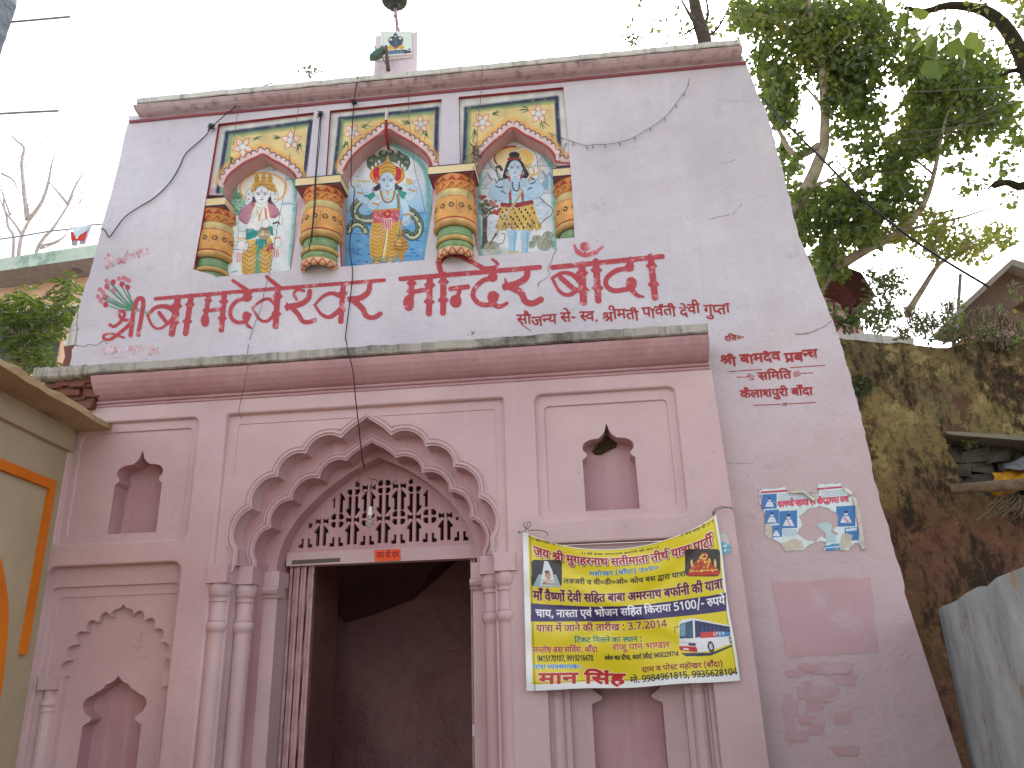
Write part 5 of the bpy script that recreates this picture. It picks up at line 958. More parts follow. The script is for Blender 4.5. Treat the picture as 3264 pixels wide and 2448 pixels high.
for x, y, rx, ry in ((965,1420,64,50),(990,1460,50,34),(1440,1330,44,44),(1405,1400,58,48),(1350,1352,42,34),(1302,1398,30,30),(1470,1392,30,30)): c.ell(x, y, rx, ry, (168,176,160)); c.ring(x, y, rx, ry, 5, (96,100,88), .9, 180, 360); [c.line([(x, y-ry*.8),(x+rx*d, y+ry*.3)], 5, (112,118,98), .7) for d in (-.5,-.1,.4)]
c.poly([(862,1440),(1100,1420),(1120,1500),(862,1500)], (196,212,206), .7)
c.curve([(1100,855),(1045,845),(1020,800),(1010,755),(1030,738),(1050,765)], 26, (70,80,84)); c.curve([(1098,853),(1045,842),(1024,800),(1016,760)], 14, (200,204,190))
c.blob([(1085,730),(1105,690),(1160,676),(1215,690),(1246,740),(1280,800),(1262,836),(1222,838),(1212,770),(1165,700),(1112,770),(1100,835),(1060,838),(1066,790)], (44,48,60))
c.ell(1156, 642, 46, 26, (46,50,64)); c.ell(1156, 678, 58, 24, (70,74,84)); c.line([(1102,678),(1210,672)], 12, (178,70,70))
for _ in range(14): x = random.uniform(1075,1255); c.line([(x, random.uniform(720,800)),(x+random.uniform(-12,22), random.uniform(800,838))], 4, (90,98,116), .8)
c.curve([(1240,720),(1270,735),(1300,720)], 5, INK); c.curve([(1245,745),(1280,750),(1300,742)], 4, INK)
c.blob([(1045,870),(1110,840),(1230,835),(1300,870),(1292,960),(1310,1040),(1040,1048),(1050,960)], SKINB)
for pts, wd in (([(1048,880),(1000,930),(985,975),(1040,985),(1100,940)], 76),([(1298,870),(1355,910),(1362,955),(1290,965),(1245,905)], 76)): c.curve(pts, wd+6, (104,156,204)); c.curve(pts, wd, (184,218,242))
for pts in ([(1000,905),(1040,915),(1060,908)],[(1050,945),(1090,965),(1110,950)],[(1290,885),(1320,875),(1335,860)],[(1270,930),(1300,915)],[(1005,880),(1030,850),(1060,850)],[(1140,870),(1150,930),(1190,940),(1200,870)]): c.curve(pts, 9, (46,50,64))
for y in (880,960): c.curve([(1110,y),(1160,y+16),(1230,y-6)], 4, (120,165,205), .7)
face(c, 1163, 757, 56, 70, (196,224,244)); c.ring(1102, 800, 12, 14, 5, (236,230,200)); c.ring(1222, 795, 12, 14, 5, (236,230,200))
c.line([(1112,825),(1118,900),(1124,1040)], 22, (194,84,90)); c.line([(1215,815),(1220,900),(1228,1040)], 22, (194,84,90)); c.line([(1122,1030),(1126,1075)], 24, (66,140,110)); c.line([(1226,1020),(1228,1065)], 24, (66,140,110))
for k in range(9): c.ell(1114+k*1.3, 835+k*22, 8, 7, (150,48,60)); c.ell(1216+k*1.4, 828+k*22, 8, 7, (150,48,60))
c.poly([(1042,1040),(1140,1052),(1310,1018),(1322,1052),(1230,1076),(1120,1086),(1040,1078)], (158,62,74)); c.line([(1046,1058),(1310,1036)], 5, (110,36,50)); c.poly([(1165,1060),(1220,1055),(1205,1118),(1178,1118)], (150,50,62))
sk = [(1042,1078),(1180,1086),(1318,1052),(1340,1130),(1356,1190),(1392,1240)] + [(1392-k*33, 1240+(28 if k % 2 else 2)+10*math.sin(k*.5)+22*(k/11)*(1-k/11)*4*.5) for k in range(1, 12)] + [(996,1262),(1030,1160)]
c.poly(sk, (216,184,98))
for _ in range(120): x, y = random.uniform(1010,1380), random.uniform(1225,1275); c.line([(x, y-30),(x+(x-1190)*.06, y+6)], 4, random.choice([(120,96,50),(160,130,70),(236,214,150)]), .8)
for k in range(34):
    x, y = 1040+(k*53 % 300), 1095+(k//6)*30+random.uniform(-8,8)
    c.ell(x, y, 8, 11, (40,34,34)); c.line([(x+6,y-14),(x+11,y+4)], 4, (240,226,190), .8)
for x0 in (1098, 1205): c.blob([(x0-6,1280),(x0+82,1276),(x0+74,1370),(x0+62,1470),(x0+14,1475),(x0+10,1380)], (168,212,240)); c.curve([(x0+66,1290),(x0+62,1370),(x0+52,1465)], 10, (120,176,220), .8)
c.curve([(1112,1452),(1150,1462),(1190,1448)], 14, (216,190,120))
c.line([(995,1320),(1290,830)], 22, (206,194,150)); c.line([(1002,1316),(1292,836)], 4, (120,104,70)); c.line([(945,1398),(1005,1305)], (4,16), (70,60,56))
c.ell(1095, 905, 34, 62, (196,214,224)); c.ring(1095, 905, 34, 62, 4, (120,150,180)); [c.line([(1078+k*12,860),(1080+k*11,915)], 3, (130,160,185)) for k in range(4)]
c.ell(1238, 885, 34, 48, (196,224,244)); [c.curve([(1212,862+k*15),(1240,856+k*15),(1262,866+k*15)], 4, (110,150,195)) for k in range(4)]
c.curve([(1290,832),(1322,792),(1310,740)], 14, (222,186,96)); c.curve([(1300,815),(1350,800),(1372,760),(1362,735)], 14, (222,186,96)); c.curve([(1295,815),(1275,780),(1278,740)], 12, (222,186,96)); c.curve([(1290,830),(1325,845),(1300,850)], 7, (50,46,60))
edge_wash(c, [(866,1490),(858,1200),(856,900),(890,700),(980,600),(1145,512),(1300,575),(1420,650),(1478,760),(1490,950),(1502,1430)], .95)
c.mottle(.03)
o = c.mesh('mural', M['paint'], onplane('nB', YM), gate, gain=1.0); o['label'] = 'right wall painting of a blue figure in a spotted skin holding a trident before mountains'
# ---- bulbous painted pillars
zz = {y: tr('nA', [(1140, y)], 7.25)[0][1] for y in (795,815,870,930,1000,1190,1250,1330,1372,1430,1482)}
def pillar(xc, yc, R, label=None):
    Z = lambda y: float(np.interp(y, sorted(zz), [zz[k] for k in sorted(zz)]))
    pr = [(1490,.60),(1482,.84),(1460,.88),(1432,.86),(1428,.78),(1414,.83),(1400,.84),(1386,.81),(1374,.79),(1370,.86),(1356,.92),(1342,.91),(1332,.85),(1329,.78),(1312,.83),(1290,.84),(1270,.80),(1254,.79),(1250,.90),(1236,1.0),(1218,1.03),(1202,1.0),(1192,.95),(1188,.96),(1140,1.0),(1080,1.0),(1020,.98),(1002,.95),(996,.90),(975,.93),(950,.93),(932,.88),(928,.80),(915,.84),(890,.90),(860,.96),(830,.98),(812,.97)]
    ys = np.array([p[0] for p in pr])[::-1]; rr = np.array([p[1] for p in pr])[::-1]*R
    cv = Canvas(-100, 812, 100, 1490, 2.4, (212,176,112), stepy=4)
    def band(a, b, col): cv.poly([(-101,a),(101,a),(101,b),(-101,b)], col)
    band(1428,1491,(234,196,150)); band(1372,1428,(146,176,130)); band(1330,1372,(210,172,104)); band(1252,1330,(146,180,136)); band(1190,1252,(204,166,102)); band(1000,1190,(226,170,98)); band(930,1000,(208,192,134)); band(812,930,(220,148,84))
    for y in (1395,1412,1275,1295,1312): cv.line([(-101,y),(101,y)], 5, (84,124,72), .8)
    for y in (1350,): cv.line([(-101,y-8),(101,y-8)], 10, (232,196,116), .7)
    cv.line([(-101,1215),(101,1215)], 16, (226,184,104), .6, soft=10)
    for y in (1000,1188): cv.line([(-101,y),(101,y)], 11, (176,56,50))
    for y in (1372,1330,1252): cv.line([(-101,y),(101,y)], 7, (70,96,52), .9)
    cv.line([(-101,930),(101,930)], 9, (96,140,84))
    for k in range(-7, 8):
        x = k*26; cv.line([(x-13,1490),(x,1440),(x+13,1490)], 5, (186,70,56)); cv.line([(x-13,912),(x,872),(x+13,912)], 8, (164,54,44)); cv.poly([(x-13,866),(x,826),(x+13,866)], (178,70,44)); cv.ell(x+13, 905, 8, 15, (238,170,80)); cv.line([(x-13,905),(x,866),(x+13,905)], 4, (240,180,90))
        for a in range(6): cv.ell(k*25+5.4*math.cos(a*1.047), 1085+17*math.sin(a*1.047), 2.6, 8, (72,52,46))
        if k % 2 == 0: cv.line([(k*25+12.5,1045),(k*25+12.5,1125)], 3, (196,120,48))
    cv.mottle(.06, 16)
    def fn(X, Y):
        th = np.radians(X*1.05)-math.pi/2; r = np.interp(Y, ys, rr); z = np.interp(Y, sorted(zz), [zz[k] for k in sorted(zz)])
        return np.stack([xc+r*np.cos(th), yc+r*np.sin(th), z], -1)
    p = cv.mesh('painted_pillar', M['panelpaint'], fn, gate, gain=GAIN); p.data.polygons.foreach_set('use_smooth', [True]*len(p.data.polygons))
    if label: p['label'] = label
    return p, Z(812)
def abacus(par, x0, x1, z, y0, y1):
    b = MB(); h = .115
    b.box(x0+.012, x1-.012, y0+.012, y1, z-.004, z+.003, 2); b.box(x0, x1, y0, y1, z+.0035, z+.012, 1); b.box(x0+.003, x1-.003, y0+.003, y1, z+.0125, z+h-.010, 0); b.box(x0, x1, y0, y1, z+h-.0095, z+h, 1)
    b.build('abacus', [M['cream'], M['navy'], M['pinkred']], par)
M['cream'] = plaster('cream_paint', (228,210,168), (214,194,150), dirt=(150,120,90), dirt_lo=.62, dirt_hi=.8, seed=31); M['navy'] = plaster('navy_paint', (70,76,104), (60,62,86), seed=32)
xA = NI[0][10][0]+.0; xB = tr('nA', [(1150,1120)], 7.33)[0][0]; xC = tr('nB', [(645,1060)], 7.33)[0][0]; xD = NI[2][4][0]+.015
for x, y, k in ((xA+.03, 7.70, 0), (xB, 7.45, 1), (xC, 7.45, 2), (xD+.0, 7.70, 3)):
    p, z = pillar(x, y, .235)
    if k in (1, 2): abacus(p, x-.262, x+.262, z, 7.22, YP+.02)
    elif k == 0: abacus(p, x-.04, x+.20, z, 7.455, YM)
    else: abacus(p, x-.22, x+.03, z, 7.455, YM)
# ================================================================== lettering painted on the wall
RED = (188,72,84)
t2 = lambda x, y: (2101.4+1.25*x, 1.25*y)
c = Canvas(210, 20, 4260, 960, 3.0)
def st(pts, wd, col=RED, two=False, curve=True, a=1.0):
    pts = [t2(*p) for p in pts] if two else pts; k = 1.25 if two else 1
    wd = tuple(v*k*.9 for v in wd) if isinstance(wd, tuple) else wd*k*.9
    c.line(smooth_line(pts, 5) if curve and len(pts) > 2 else pts, wd, col, a)
def stem(p, q, wd, two=False):
    st([p, q], wd, two=two, curve=False); k = 1.25 if two else 1
    for t in (.22, .68):
        x, y = p[0]+(q[0]-p[0])*t, p[1]+(q[1]-p[1])*t
        if two: x, y = t2(x, y)
        w_ = wd*k*.85; c.poly([(x-w_, y), (x, y-w_), (x+w_, y), (x, y+w_)], RED)
G = (84,150,120)
for q in ((350,345),(412,352),(452,378),(318,372),(355,400),(305,440),(310,490),(262,390),(430,330),(330,330),(270,440)): st([(505,522),((505+q[0])/2+12,(522+q[1])/2+22),q], (7,4), G)
for q in ((355,330),(414,344),(457,366),(312,360),(299,435),(302,488)): c.ell(q[0], q[1], 15, 18, (196,60,84))
for q in ((310,322),(446,308),(464,318),(262,382),(357,388),(248,432),(284,402),(268,462),(395,305),(430,300)):
    for a in range(5): c.ell(q[0]+8*math.cos(a*1.26), q[1]+8*math.sin(a*1.26), 7, 7, (216,130,146))
st([(505,520),(545,530),(605,548)], (14,20), (120,170,150))
st([(500,520),(478,704)], 30, curve=False); st([(508,530),(514,480),(532,448),(556,444),(568,470),(560,540),(532,700)], 30)
st([(332,630),(362,642),(410,606),(436,556),(415,532),(396,552),(420,592),(480,600)], 20); st([(495,606),(400,690),(330,734),(288,726),(298,700),(352,696),(435,722)], (26,12))
st([(655,447),(1300,392),(2264,316)], 25, curve=False)
stem((812,440),(768,694),46); st([(598,566),(650,512),(716,500),(770,520),(800,556)], (18,46)); st([(598,566),(634,640),(690,656),(752,606),(786,556)], 15); st([(678,545),(738,622)], 26, curve=False)
stem((905,430),(866,690),40)
stem((1030,425),(1005,580),32); c.ell(1003, 600, 28, 44, RED); st([(1010,534),(1130,516)], 26, curve=False); stem((1140,410),(1118,666),38)
stem((1304,395),(1298,450),40); st([(1318,446),(1240,456),(1190,505),(1184,570),(1225,612),(1290,606),(1318,560)], 26); c.ell(1294, 572, 26, 34, RED); st([(1290,600),(1300,632),(1326,652)], (30,16)); st([(1198,318),(1302,388)], (20,30), curve=False)
stem((1518,370),(1500,640),42); st([(1338,512),(1398,462),(1452,448),(1500,486)], (14,26)); st([(1338,512),(1388,592),(1440,604),(1492,560)], (14,24)); st([(1436,290),(1532,372)], (22,34), curve=False)
st([(1648,452),(1630,412),(1656,382),(1700,392)], 18); st([(1742,395),(1728,448),(1672,486),(1584,505)], (34,42)); st([(1612,508),(1660,556),(1690,604),(1730,612),(1778,596)], (34,28)); c.poly([(1578,470),(1612,505),(1578,535)], RED)
st([(1776,490),(1838,428),(1900,408),(1962,430)], (14,34)); st([(1776,490),(1820,552),(1880,576),(1950,530)], (14,34)); stem((1978,352),(1960,606),38)
st([(2165,330),(2156,396),(2100,440),(2022,452)], (36,44)); st([(2050,460),(2110,512),(2140,566),(2190,580),(2240,552)], (42,30))
st([(225,246),(1008,180)], 27, two=True, curve=False)
stem((288,250),(284,345),32,True); c.ell(*t2(270,382), 37, 54, RED); st([(285,322),(372,304)], 24, two=True, curve=False); stem((390,235),(384,440),36,True)
stem((466,215),(464,436),36,True); st([(452,208),(442,158),(478,118),(540,112),(610,142),(700,190)], (30,26), two=True); st([(700,188),(755,180),(772,160),(742,135)], (24,12), two=True)
for k in range(5): st([(440+k*3,160-k*10),(422+k*4,150-k*12)], (14,4), two=True, curve=False)
c.ell(*t2(535,372), 40, 44, RED); st([(508,302),(602,290)], 28, two=True, curve=False); st([(560,300),(545,350)], 24, two=True, curve=False)
stem((746,195),(744,246),34,True); st([(756,244),(696,252),(645,298),(634,345),(672,386),(735,388),(768,340)], 27, two=True); c.ell(*t2(746,348), 38, 42, RED); st([(735,378),(780,402),(826,382)], (34,16), two=True)
st([(940,190),(932,238),(880,272),(815,290)], (34,40), two=True); st([(838,290),(902,322),(928,372),(968,384),(1016,362)], (38,34), two=True); c.poly([t2(812,240), t2(840,285), t2(812,312)], RED)
st([(1080,181),(1700,119)], 28, two=True, curve=False)
stem((1246,165),(1256,376),42,True); st([(1078,242),(1135,212),(1195,222),(1236,262)], (14,30), two=True); st([(1082,246),(1118,312),(1172,336),(1240,296)], (14,26), two=True); st([(1128,238),(1212,312)], 28, two=True, curve=False)
stem((1326,148),(1340,366),38,True); st([(1206,58),(1222,98),(1265,114),(1316,100),(1364,62)], (14,14), (206,108,116), two=True); st([(1218,88),(1265,112),(1330,92)], 24, (202,96,106), two=True); c.ell(*t2(1265,63), 34, 30, (200,92,102)); st([(1264,80),(1264,112)], 6, two=True, curve=False)
stem((1520,136),(1514,190),32,True); st([(1526,188),(1450,196),(1392,236),(1384,282),(1430,312),(1500,304)], 27, two=True); c.ell(*t2(1526,272), 37, 44, RED); st([(1515,296),(1560,338),(1594,346)], (32,12), two=True)
stem((1634,122),(1660,350),38,True)
c.bleed(); o = c.mesh('painted_title', M['letter'], onplane('T1', YB-.003), gate, gain=GAIN); o['label'] = 'large red painted temple name running across the wall below the paintings, with a bouquet at its left end'
R2 = (170,52,54)
c = Canvas(860, 340, 2110, 560, 1.6); write(c, 'सौजन्य से- स्व. श्रीमती पार्वती देवी गुप्ता', (884,506), (2084,438), 52, R2, bold=1.5, wave=12, slant=-.06); st_ = c.line([(905,500),(960,540)], (4,2), R2)
c.bleed(2); o = c.mesh('painted_line', M['smallletter'], onplane('T2', YB-.003), gate, gain=GAIN); o['label'] = 'thin red donor line painted above the right end of the ledge'
c = Canvas(150, 90, 810, 560, 1.3)
write(c, 'श्री बामदेव प्रबन्ध', (182,306), (752,262), 50, R2, bold=4.5, wave=10, slant=-.1); write(c, 'समिति', (402,388), (596,378), 42, R2, bold=3.5, slant=-.1); write(c, 'कैलाशपुरी बाँदा', (298,494), (722,474), 42, R2, bold=3.5, slant=-.1); write(c, 'रजि०-', (205,162), (318,150), 30, R2, bold=2)
for q in (((230,340),(420,326)),((588,316),(790,303)),((275,372),(342,371)),((640,350),(720,347)),((375,538),(540,531)),((560,530),(736,521)),((545,522),(565,540)),((545,540),(565,522)),((335,362),(370,380)),((340,352),(375,368)),((345,388),(375,386)),((610,360),(640,348)),((608,350),(640,335)),((612,368),(645,362))): c.line(q, 3.2, R2)
c.bleed(2); o = c.mesh('painted_notice', M['smallletter'], onplane('R9', YB-.003), gate, gain=GAIN); o['label'] = 'red painted committee name on the plain right flank'
c = Canvas(240, 60, 720, 300, 1.8)
write(c, 'हरी नारायण मिश्र', (305,240), (608,128), 36, (190,110,116), bold=4, wave=10); write(c, 'श्री', (302,190), (352,172), 34, (190,110,116), bold=4); c.line([(360,175),(395,158),(430,165),(455,118)], 6, (190,110,116))
c.bleed(2); o = c.mesh('faded_scrawl', M['faded'], onplane('T1', YB-.003), gate, gain=GAIN); o['label'] = 'faint worn pink scrawl above the painted bouquet'
c = Canvas(240, 760, 720, 900, 1.8); write(c, 'साहाम महल- टुन्नू', (275,836), (672,820), 40, (206,150,150), bold=4, wave=10); c.line([(340,862),(440,858)], 3, (206,150,150))
c.bleed(2); o = c.mesh('faded_scrawl', M['faded'], onplane('T1', YB-.003), gate, gain=GAIN); o['label'] = 'faint worn pink scrawl just above the left end of the ledge'

# ================================================================== repainted patches, cracks and stains on the right flank
def ragged(ring, j, n=8):
    out = []
    for a, b in cyc(list(ring)):
        for k in range(n): t = k/n; out.append((a[0]+(b[0]-a[0])*t+random.uniform(-j, j), a[1]+(b[1]-a[1])*t+random.uniform(-j, j)))
    return out
M['patch'] = plaster('repainted_pink', (190,156,162), (184,150,156), dirt=(188,164,169), dirt_lo=.53, dirt_hi=.6, spk=.5, seed=41, rough=.6)
b = MB(); b.fill(ragged(tr('D', [(1668,1258),(1880,1248),(1898,1408),(1700,1420)], YB-.003), .008), [], YB-.003)
for q in ([(1700,1450),(1790,1430),(1796,1444),(1712,1466)],[(1740,1500),(1772,1490),(1780,1530),(1738,1540)],[(1690,1500),(1712,1496),(1722,1600),(1700,1612)],[(1800,1540),(1840,1536),(1842,1560),(1800,1566)]):
    b.fill(ragged(tr('D', q, YB-.003), .005, 5), [], YB-.003)
for _ in range(16):
    x, y = random.uniform(1690,1850), random.uniform(1440,1625); a = random.uniform(8,34); e = random.uniform(6,18)
    b.v and b.fill(ragged(tr('D', [(x-a,y-e*.6),(x+a,y-e),(x+a*.8,y+e),(x-a*.7,y+e*.8)], YB-.0034-.0004*_), .009, 4), [], YB-.0034-.0004*_)
b.build('repainted_patch', M['patch'], gate)
M['crack'] = plain('dark_crack', (158,146,150), .9)
def crack(c, pts, wd, Y=YB-.002):
    b = MB(); p = smooth_line(pts, 3); p = [(x+random.uniform(-3,3), y+random.uniform(-3,3)) for x, y in p]; q = [pt(c, x, y, Y) for x, y in p]
    for u, v in zip(q, q[1:]):
        d = (v-u).normalized(); n_ = Vector((-d.z, 0, d.x))*wd*random.uniform(.4,1.2)/2; b.add([u-n_, u+n_, v+n_, v-n_], [(0,1,2,3)])
    b.build('plaster_crack', M['crack'], gate)
crack('T2', [(1105,75),(1085,120),(1055,190),(1070,215),(1010,265),(1000,290)], .012); crack('lb', [(750,1060),(735,1170),(750,1190),(735,1240),(725,1360)], .02); crack('lb', [(730,1360),(800,1370),(870,1350),(930,1360),(990,1320),(1040,1345)], .014)
crack('lb', [(660,1225),(700,1215),(740,1210)], .012); crack('RR', [(265,1160),(330,1145),(390,1130),(440,1075)], .007); crack('RR', [(330,865),(370,855),(405,840)], .006); crack('R9', [(620,120),(700,110),(780,80),(830,40)], .014); crack('R9', [(220,880),(300,878),(380,882)], .008); crack('nB', [(1555,650),(1570,600),(1590,540)], .015, YP-.004)
# ================================================================== banner
ban = thing('banner', pt('bn', 1050, 1500, 7.12), 'yellow printed pilgrimage banner tied by its corners to the porch beside the door', 'banner')
def bw(u, v):
    lx, ly = 168+(200-168)*v, 232+(1532-232)*v; rx, ry = 1742+(1935-1742)*v, 105+(1448-105)*v
    x = lx+(rx-lx)*u+6*np.sin(v*9)*u; s_ = np.clip(4*u*(1-u), 0, 1)**.9
    y = ly+(ry-ly)*u+213*s_*np.maximum(1-v,0)**2.3+14*np.sin(np.pi*u)*v+5*np.sin(u*14+1)*v*v
    return x, y
def inv(x, y):
    u, v = .5, .5
    for _ in range(25):
        X, Y_ = bw(u, v); u += (x-X)/1650; v += (y-Y_)/1300; 
    return u*1000, v*800
ip = lambda pts: [inv(*p) for p in pts]
c = Canvas(0, 0, 1000, 800, 1.7, (236,240,242))
YEL = (226,208,24)
c.poly([(28,4),(990,4),(988,766),(28,770)], YEL)
for x in (36, 41): c.line([(x,0),(x,800)], 2.2, (60,60,30))
c.line([(36,764),(988,760)], 2.5, (90,90,40)); c.line([(36,10),(988,10)], 2, (110,110,40)); c.line([(983,6),(984,764)], 2, (120,120,40))
def bt(text, a, b_, h, col, **k): write(c, text, inv(*a), inv(*b_), h*800/1300, col, **k)
W_ = (240,238,232); c.poly(ip([(234,822),(500,840),(760,852),(1200,830),(1500,790),(1822,736),(1828,884),(1500,925),(1200,955),(760,972),(500,972),(236,972)]), (52,40,98))
bt('!! जय माता दी !!', (232,306), (478,356), 22, (50,45,36), bold=1); bt('!! जय माता दी !!', (1450,284), (1694,186), 22, (50,45,36), bold=1)
bt('!! श्री बाबा अमरनाथ बर्फानी की जय !!', (645,424), (1280,374), 22, (50,42,36), bold=1)
bt('जय श्री मुगहरनाथ सतीमाता तीर्थ यात्रा पार्टी', (258,430), (1715,352), 76, (168,26,36), bold=5, edge=W_, ew=3.4, shadow=(3,5,(70,24,30)))
bt('महोखर (बाँदा) उ०प्र०', (712,600), (1278,546), 42, (24,126,190), bold=2, edge=W_, ew=.8)
bt('लक्जरी व वी०डी०ओ० कोच बस द्वारा यात्रा', (500,660), (1492,602), 46, (24,20,48), bold=2.2)
bt('माँ वैष्णों देवी सहित बाबा अमरनाथ बर्फानी की यात्रा', (255,795), (1797,700), 74, (104,16,50), bold=5, edge=W_, ew=1.6)
bt('चाय, नास्ता एवं भोजन सहित किराया 5100/- रुपये', (275,935), (1818,828), 62, (244,244,248), bold=2.6)
bt('यात्रा में जाने की तारीख : 3.7.2014', (278,1056), (1345,1014), 54, (150,24,50), bold=2.6, edge=W_, ew=1.2)
bt('टिकट मिलने का स्थान :', (590,1142), (1142,1132), 40, (16,112,74), bold=2, edge=W_, ew=.8)
bt('सन्तोष बस सर्विस, बाँदा', (250,1226), (776,1222), 44, (184,44,52), bold=1.8, edge=W_, ew=1); bt('राजू पान भण्डार', (900,1206), (1366,1182), 46, (184,44,52), bold=1.8, edge=W_, ew=1)
bt('9415170107, 9919216470', (288,1296), (743,1292), 40, (24,22,44), bold=2); bt('बबेरू बस स्टैण्ड, अतर्रा (बाँदा) 9450229714', (838,1287), (1438,1252), 34, (24,22,44), bold=1.8)
bt('यात्रा व्यवस्थापक :', (252,1356), (656,1356), 32, (30,136,200), bold=2, edge=W_, ew=1.2)
bt('मान सिंह', (300,1476), (1000,1482), 78, (186,26,32), bold=8, edge=W_, ew=2.2)
bt('ग्राम व पोस्ट महोखर (बाँदा)', (1142,1387), (1800,1337), 38, (144,30,48), bold=2); bt('मो. 9984961815, 9935628104', (1046,1472), (1918,1402), 44, (24,24,54), bold=2.2)
def rr(x0, y0, x1, y1, r): return ip([(x, y) for x, y in rrect(x0, x1, y0, y1, r)])
c.poly(rr(240,470,488,690,26), (34,30,34)); c.poly(ip([(250,690),(300,590),(440,590),(480,690)]), (150,180,190)); c.poly(ip([(310,680),(335,540),(345,480),(375,485),(410,560),(430,680)]), (214,224,230)); P_ = inv(372,590); c.ell(P_[0], P_[1], 15, 26, (196,150,120)); P_ = inv(366,570); c.ell(P_[0], P_[1], 12, 7, (70,60,60)); c.line(ip([(385,620),(375,650),(340,655)]), 5, (120,80,60)); c.line(ip([(340,640),(420,645)]), 14, (206,190,170)); c.line(ip([(330,665),(430,668)]), 8, (170,110,90)); c.line(ip([(362,588),(368,590)]), 3, (40,30,30)); c.line(ip([(380,588),(386,590)]), 3, (40,30,30))
c.poly(rr(1488,382,1775,606,34), (44,36,36)); c.poly(ip([(1510,600),(1530,540),(1590,470),(1630,410),(1680,470),(1740,540),(1765,595)]), (176,56,30))
for _ in range(70):
    t = random.random(); x = 1640+random.uniform(-1,1)*(20+105*t); y = 420+t*160; P_ = inv(x, y); c.ell(P_[0], P_[1], random.uniform(3,7), random.uniform(4,8), random.choice([(226,178,60),(240,206,120),(190,60,36),(214,120,40),(120,40,30)]))
c.line(ip([(1515,590),(1765,575)]), 14, (196,50,36)); c.line(ip([(1525,566),(1755,550)]), 5, (236,190,80))
for x in (1545,1735): P_ = inv(x, 500); c.ell(P_[0], P_[1], 6, 22, (230,190,100))
c.poly(ip([(1455,1230),(1700,1225),(1872,1160),(1875,1175),(1700,1250),(1500,1258)]), (46,52,80))
c.poly(ip([(1440,985),(1470,955),(1560,945),(1850,1005),(1866,1150),(1690,1210),(1590,1228),(1442,1205)]), (232,234,238))
c.poly(ip([(1447,992),(1552,962),(1558,1108),(1445,1112)]), (44,84,110)); c.poly(ip([(1450,1000),(1495,985),(1490,1090),(1452,1095)]), (110,150,170)); c.poly(ip([(1568,962),(1854,1014),(1858,1062),(1572,1106)]), (36,44,92))
for k in range(7): x = 1630+k*33; c.line(ip([(x,1010+k*4),(x,1072-k*3)]), 3.4, (66,100,160))
c.poly(ip([(1618,1062),(1752,1050),(1746,1100),(1612,1108)]), (206,60,54)); c.poly(ip([(1752,1050),(1856,1060),(1858,1090),(1746,1100)]), (60,130,196))
for k, L_ in enumerate(("O","P","E","N")):
    x = 1722+k*24; y = 1086-k*2
    for s_ in {"O":[((0,0),(12,0),(12,-22),(0,-22),(0,0))],"P":[((0,0),(0,-22),(12,-22),(12,-12),(0,-12))],"E":[((12,0),(0,0),(0,-22),(12,-22)),((0,-11),(9,-11))],"N":[((0,0),(0,-22),(12,0),(12,-22))]}[L_]: c.line(ip([(x+a, y+b_) for a, b_ in s_]), 2.2, (238,238,240))
c.poly(ip([(1440,1172),(1582,1178),(1592,1226),(1444,1206)]), (196,44,48)); c.poly(ip([(1516,1148),(1578,1150),(1576,1172),(1518,1168)]), (60,60,90)); c.line(ip([(1442,1140),(1582,1146)]), 2, (150,150,160)); c.poly(ip([(1476,1188),(1520,1192),(1520,1206),(1478,1202)]), (230,230,230))
for x, y, rx, ry in ((1700,1178,26,46),(1858,1122,11,28)): P_ = inv(x, y); c.ell(P_[0], P_[1], rx*.6, ry*.6, (36,36,42)); c.ell(P_[0], P_[1], rx*.33, ry*.36, (190,194,200))
c.line(ip([(1445,1015),(1408,1018),(1404,1064)]), 4, (60,70,90))
for u_, v_ in ((34,14),(978,16),(36,762),(982,748)): c.ell(u_, v_, 5, 5, (180,150,30)); c.ell(u_, v_, 2.6, 2.6, (90,80,50))
def bfn(X, Y):
    u, v = X/1000, Y/800; x, y = bw(u, v)
    dep = 7.135 - .055*np.sin(np.pi*u)*np.maximum(1-v,0)**1.2 + .018*np.sin(7*u+5*v)*v + .012*np.sin(11*(u-.3*v)+1) + .010*np.sin(19*v-9*u)*(1-u) + .015*np.exp(-((v-.9*(1-u)-.05)/.07)**2)*np.sin(np.pi*u) - .014*np.exp(-((v-.8*u-.1)/.06)**2)*np.sin(np.pi*u)+.02*v
    return unp('bn', x, y, dep)
o = c.mesh('printed_sheet', M['vinyl'], bfn, ban, gain=.95); o.data.polygons.foreach_set('use_smooth', [True]*len(o.data.polygons))
for pts in ([(195,225),(205,180),(225,160),(235,185),(210,215),(185,205),(175,180),(195,165)],[(200,222),(165,245),(130,240),(150,262)],[(215,230),(300,230),(360,248),(378,275)]):
    b = MB(); b.tube([pt('bn', x, y, 7.10) for x, y in smooth_line(pts, 4)], .004, 5); b.build('tie_string', M['thin'], ban)
for pts in ([(1722,110),(1720,80),(1740,55),(1780,40),(1830,42),(1880,60)],[(1722,105),(1745,70),(1790,50),(1840,48),(1875,40)],[(1715,112),(1728,90),(1722,74),(1712,92),(1722,112)]):
    b = MB(); b.tube([pt('bn', x, y, 7.10) for x, y in smooth_line(pts, 4)], .0032, 5); b.build('tie_string', M['greencord'] if 'greencord' in M else M.setdefault('greencord', plain('green_cord', (60,84,80), .8)), ban)
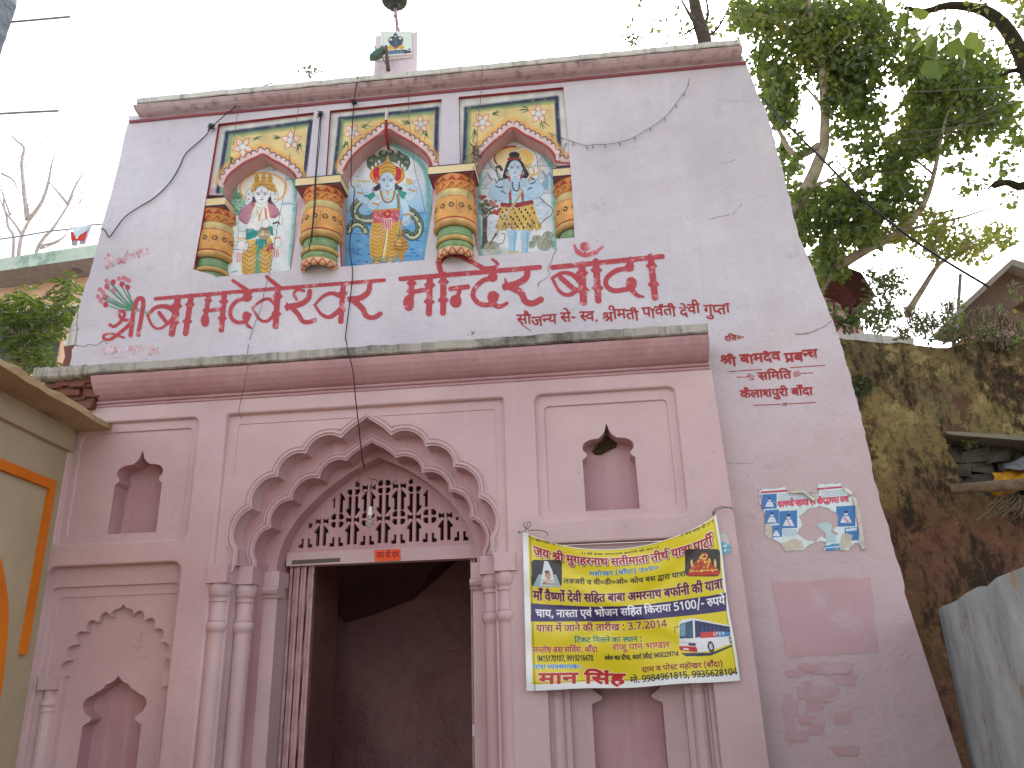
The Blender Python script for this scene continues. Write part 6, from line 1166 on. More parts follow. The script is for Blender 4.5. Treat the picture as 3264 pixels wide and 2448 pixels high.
# ================================================================== torn posters, door sign
c = Canvas(395, 985, 1030, 1400, 1.5)
pap = [(405,1045),(420,1030),(562,1020),(566,1046),(600,1052),(640,1040),(700,1056),(745,1066),(757,1050),(750,1005),(885,993),(900,1030),(945,1065),(965,1075),(1000,1240),(1018,1380),(985,1345),(960,1350),(930,1390),(880,1380),(855,1368),(800,1392),(786,1380),(800,1340),(770,1336),(740,1340),(700,1360),(660,1386),(560,1393),(535,1350),(480,1320),(440,1300),(445,1200),(425,1140),(408,1110)]
c.poly(ragged(pap, 4, 5), (212,228,230)); c.line([(420,1050),(562,1040)], 12, (192,70,104)); c.line([(752,1030),(888,1018)], 12, (192,70,104)); c.line([(412,1060),(420,1130)], 7, (192,90,120)); c.line([(950,1085),(1004,1340)], 5, (200,120,140))
for k in range(5): c.line([(520,1062+k*11),(720,1050+k*11)], 4, (130,150,170), .7); c.line([(770,1046+k*9),(900,1036+k*9)], 3.5, (130,150,170), .7)
write(c, 'शतचण्डी महायज्ञ एवं श्रीमद्भागवत कथा', (515,1136), (932,1104), 32, (206,70,104), bold=4)
for x0, y0, x1, y1 in ((422,1062,508,1148),(440,1155,522,1235),(475,1245,540,1315),(524,1160,628,1262),(858,1132,970,1252),(908,1258,990,1335)):
    c.poly([(x0,y0),(x1,y0-6),(x1,y1-4),(x0,y1)], (66,124,186)); 
for x, y, r in ((466,1105,26),(480,1195,28),(506,1282,22),(578,1210,34),(915,1190,34)): c.ell(x, y-r*.5, r*.34, r*.42, (206,216,226)); c.poly([(x-r,y+r*1.1),(x-r*.5,y),(x+r*.5,y),(x+r,y+r*1.1)], (214,222,230)); c.ell(x, y-r*.75, r*.36, r*.26, (50,70,110))
c.line([(570,1205),(585,1245)], 6, (206,120,130)); c.line([(905,1200),(930,1225)], 14, (200,150,180)); write(c, 'रामकथा', (915,1280), (980,1272), 14, (236,240,244), bold=2)
for k in range(7): c.line([(545,1270+k*6),(625,1268+k*6)], 3, (130,160,190), .7)
c.poly([(786,1366),(850,1350),(905,1352),(900,1385),(800,1392)], (70,140,196)); c.line([(800,1375),(895,1366)], 5, (225,232,236))
for q in ([(535,1350),(600,1325),(660,1330),(668,1380),(560,1395)],[(900,1290),(950,1300),(945,1370),(890,1395),(870,1350)],[(440,1230),(480,1240),(476,1320),(440,1300)]): c.poly(ragged(q, 6, 3), (196,188,166), .9)
hole = ragged([(640,1190),(700,1143),(760,1128),(820,1146),(872,1180),(872,1240),(840,1270),(870,1290),(850,1320),(800,1325),(760,1310),(742,1345),(690,1330),(640,1312),(622,1290),(660,1240)], 5, 4)
m_ = ~c.wind([hole], (slice(None), slice(None)))
c.poly(ragged([(745,1240),(800,1225),(830,1240),(825,1290),(860,1300),(850,1350),(800,1340),(800,1290),(760,1260)], 4, 3), (176,206,214)); m_ |= c.wind([[(745,1240),(800,1225),(830,1240),(825,1290),(860,1300),(850,1350),(800,1340),(800,1290),(760,1260)]], (slice(None), slice(None)))
c.a[:] = np.where(c.a > .4, 1, 0)
pos = thing('torn_poster', pt('R9', 700, 1390, YB-.01), 'large blue and white paper poster with its middle torn out on the right flank', 'poster')
c.mesh('paper_sheet', M['paper'], onplane('R9', YB-.006), pos, mask=m_)
for pts in ([(575,1052),(610,1040),(640,1026),(700,1062),(752,1060),(745,1084),(720,1096),(660,1052)],[(900,1022),(918,1020),(955,1052),(940,1068),(915,1044)],[(962,1078),(975,1080),(1005,1230),(1022,1378),(1008,1384),(990,1250)]):
    b = MB(); ring = tr('R9', pts, YB-.03); n_ = len(ring); b.v = [(x, YB-.035+.02*math.sin(i*1.7), z) for i, (x, z) in enumerate(ring)]+[(x+.012, YB-.006, z-.01) for x, z in ring]
    b.f = [tuple(range(n_))]+[(i, (i+1) % n_, n_+(i+1) % n_, n_+i) for i in range(n_)]; b.m = [0]*len(b.f); b.build('paper_curl', plain('curled_paper', (214,212,200), .8), pos)
c = Canvas(1750, 240, 1890, 440, 1.6); c.poly(ragged([(1762,262),(1800,250),(1840,268),(1848,330),(1872,410),(1780,428),(1772,350)], 4, 3), (206,206,200)); c.poly(ragged([(1768,340),(1800,320),(1850,345),(1868,412),(1782,424)], 4, 3), (120,190,210)); c.poly([(1800,350),(1830,345),(1826,400),(1806,404)], (214,226,230)); c.line([(1775,380),(1860,370)], 8, (60,140,180)); c.a[:] = np.where(c.a > .4, 1, 0)
o = c.mesh('poster_scrap', M['paper'], onplane('bn', YF-.006)); tag(o, 'small torn scrap of a pale blue poster beside the top right corner of the banner', 'poster')
c = Canvas(1188, 1000, 1368, 1090, .9); c.poly([(1192,1013),(1358,1005),(1361,1077),(1197,1086)], (238,90,40)); write(c, 'जय श्री राम', (1208,1066), (1350,1060), 38, (150,26,34), bold=2.4); c.ell(1212,1026,6,6,(214,60,40)); c.ell(1344,1020,6,6,(214,60,40))
o = c.mesh('door_sign', M['paper'], onplane('c5', L4-.036)); tag(o, 'small orange sticker with red Hindi lettering on the door lintel', 'sticker')
# ================================================================== bulb, cables, strings of little lights
def cable(name, pts, r, mat, label, cat, group=None, n=5, knots=(), sag=1):
    q = smooth_line([tuple(pt(c_, x, y, Y)) for c_, x, y, Y in pts], n)
    q = [Vector(p.tolist()) for p in q]; b = MB(); b.tube(q, r, 6)
    o = b.build(name, mat, None, smooth=True)
    if knots:
        root = thing(name, q[0], label, cat, group); o.name = 'wire'; o.parent = root; o.location = -Vector(q[0])
        for c_, x, y, Y in knots:
            k = MB(); p = pt(c_, x, y, Y)
            for _ in range(7): k.tube([p+Vector((random.uniform(-.05,.05), random.uniform(-.01,.01), random.uniform(-.05,.05))) for _ in range(3)], r*.7, 5)
            k.lathe([(0,p.z-.03),(.022,p.z-.02),(.028,p.z),(.02,p.z+.022),(0,p.z+.03)], p, 8); k.build('knot', mat, root)
        return root
    return tag(o, label, cat, group)
cable('power_cable', [('lt',1600,488,7.24),('lt',1540,512,7.30),('lt',1430,590,7.40),('lt',1250,740,7.40),('lt',1215,790,7.42),('lt',1150,850,7.43),('lt',1090,905,7.43),('lt',1052,985,7.43),('lt',1000,1070,7.43),('lt',910,1160,7.43),('lt',820,1215,7.43),('lt',740,1270,7.42),('lt',690,1330,7.42),('lt',655,1380,7.42),('lt',636,1390,7.42),('lt',618,1355,7.42),('lt',588,1338,7.44)], .0065, M['black'], 'thick black cable sagging across the upper left of the wall to its edge', 'cable', knots=[('lt',1240,745,7.41)])
cable('power_cable', [('rt',262,440,7.24),('rt',245,530,7.30),('rt',236,620,7.40),('rt',228,720,7.42),('rt',222,850,7.40),('rt',220,980,7.40),('rt',220,1080,7.38),('rt',238,1110,7.38),('rt',234,1200,7.38),('rt',230,1290,7.38),('rt',214,1400,7.40),('rt',212,1480,7.41),('rt',225,1560,7.41),('rt',226,1650,7.41),('T1',1995,700,7.40),('D',748,735,7.10),('D',752,760,6.93),('D',762,800,6.92),('D',768,860,6.98),('D',776,930,7.15),('c5',1097,260,7.2),('c5',1110,380,7.25),('c5',1118,440,7.3),('c5',1132,490,7.4)], .006, M['black'], 'long black cable hanging from the cornice past the middle painting down to the arch', 'cable', knots=[('rt',235,600,7.40)])
cable('hanging_wire', [('nA',1165,175,7.41),('nA',1150,350,7.40),('nA',1130,600,7.38),('nA',1118,760,7.15),('nA',1110,950,7.18),('nA',1095,1150,7.18),('nA',1078,1280,7.17),('nA',1062,1390,7.2)], .006, M['black'], 'longer of two dark wires hanging over the pillar left of the middle painting', 'wire', 'two dark wires tied at one knot', knots=[('nA',1165,175,7.41)])
cable('hanging_wire', [('nA',1170,180,7.41),('nA',1164,350,7.40),('nA',1138,620,7.38),('nA',1126,760,7.15),('nA',1122,950,7.17),('nA',1100,1150,7.17),('nA',1088,1310,7.17)], .005, M['black'], 'shorter of two dark wires hanging over the pillar left of the middle painting', 'wire', 'two dark wires tied at one knot')
cable('thin_string', [('nA',990,0,7.30),('nA',950,260,7.42),('nA',905,480,7.5),('nA',870,720,7.45),('nA',830,950,7.42),('nA',780,1200,7.42),('nA',735,1480,7.42),('nA',700,1640,7.42),('T1',1420,400,7.42),('T1',1395,520,7.42),('T1',1340,660,7.42),('T1',1305,800,7.42),('D',535,790,6.93),('D',524,850,7.05),('D',516,888,7.18),('D',522,905,7.19)], .003, M['thin'], 'thin grey string hanging from the cornice over the left painting and the title', 'string')
cable('thin_string', [('lt',1425,510,7.24),('lt',1405,610,7.40),('lt',1388,720,7.42),('lt',1370,860,7.5)], .003, M['thin'], 'short thin string dangling from the cornice at the left corner of the left niche', 'string')
cable('thin_string', [('rt',548,425,7.24),('rt',556,560,7.42),('rt',558,680,7.45),('rt',580,860,7.44),('rt',595,1000,7.44),('rt',628,1120,7.44),('rt',655,1250,7.44)], .003, M['thin'], 'thin string of tiny lamps hanging over the right half of the middle painting', 'string')
cable('thin_string', [('rt',990,380,7.24),('rt',982,560,7.42),('rt',970,680,7.45),('rt',955,850,7.42),('rt',935,1000,7.2),('rt',905,1160,7.2)], .003, M['thin'], 'thin string hanging from the cornice over the left edge of the right niche', 'string')
fl = thing('fairy_lights', pt('rt',1850,820,7.42), 'string of tiny unlit lights looping from the cornice down to the right niche', 'string lights')
pts = [('rt',2208,455,7.32),('rt',2190,520,7.42),('rt',2135,600,7.43),('rt',2060,690,7.43),('rt',1960,760,7.43),('rt',1850,820,7.43),('rt',1740,845,7.43),('rt',1650,848,7.43),('rt',1600,855,7.43),('rt',1510,828,7.43),('rt',1430,798,7.46),('rt',1370,775,7.5)]
q = smooth_line([tuple(pt(c_, x, y, Y)) for c_, x, y, Y in pts], 6); b = MB(); b.tube([Vector(p.tolist()) for p in q], .0032, 5); b.build('wire', M['thin'], fl)
for p in q[3::5]:
    b = MB(); p = Vector(p.tolist()); b.bar(p, p+Vector((random.uniform(-.02,.02), -.004, -.045)), .008, .008); b.build('lamp', M['thin'], fl)
bu = thing('light_bulb', pt('c5',1172,560,7.42), 'clear glass bulb on a twisted flex hanging in the doorway arch', 'bulb')
b = MB(); b.tube([pt('c5', x, y, 7.42) for x, y in smooth_line([(1132,490),(1105,520),(1090,580),(1108,630),(1150,635),(1190,600),(1208,570),(1190,558),(1175,580),(1178,640),(1172,700),(1168,735)], 4)], .004, 5); b.build('flex', M['flex'] if 'flex' in M else M.setdefault('flex', plain('brown_flex', (110,92,66), .7)), bu)
b = MB(); b.tube([pt('c5', x, y, 7.42) for x, y in smooth_line([(1150,540),(1175,560),(1215,565),(1290,588),(1340,566)], 4)], .003, 5); b.build('flex', M['black'], bu)
p0 = pt('c5',1168,735,7.42); p1 = pt('c5',1170,868,7.42); H_ = p0.z-p1.z
b = MB(); b.lathe([(0,p0.z),(.018,p0.z),(.022,p0.z-.05),(.024,p0.z-.06),(.024,p0.z-.085),(.018,p0.z-.09)], p0, 14); b.build('holder', M['white'], bu)
b = MB(); b.lathe([(.016,p0.z-.085),(.017,p0.z-.115),(0,p0.z-.115)], p0, 14); b.build('brass_cap', plain('brass', (170,160,130), .35, .8), bu)
gm, gnt, gb = nodes('bulb_glass'); gb.inputs['Transmission Weight'].default_value = .85; gb.inputs['Roughness'].default_value = .05; gb.inputs['IOR'].default_value = 1.2; gb.inputs['Base Color'].default_value = (.8,.82,.8,1)
zb = p1.z; R_ = .042
prof = [(.016,p0.z-.115),(.02,p0.z-.13)]+[(R_*math.cos(math.radians(a)), zb+R_+R_*math.sin(math.radians(a))) for a in range(55,-91,-12)]
b = MB(); b.lathe(prof, p0, 18); b.build('glass', gm, bu, smooth=True)
fs_ = thing('flag_staff', pt('rt',428,640,YB-.06), 'short white and red staff jutting down over the apex of the middle niche', 'staff')
b = MB(); b.tube([pt('rt',430,635,7.30), pt('rt',426,705,7.36)], .018, 8); b.build('white_end', M['white'], fs_)
b = MB(); b.tube([pt('rt',426,705,7.36), pt('rt',424,770,7.42), pt('rt',432,830,7.5), pt('rt',440,875,7.6)], .018, 8); b.build('red_end', M['redpaint'], fs_)
cl_ = MB()
for _ in range(26):
    p = pt('nB', 830+random.uniform(-22,22), 640+random.uniform(-90,70), 7.42); cl_.tube([p+Vector((random.uniform(-.06,.06), random.uniform(-.02,.03), random.uniform(-.09,.09))) for _ in range(3)], .004, 5)
tag(cl_.build('wire_tangle', M['thin']), 'grey tangle of dead wire caught at the upper left of the right niche', 'wire tangle')
# bird nest hole in the small niche right of the door
b = MB(); q = tr('R1', [(800,855),(860,780),(935,700),(990,715),(1040,770),(1035,800),(960,835),(880,880),(830,880)], yr-.03)
b.fill(ragged(q, .006, 4), [], yr-.045); b.reveal(q, [(0, yr-.045), (.01, yr-.001)])
for _ in range(80):
    x, y = random.uniform(815,1030), random.uniform(740,870)
    if within(tr('R1', [(x, y)], yr-.03)[0], q): p = pt('R1', x, y, yr-.05); d = Vector((random.uniform(-1,1), random.uniform(-.4,.4), random.uniform(-1,1))).normalized()*.035; b.tube([p-d, p+d], .003, 4)
tag(b.build('bird_nest', plain('nest_straw', (88,76,44), .95, c2=(38,32,24), scale=30)), 'dark straw nest wedged in the top of the small niche right of the door', 'nest')

# ================================================================== helpers for the surroundings
def ptz(c, x, y, z):
    d = dirs(c, x, y); return Vector((EYE + d*((z-EYE[2])/d[2])).tolist())
def ptpl(c, x, y, p0, n):
    d = dirs(c, x, y); n = np.array(n); return Vector((EYE + d*(((np.array(p0)-EYE)@n)/(d@n))).tolist())
def prism(name, pts, dirv, mat, parent=None):     # outline of 3-D points given a thickness
    b = MB(); n = len(pts); d = Vector(dirv); b.v = [tuple(p) for p in pts]+[tuple(Vector(p)+d) for p in pts]
    b.f = [tuple(range(n)), tuple(range(2*n-1, n-1, -1))]+[(i, n+i, n+(i+1) % n, (i+1) % n) for i in range(n)]; b.m = [0]*len(b.f)
    return b.build(name, mat, parent)
def leaf_mesh(pts, sizes, mats, name, parent, shape=1.0, droop=.6, heart=False):
    n = len(pts); pts = np.array(pts); L = np.array(sizes)[:, None]
    ax = RNG.normal(size=(n, 3)); ax[:, 2] -= droop; ax /= np.linalg.norm(ax, axis=1)[:, None]
    nr = RNG.normal(size=(n, 3)); nr[:, 2] += .8; nr -= (nr*ax).sum(1)[:, None]*ax; nr /= np.linalg.norm(nr, axis=1)[:, None]
    sd = np.cross(ax, nr); W = .34*shape
    P6 = [pts, pts+ax*L*.35+sd*L*W-nr*L*.05, pts+ax*L*.72+sd*L*W*.75-nr*L*.09, pts+ax*L*1.05-nr*L*.12, pts+ax*L*.72-sd*L*W*.75-nr*L*.09, pts+ax*L*.35-sd*L*W-nr*L*.05, pts+ax*L*.5+nr*L*.05]
    V = np.stack(P6, 1).reshape(-1, 3); k = np.arange(n)[:, None]*7
    F = np.concatenate([k+np.array([[0,1,6]]), k+np.array([[1,2,6]]), k+np.array([[2,3,6]]), k+np.array([[3,4,6]]), k+np.array([[4,5,6]]), k+np.array([[5,0,6]])], 1).reshape(-1, 3)
    me = bpy.data.meshes.new(name); me.vertices.add(len(V)); me.vertices.foreach_set('co', V.astype('f').ravel()); me.loops.add(F.size); me.loops.foreach_set('vertex_index', F.ravel().astype('i'))
    me.polygons.add(len(F)); me.polygons.foreach_set('loop_start', np.arange(0, F.size, 3).astype('i'))
    for m in mats: me.materials.append(m)
    me.polygons.foreach_set('material_index', np.repeat(RNG.integers(0, len(mats), n), 6).astype('i')); me.update(calc_edges=True); me.validate()
    return link(name, me, parent)
def blobs(c, lst, depth, spread, dens, clump=.0):
    out = []
    for x, y, rx, ry, *k in lst:
        n = int(dens*rx*ry*(k[0] if k else 1)*CR[c][2]**2/10000*(3264/3264)); nc = max(3, n//14)
        cen = []
        for _ in range(nc):
            a, r = random.uniform(0, 6.283), math.sqrt(random.random()); cen.append((x+rx*r*math.cos(a), y+ry*r*math.sin(a), depth+random.uniform(-spread, spread)))
        for _ in range(n):
            q = random.choice(cen); out.append(tuple(pt(c, q[0]+random.gauss(0, .2*min(rx, ry)+8), q[1]+random.gauss(0, .2*min(rx, ry)+8), q[2]+random.gauss(0, .18))))
    return out
def limb(b, c, pts, Y, r0, r1):
    q = smooth_line([(x, y) for x, y, *_ in pts], 4); n = len(q); b.tube([pt(c, x, y, Y) for x, y in q], [r0+(r1-r0)*i/(n-1) for i in range(n)], 7)

# ---- rest of the gateway body, ground
b = MB(); b.box(-5.0, 2.0, YB+.5, YB+2.1, 4.6, 8.3); b.build('roof_mass', M['lip'], gate)
g = MB(); g.add([(-400,-400,0),(400,-400,0),(400,400,0),(-400,400,0)], [(0,1,2,3)]); tag(g.build('ground', M['ground']), kind='structure')

# ---- roof plinth with picture tile, finial, bundle on a stick, weeds
YT = 7.62
pl = thing('roof_plinth', pt('rf', 700, 1540, YT), 'whitewashed plinth with a picture tile on top of the gateway parapet', 'plinth')
q = [pt('rf', x, y, YT) for x, y in ((250,790),(1180,702),(1192,1500),(240,1580))]; zt_, zb_ = (q[0].z+q[1].z)/2, 8.2
b = MB(); b.box(q[0].x, q[1].x, YT, YT+.42, zb_, zt_); b.build('block', M['plinth'] if 'plinth' in M else M.setdefault('plinth', plaster('streaked_whitewash', (222,210,216), (206,190,198), streak=(150,128,134), dirt=(120,104,104), dirt_lo=.62, dirt_hi=.75, seed=51)), pl)
b = MB(); z0_ = pt('rf', 700, 1290, YT).z; b.box(q[0].x+.03, pt('rf',1060,1200,YT).x, YT-.02, YT, z0_-.02, z0_); b.build('tile_ledge', M['lip'], pl)
c = Canvas(355, 690, 1062, 1270, 5, (222,236,226)); c.poly([(345,760),(425,745),(425,1270),(345,1270)], (232,234,232)); c.line([(425,745),(425,1250)], 5, (170,180,178))
NAV = (42,52,72)
c.blob([(640,800),(665,740),(695,718),(725,745),(750,800),(730,830),(660,830)], (70,84,96)); c.blob([(530,880),(560,830),(630,800),(760,800),(830,810),(866,860),(850,960),(800,1010),(720,1040),(640,1030),(560,960)], NAV)
c.ell(700, 930, 95, 100, (46,66,86)); c.ell(588, 868, 34, 24, (226,222,190)); c.ell(802, 845, 34, 24, (226,222,190)); c.curve([(690,820),(690,900),(715,970),(700,1000)], 18, (90,124,150)); c.line([(820,900),(840,980)], 8, (120,170,190)); c.ell(695, 800, 22, 14, (226,222,200))
c.ell(578, 1050, 62, 52, (214,170,64)); c.ell(822, 1040, 66, 48, (214,170,64)); c.poly([(635,1045),(760,1035),(735,1075),(690,1095),(640,1075)], (206,84,56)); c.ell(690, 1085, 42, 18, (220,170,70))
c.poly([(525,1115),(890,1090),(905,1170),(530,1205)], (58,92,128)); [c.line([(560+k*60,1120),(562+k*60,1195)], 12, (130,176,204)) for k in range(6)]; c.poly([(860,1110),(910,1090),(960,1110),(1040,1120),(1050,1160),(880,1190)], (60,54,56)); c.poly([(985,1110),(980,1060),(1005,1075),(1025,1050),(1020,1110)], (74,64,64)); c.line([(530,1222),(880,1200)], 20, (214,220,214)); c.poly([(355,1240),(1062,1195),(1062,1275),(355,1275)], (196,160,150))
c.mesh('picture_tile', M['tile'], onplane('rf', YT-.008), pl, gain=GAIN)['label'] = 'glazed tile showing a dark seated figure with yellow knees on a pale ground'
Yf = YT+.22
fn_ = thing('roof_finial', (pt('rf',745,690,Yf).x, Yf, zt_), 'dark capped finial lamp on a thin post above the roof plinth', 'finial')
xa, xt = pt('rf',742,680,Yf), pt('rf',672,110,Yf)
b = MB(); b.tube([(xa.x, Yf, zt_-.01), pt('rf',742,660,Yf), pt('rf',715,400,Yf), pt('rf',690,180,Yf)], [.034,.022,.022,.021], 10); b.tube([pt('rf',750,690,Yf), pt('rf',744,625,Yf)], .03, 10); b.tube([pt('rf',704,372,Yf), pt('rf',700,320,Yf)], .028, 10); b.build('post', M['postpaint'] if 'postpaint' in M else M.setdefault('postpaint', plain('rusty_pale_paint', (178,160,160), .6, c2=(110,90,88))), fn_, smooth=True)
zA, zB, zC = pt('rf',670,175,Yf).z, pt('rf',665,50,Yf).z, pt('rf',640,0,Yf).z
b = MB(); b.lathe([(0,zA),(.075,zA),(.082,zA+.05),(.085,zB-.01),(.10,zB)], (xt.x, Yf, 0), 8); b.build('lamp_body', M['finial'] if 'finial' in M else M.setdefault('finial', plain('dark_green_iron', (44,46,40), .6)), fn_)
b = MB(); b.lathe([(.10,zB),(.165,zB+.012),(.172,zC),(.12,zC+.06),(.05,zC+.13),(.02,zC+.24),(0,zC+.3)], (xt.x, Yf, 0), 16); b.build('cap', M['finial'], fn_)
sk_ = MB(); sk_.tube([pt('rf',488,1020,7.45), pt('rf',505,1250,7.42), pt('rf',538,1545,7.40)], [.018,.022,.026], 8); tag(sk_.build('stick', M['stickwood'] if 'stickwood' in M else M.setdefault('stickwood', plain('brown_wood', (92,64,58), .8))), 'short brown stick standing on the parapet in front of the plinth', 'stick')
bb = MB(); n = 20
axis = [pt('rf', x, y, 7.44) for x, y in ((130,1318),(190,1270),(260,1230),(330,1180),(400,1120),(455,1090),(482,1075))]
bb.tube(smooth_line([tuple(a) for a in axis], 4).tolist(), [ .012,.022,.034,.042,.048,.052,.055,.058,.06,.062,.062,.06,.057,.052,.048,.046,.046,.048,.05,.048,.044,.036,.028,.02,.01][:25], 12)
bb.v = [(x+random.uniform(-.008,.008), y+random.uniform(-.008,.008), z+random.uniform(-.008,.008)) for x, y, z in bb.v]; bu_ = bb.build('cloth_bundle', M['greentarp'], None, smooth=True)
tag(bu_, 'mottled green cloth bundle tied to the stick on the parapet', 'bundle')
for pts, r in (([(275,1075),(240,1030),(200,1000)],.006),([(405,1250),(440,1330),(485,1420)],.006)):
    e = MB(); e.tube([pt('rf',x,y,7.43) for x,y in pts], r, 5); e.build('loose_end', M['stickwood'], bu_)
def weed(label, c, x, y, Y, h, n, mat, spread=1.0, cat='weed'):
    base = pt(c, x, y, Y); w = thing('weed', base, label, cat); b = MB(); tips = []
    for _ in range(n):
        t = base+Vector((random.uniform(-.5,.5)*h*spread, random.uniform(-.2,.1)*h, h*random.uniform(.5,1))); m_ = (base+t)/2+Vector((random.uniform(-.1,.1)*h,0,.1*h)); b.tube([base, m_, t], .0035, 4); tips += [tuple(m_), tuple(t)]*3
    b.build('stem', M['twig'], w); leaf_mesh([(p[0]+random.gauss(0,.03), p[1]+random.gauss(0,.02), p[2]+random.gauss(0,.03)) for p in tips], [h*.2]*len(tips), [mat], 'leaves', w)
weed('dry wispy weed sprouting from the parapet above the left niche', 'lt', 1822, 462, 7.28, .2, 7, M['leafg']); weed('small green weed in the cornice stain above the right niche', 'rt', 1555, 380, 7.27, .05, 5, M['leaf2'])
weed('leafy green plant growing on the parapet near its right end', 'rt', 1868, 275, 7.45, .2, 12, M['leaf2'], 1.4, 'plant'); weed('tiny sprout standing on the mid ledge below the title', 'T2', 632, 560, 6.97, .05, 3, M['leafg'])

# ---- beige building on the left
LP, LT = np.array([-5.2, 7.2, 0.0]), np.array([.0958, -.9954, 0]); LN = np.array([.9954, .0958, 0])
lb_ = thing('side_building', (-5.2, 7.2, 0), 'beige building with orange trim and a projecting roof slab at the left', 'building')
def lw(s, z, out=0): p = LP+LT*s+LN*out; return (p[0], p[1], z)
def lbox(b, s0, s1, z0, z1, o0, o1, mi=0):
    vs = [lw(s, z, o) for o in (o0, o1) for s, z in ((s0,z0),(s1,z0),(s1,z1),(s0,z1))]; b.add(vs, [(0,1,2,3),(7,6,5,4),(0,4,5,1),(1,5,6,2),(2,6,7,3),(3,7,4,0)], mi)
b = MB(); lbox(b, -.02, 6.5, 0, 4.02, -.4, 0); b.build('wall', M['beige'], lb_)
b = MB(); lbox(b, -.02, 6.5, 3.80, 4.02, 0, .05); b.build('cornice_band', M['beige'], lb_)
b = MB(); n = 40                           # roof slab with a broken edge
for i in range(n+1):
    s = 6.5-i*(6.55)/n; j = random.uniform(-.012,.012); o = .40+j
    b.v += [lw(s, 4.025, -.4), lw(s, 4.02+random.uniform(-.006,.006), o), lw(s, 4.085+random.uniform(-.012,.012), o+random.uniform(-.015,.01)), lw(s, 4.10, -.4)]
b.f = [(i*4+k, (i+1)*4+k, (i+1)*4+(k+1) % 4, i*4+(k+1) % 4) for i in range(n) for k in range(4)]+[(0,1,2,3),(n*4+3,n*4+2,n*4+1,n*4)]; b.m = [0]*len(b.f); b.build('roof_slab', M['slabb'] if 'slabb' in M else M.setdefault('slabb', plaster('stained_roof_slab', (176,156,122), (150,130,100), dirt=(70,66,50), dirt_lo=.56, dirt_hi=.68, seed=61, bs=.8)), lb_)
def onwall(c, x, y): p = np.array(ptpl(c, x, y, LP, LN)); return float((p-LP)@LT), float(p[2])
(s1, z1), (s2, z2), (s3, z3) = onwall('P',171,1535), onwall('P',48,2086), onwall('P',120,1750)
b = MB(); lbox(b, s1, s1+.09, z2, z1, 0, .035); lbox(b, s1+.091, 6.5, z1-.09, z1, 0, .035); b.build('trim', M['orange'], lb_)
ring = [onwall('P', x, y) for x, y in ((-150,1560),(-60,1650),(-15,1740),(6,1800),(20,1880),(26,1960),(17,2086),(0,2221),(-60,2448))]; ring = [tuple(p) for p in smooth_line(ring, 4)]
b = MB(); vs = [lw(s, z, .006) for s, z in ring]; e_ = [lw(6.4, z, .006) for s, z in ring]; b.add(vs+e_, [(i, i+1, len(vs)+i+1, len(vs)+i) for i in range(len(vs)-1)]); b.build('painted_arch', M['orange'], lb_)
# ---- concrete eave and rods, top left
cb = thing('concrete_eave', pt('P', 0, 60, 4.5), 'rough blue grey concrete eave corner jutting in at the top left', 'eave')
poly = [pt('P', x, y, 4.5) for x, y in ((-1500,-60),(62,-60),(54,-6),(53,20),(48,36),(40,60),(34,78),(24,104),(20,122),(11,141),(6,160),(0,179),(-20,230),(-60,250),(-1500,420))]
prism('eave_slab', poly, (-.12,-.7,.06), M['greyc'], cb)
b = MB(); b.tube([pt('P',-900,120,4.5), pt('P',-60,78,4.6), pt('P',60,68,4.62), pt('P',225,53,4.66)], .0085, 6); tag(b.build('iron_rod', M['rod'] if 'rod' in M else M.setdefault('rod', plain('grey_rod', (140,138,150), .6))), 'grey iron rod jutting in beside the concrete eave at the top left', 'rod')
b = MB(); b.tube([pt('P',-900,402,4.5), pt('P',-60,366,4.6), pt('P',60,359,4.62), pt('P',187,353,4.66)], .0085, 6); tag(b.build('iron_rod', M['rod']), 'lower grey iron rod jutting in against the sky above the bare tree', 'rod')

# ---- far house on the left with roof slab, clothes rail and clothes
zf = 7.0*11/11
A, B_ = ptz('lb', -150, 548, 9.4), ptz('lb', 935, 388, 9.4)
dz = (pt('lb',-150,668,A.y).z+pt('lb',935,510,B_.y).z)/2
house = thing('far_house', ((A.x+B_.x)/2, (A.y+B_.y)/2, 0), 'peach house with a pale green roof slab behind the neem at the left', 'house')
back = Vector((B_.y-A.y, A.x-B_.x, 0)).normalized(); back = back if back.y > 0 else -back
ext = (B_-A)*.3
prism('roof_slab', [A, B_+ext, (B_+ext).xy.to_3d()+Vector((0,0,dz)), A.xy.to_3d()+Vector((0,0,dz))], back*5, [plaster('green_tinted_slab', (206,220,208), (170,190,176), dirt=(110,140,128), dirt_lo=.5, dirt_hi=.62, seed=71)], house)
sA, sB = ptz('lb', -150, 835, dz-.005), ptz('lb', 855, 700, dz-.005); sx = (sB-sA)*.35
b = MB(); so = [A, B_+ext, sB+sx, sA]; so = [Vector((p.x, p.y, dz-.004)) for p in so]; b.add(so, [(0,1,2,3)]); b.build('soffit', plain('grey_soffit', (150,146,146), .9), house)
wn_ = np.cross(np.array(sB-sA), [0,0,1.0]); wn_ /= np.linalg.norm(wn_)
wallq = [Vector((sA.x,sA.y,0)), Vector((sB.x+sx.x,sB.y+sx.y,0)), Vector((sB.x+sx.x,sB.y+sx.y,dz-.005)), Vector((sA.x,sA.y,dz-.005))]
prism('wall', wallq, back*3, plaster('peach_wall', (226,190,160), (214,176,148), seed=72), house)
f0 = lambda x, y, o=.02: ptpl('lb', x, y, np.array(sA)-np.array(back)*o, wn_)
prism('sill_band', [f0(-150,1062), f0(800,970), f0(800,985), f0(-150,1078)], -back*.05, M['white'], house)
prism('shaded_window', [f0(-150,1078), f0(780,985), f0(600,1180), f0(520,1600), f0(-150,1620)], -back*.012, plain('dark_opening', (52,54,60), .6), house)
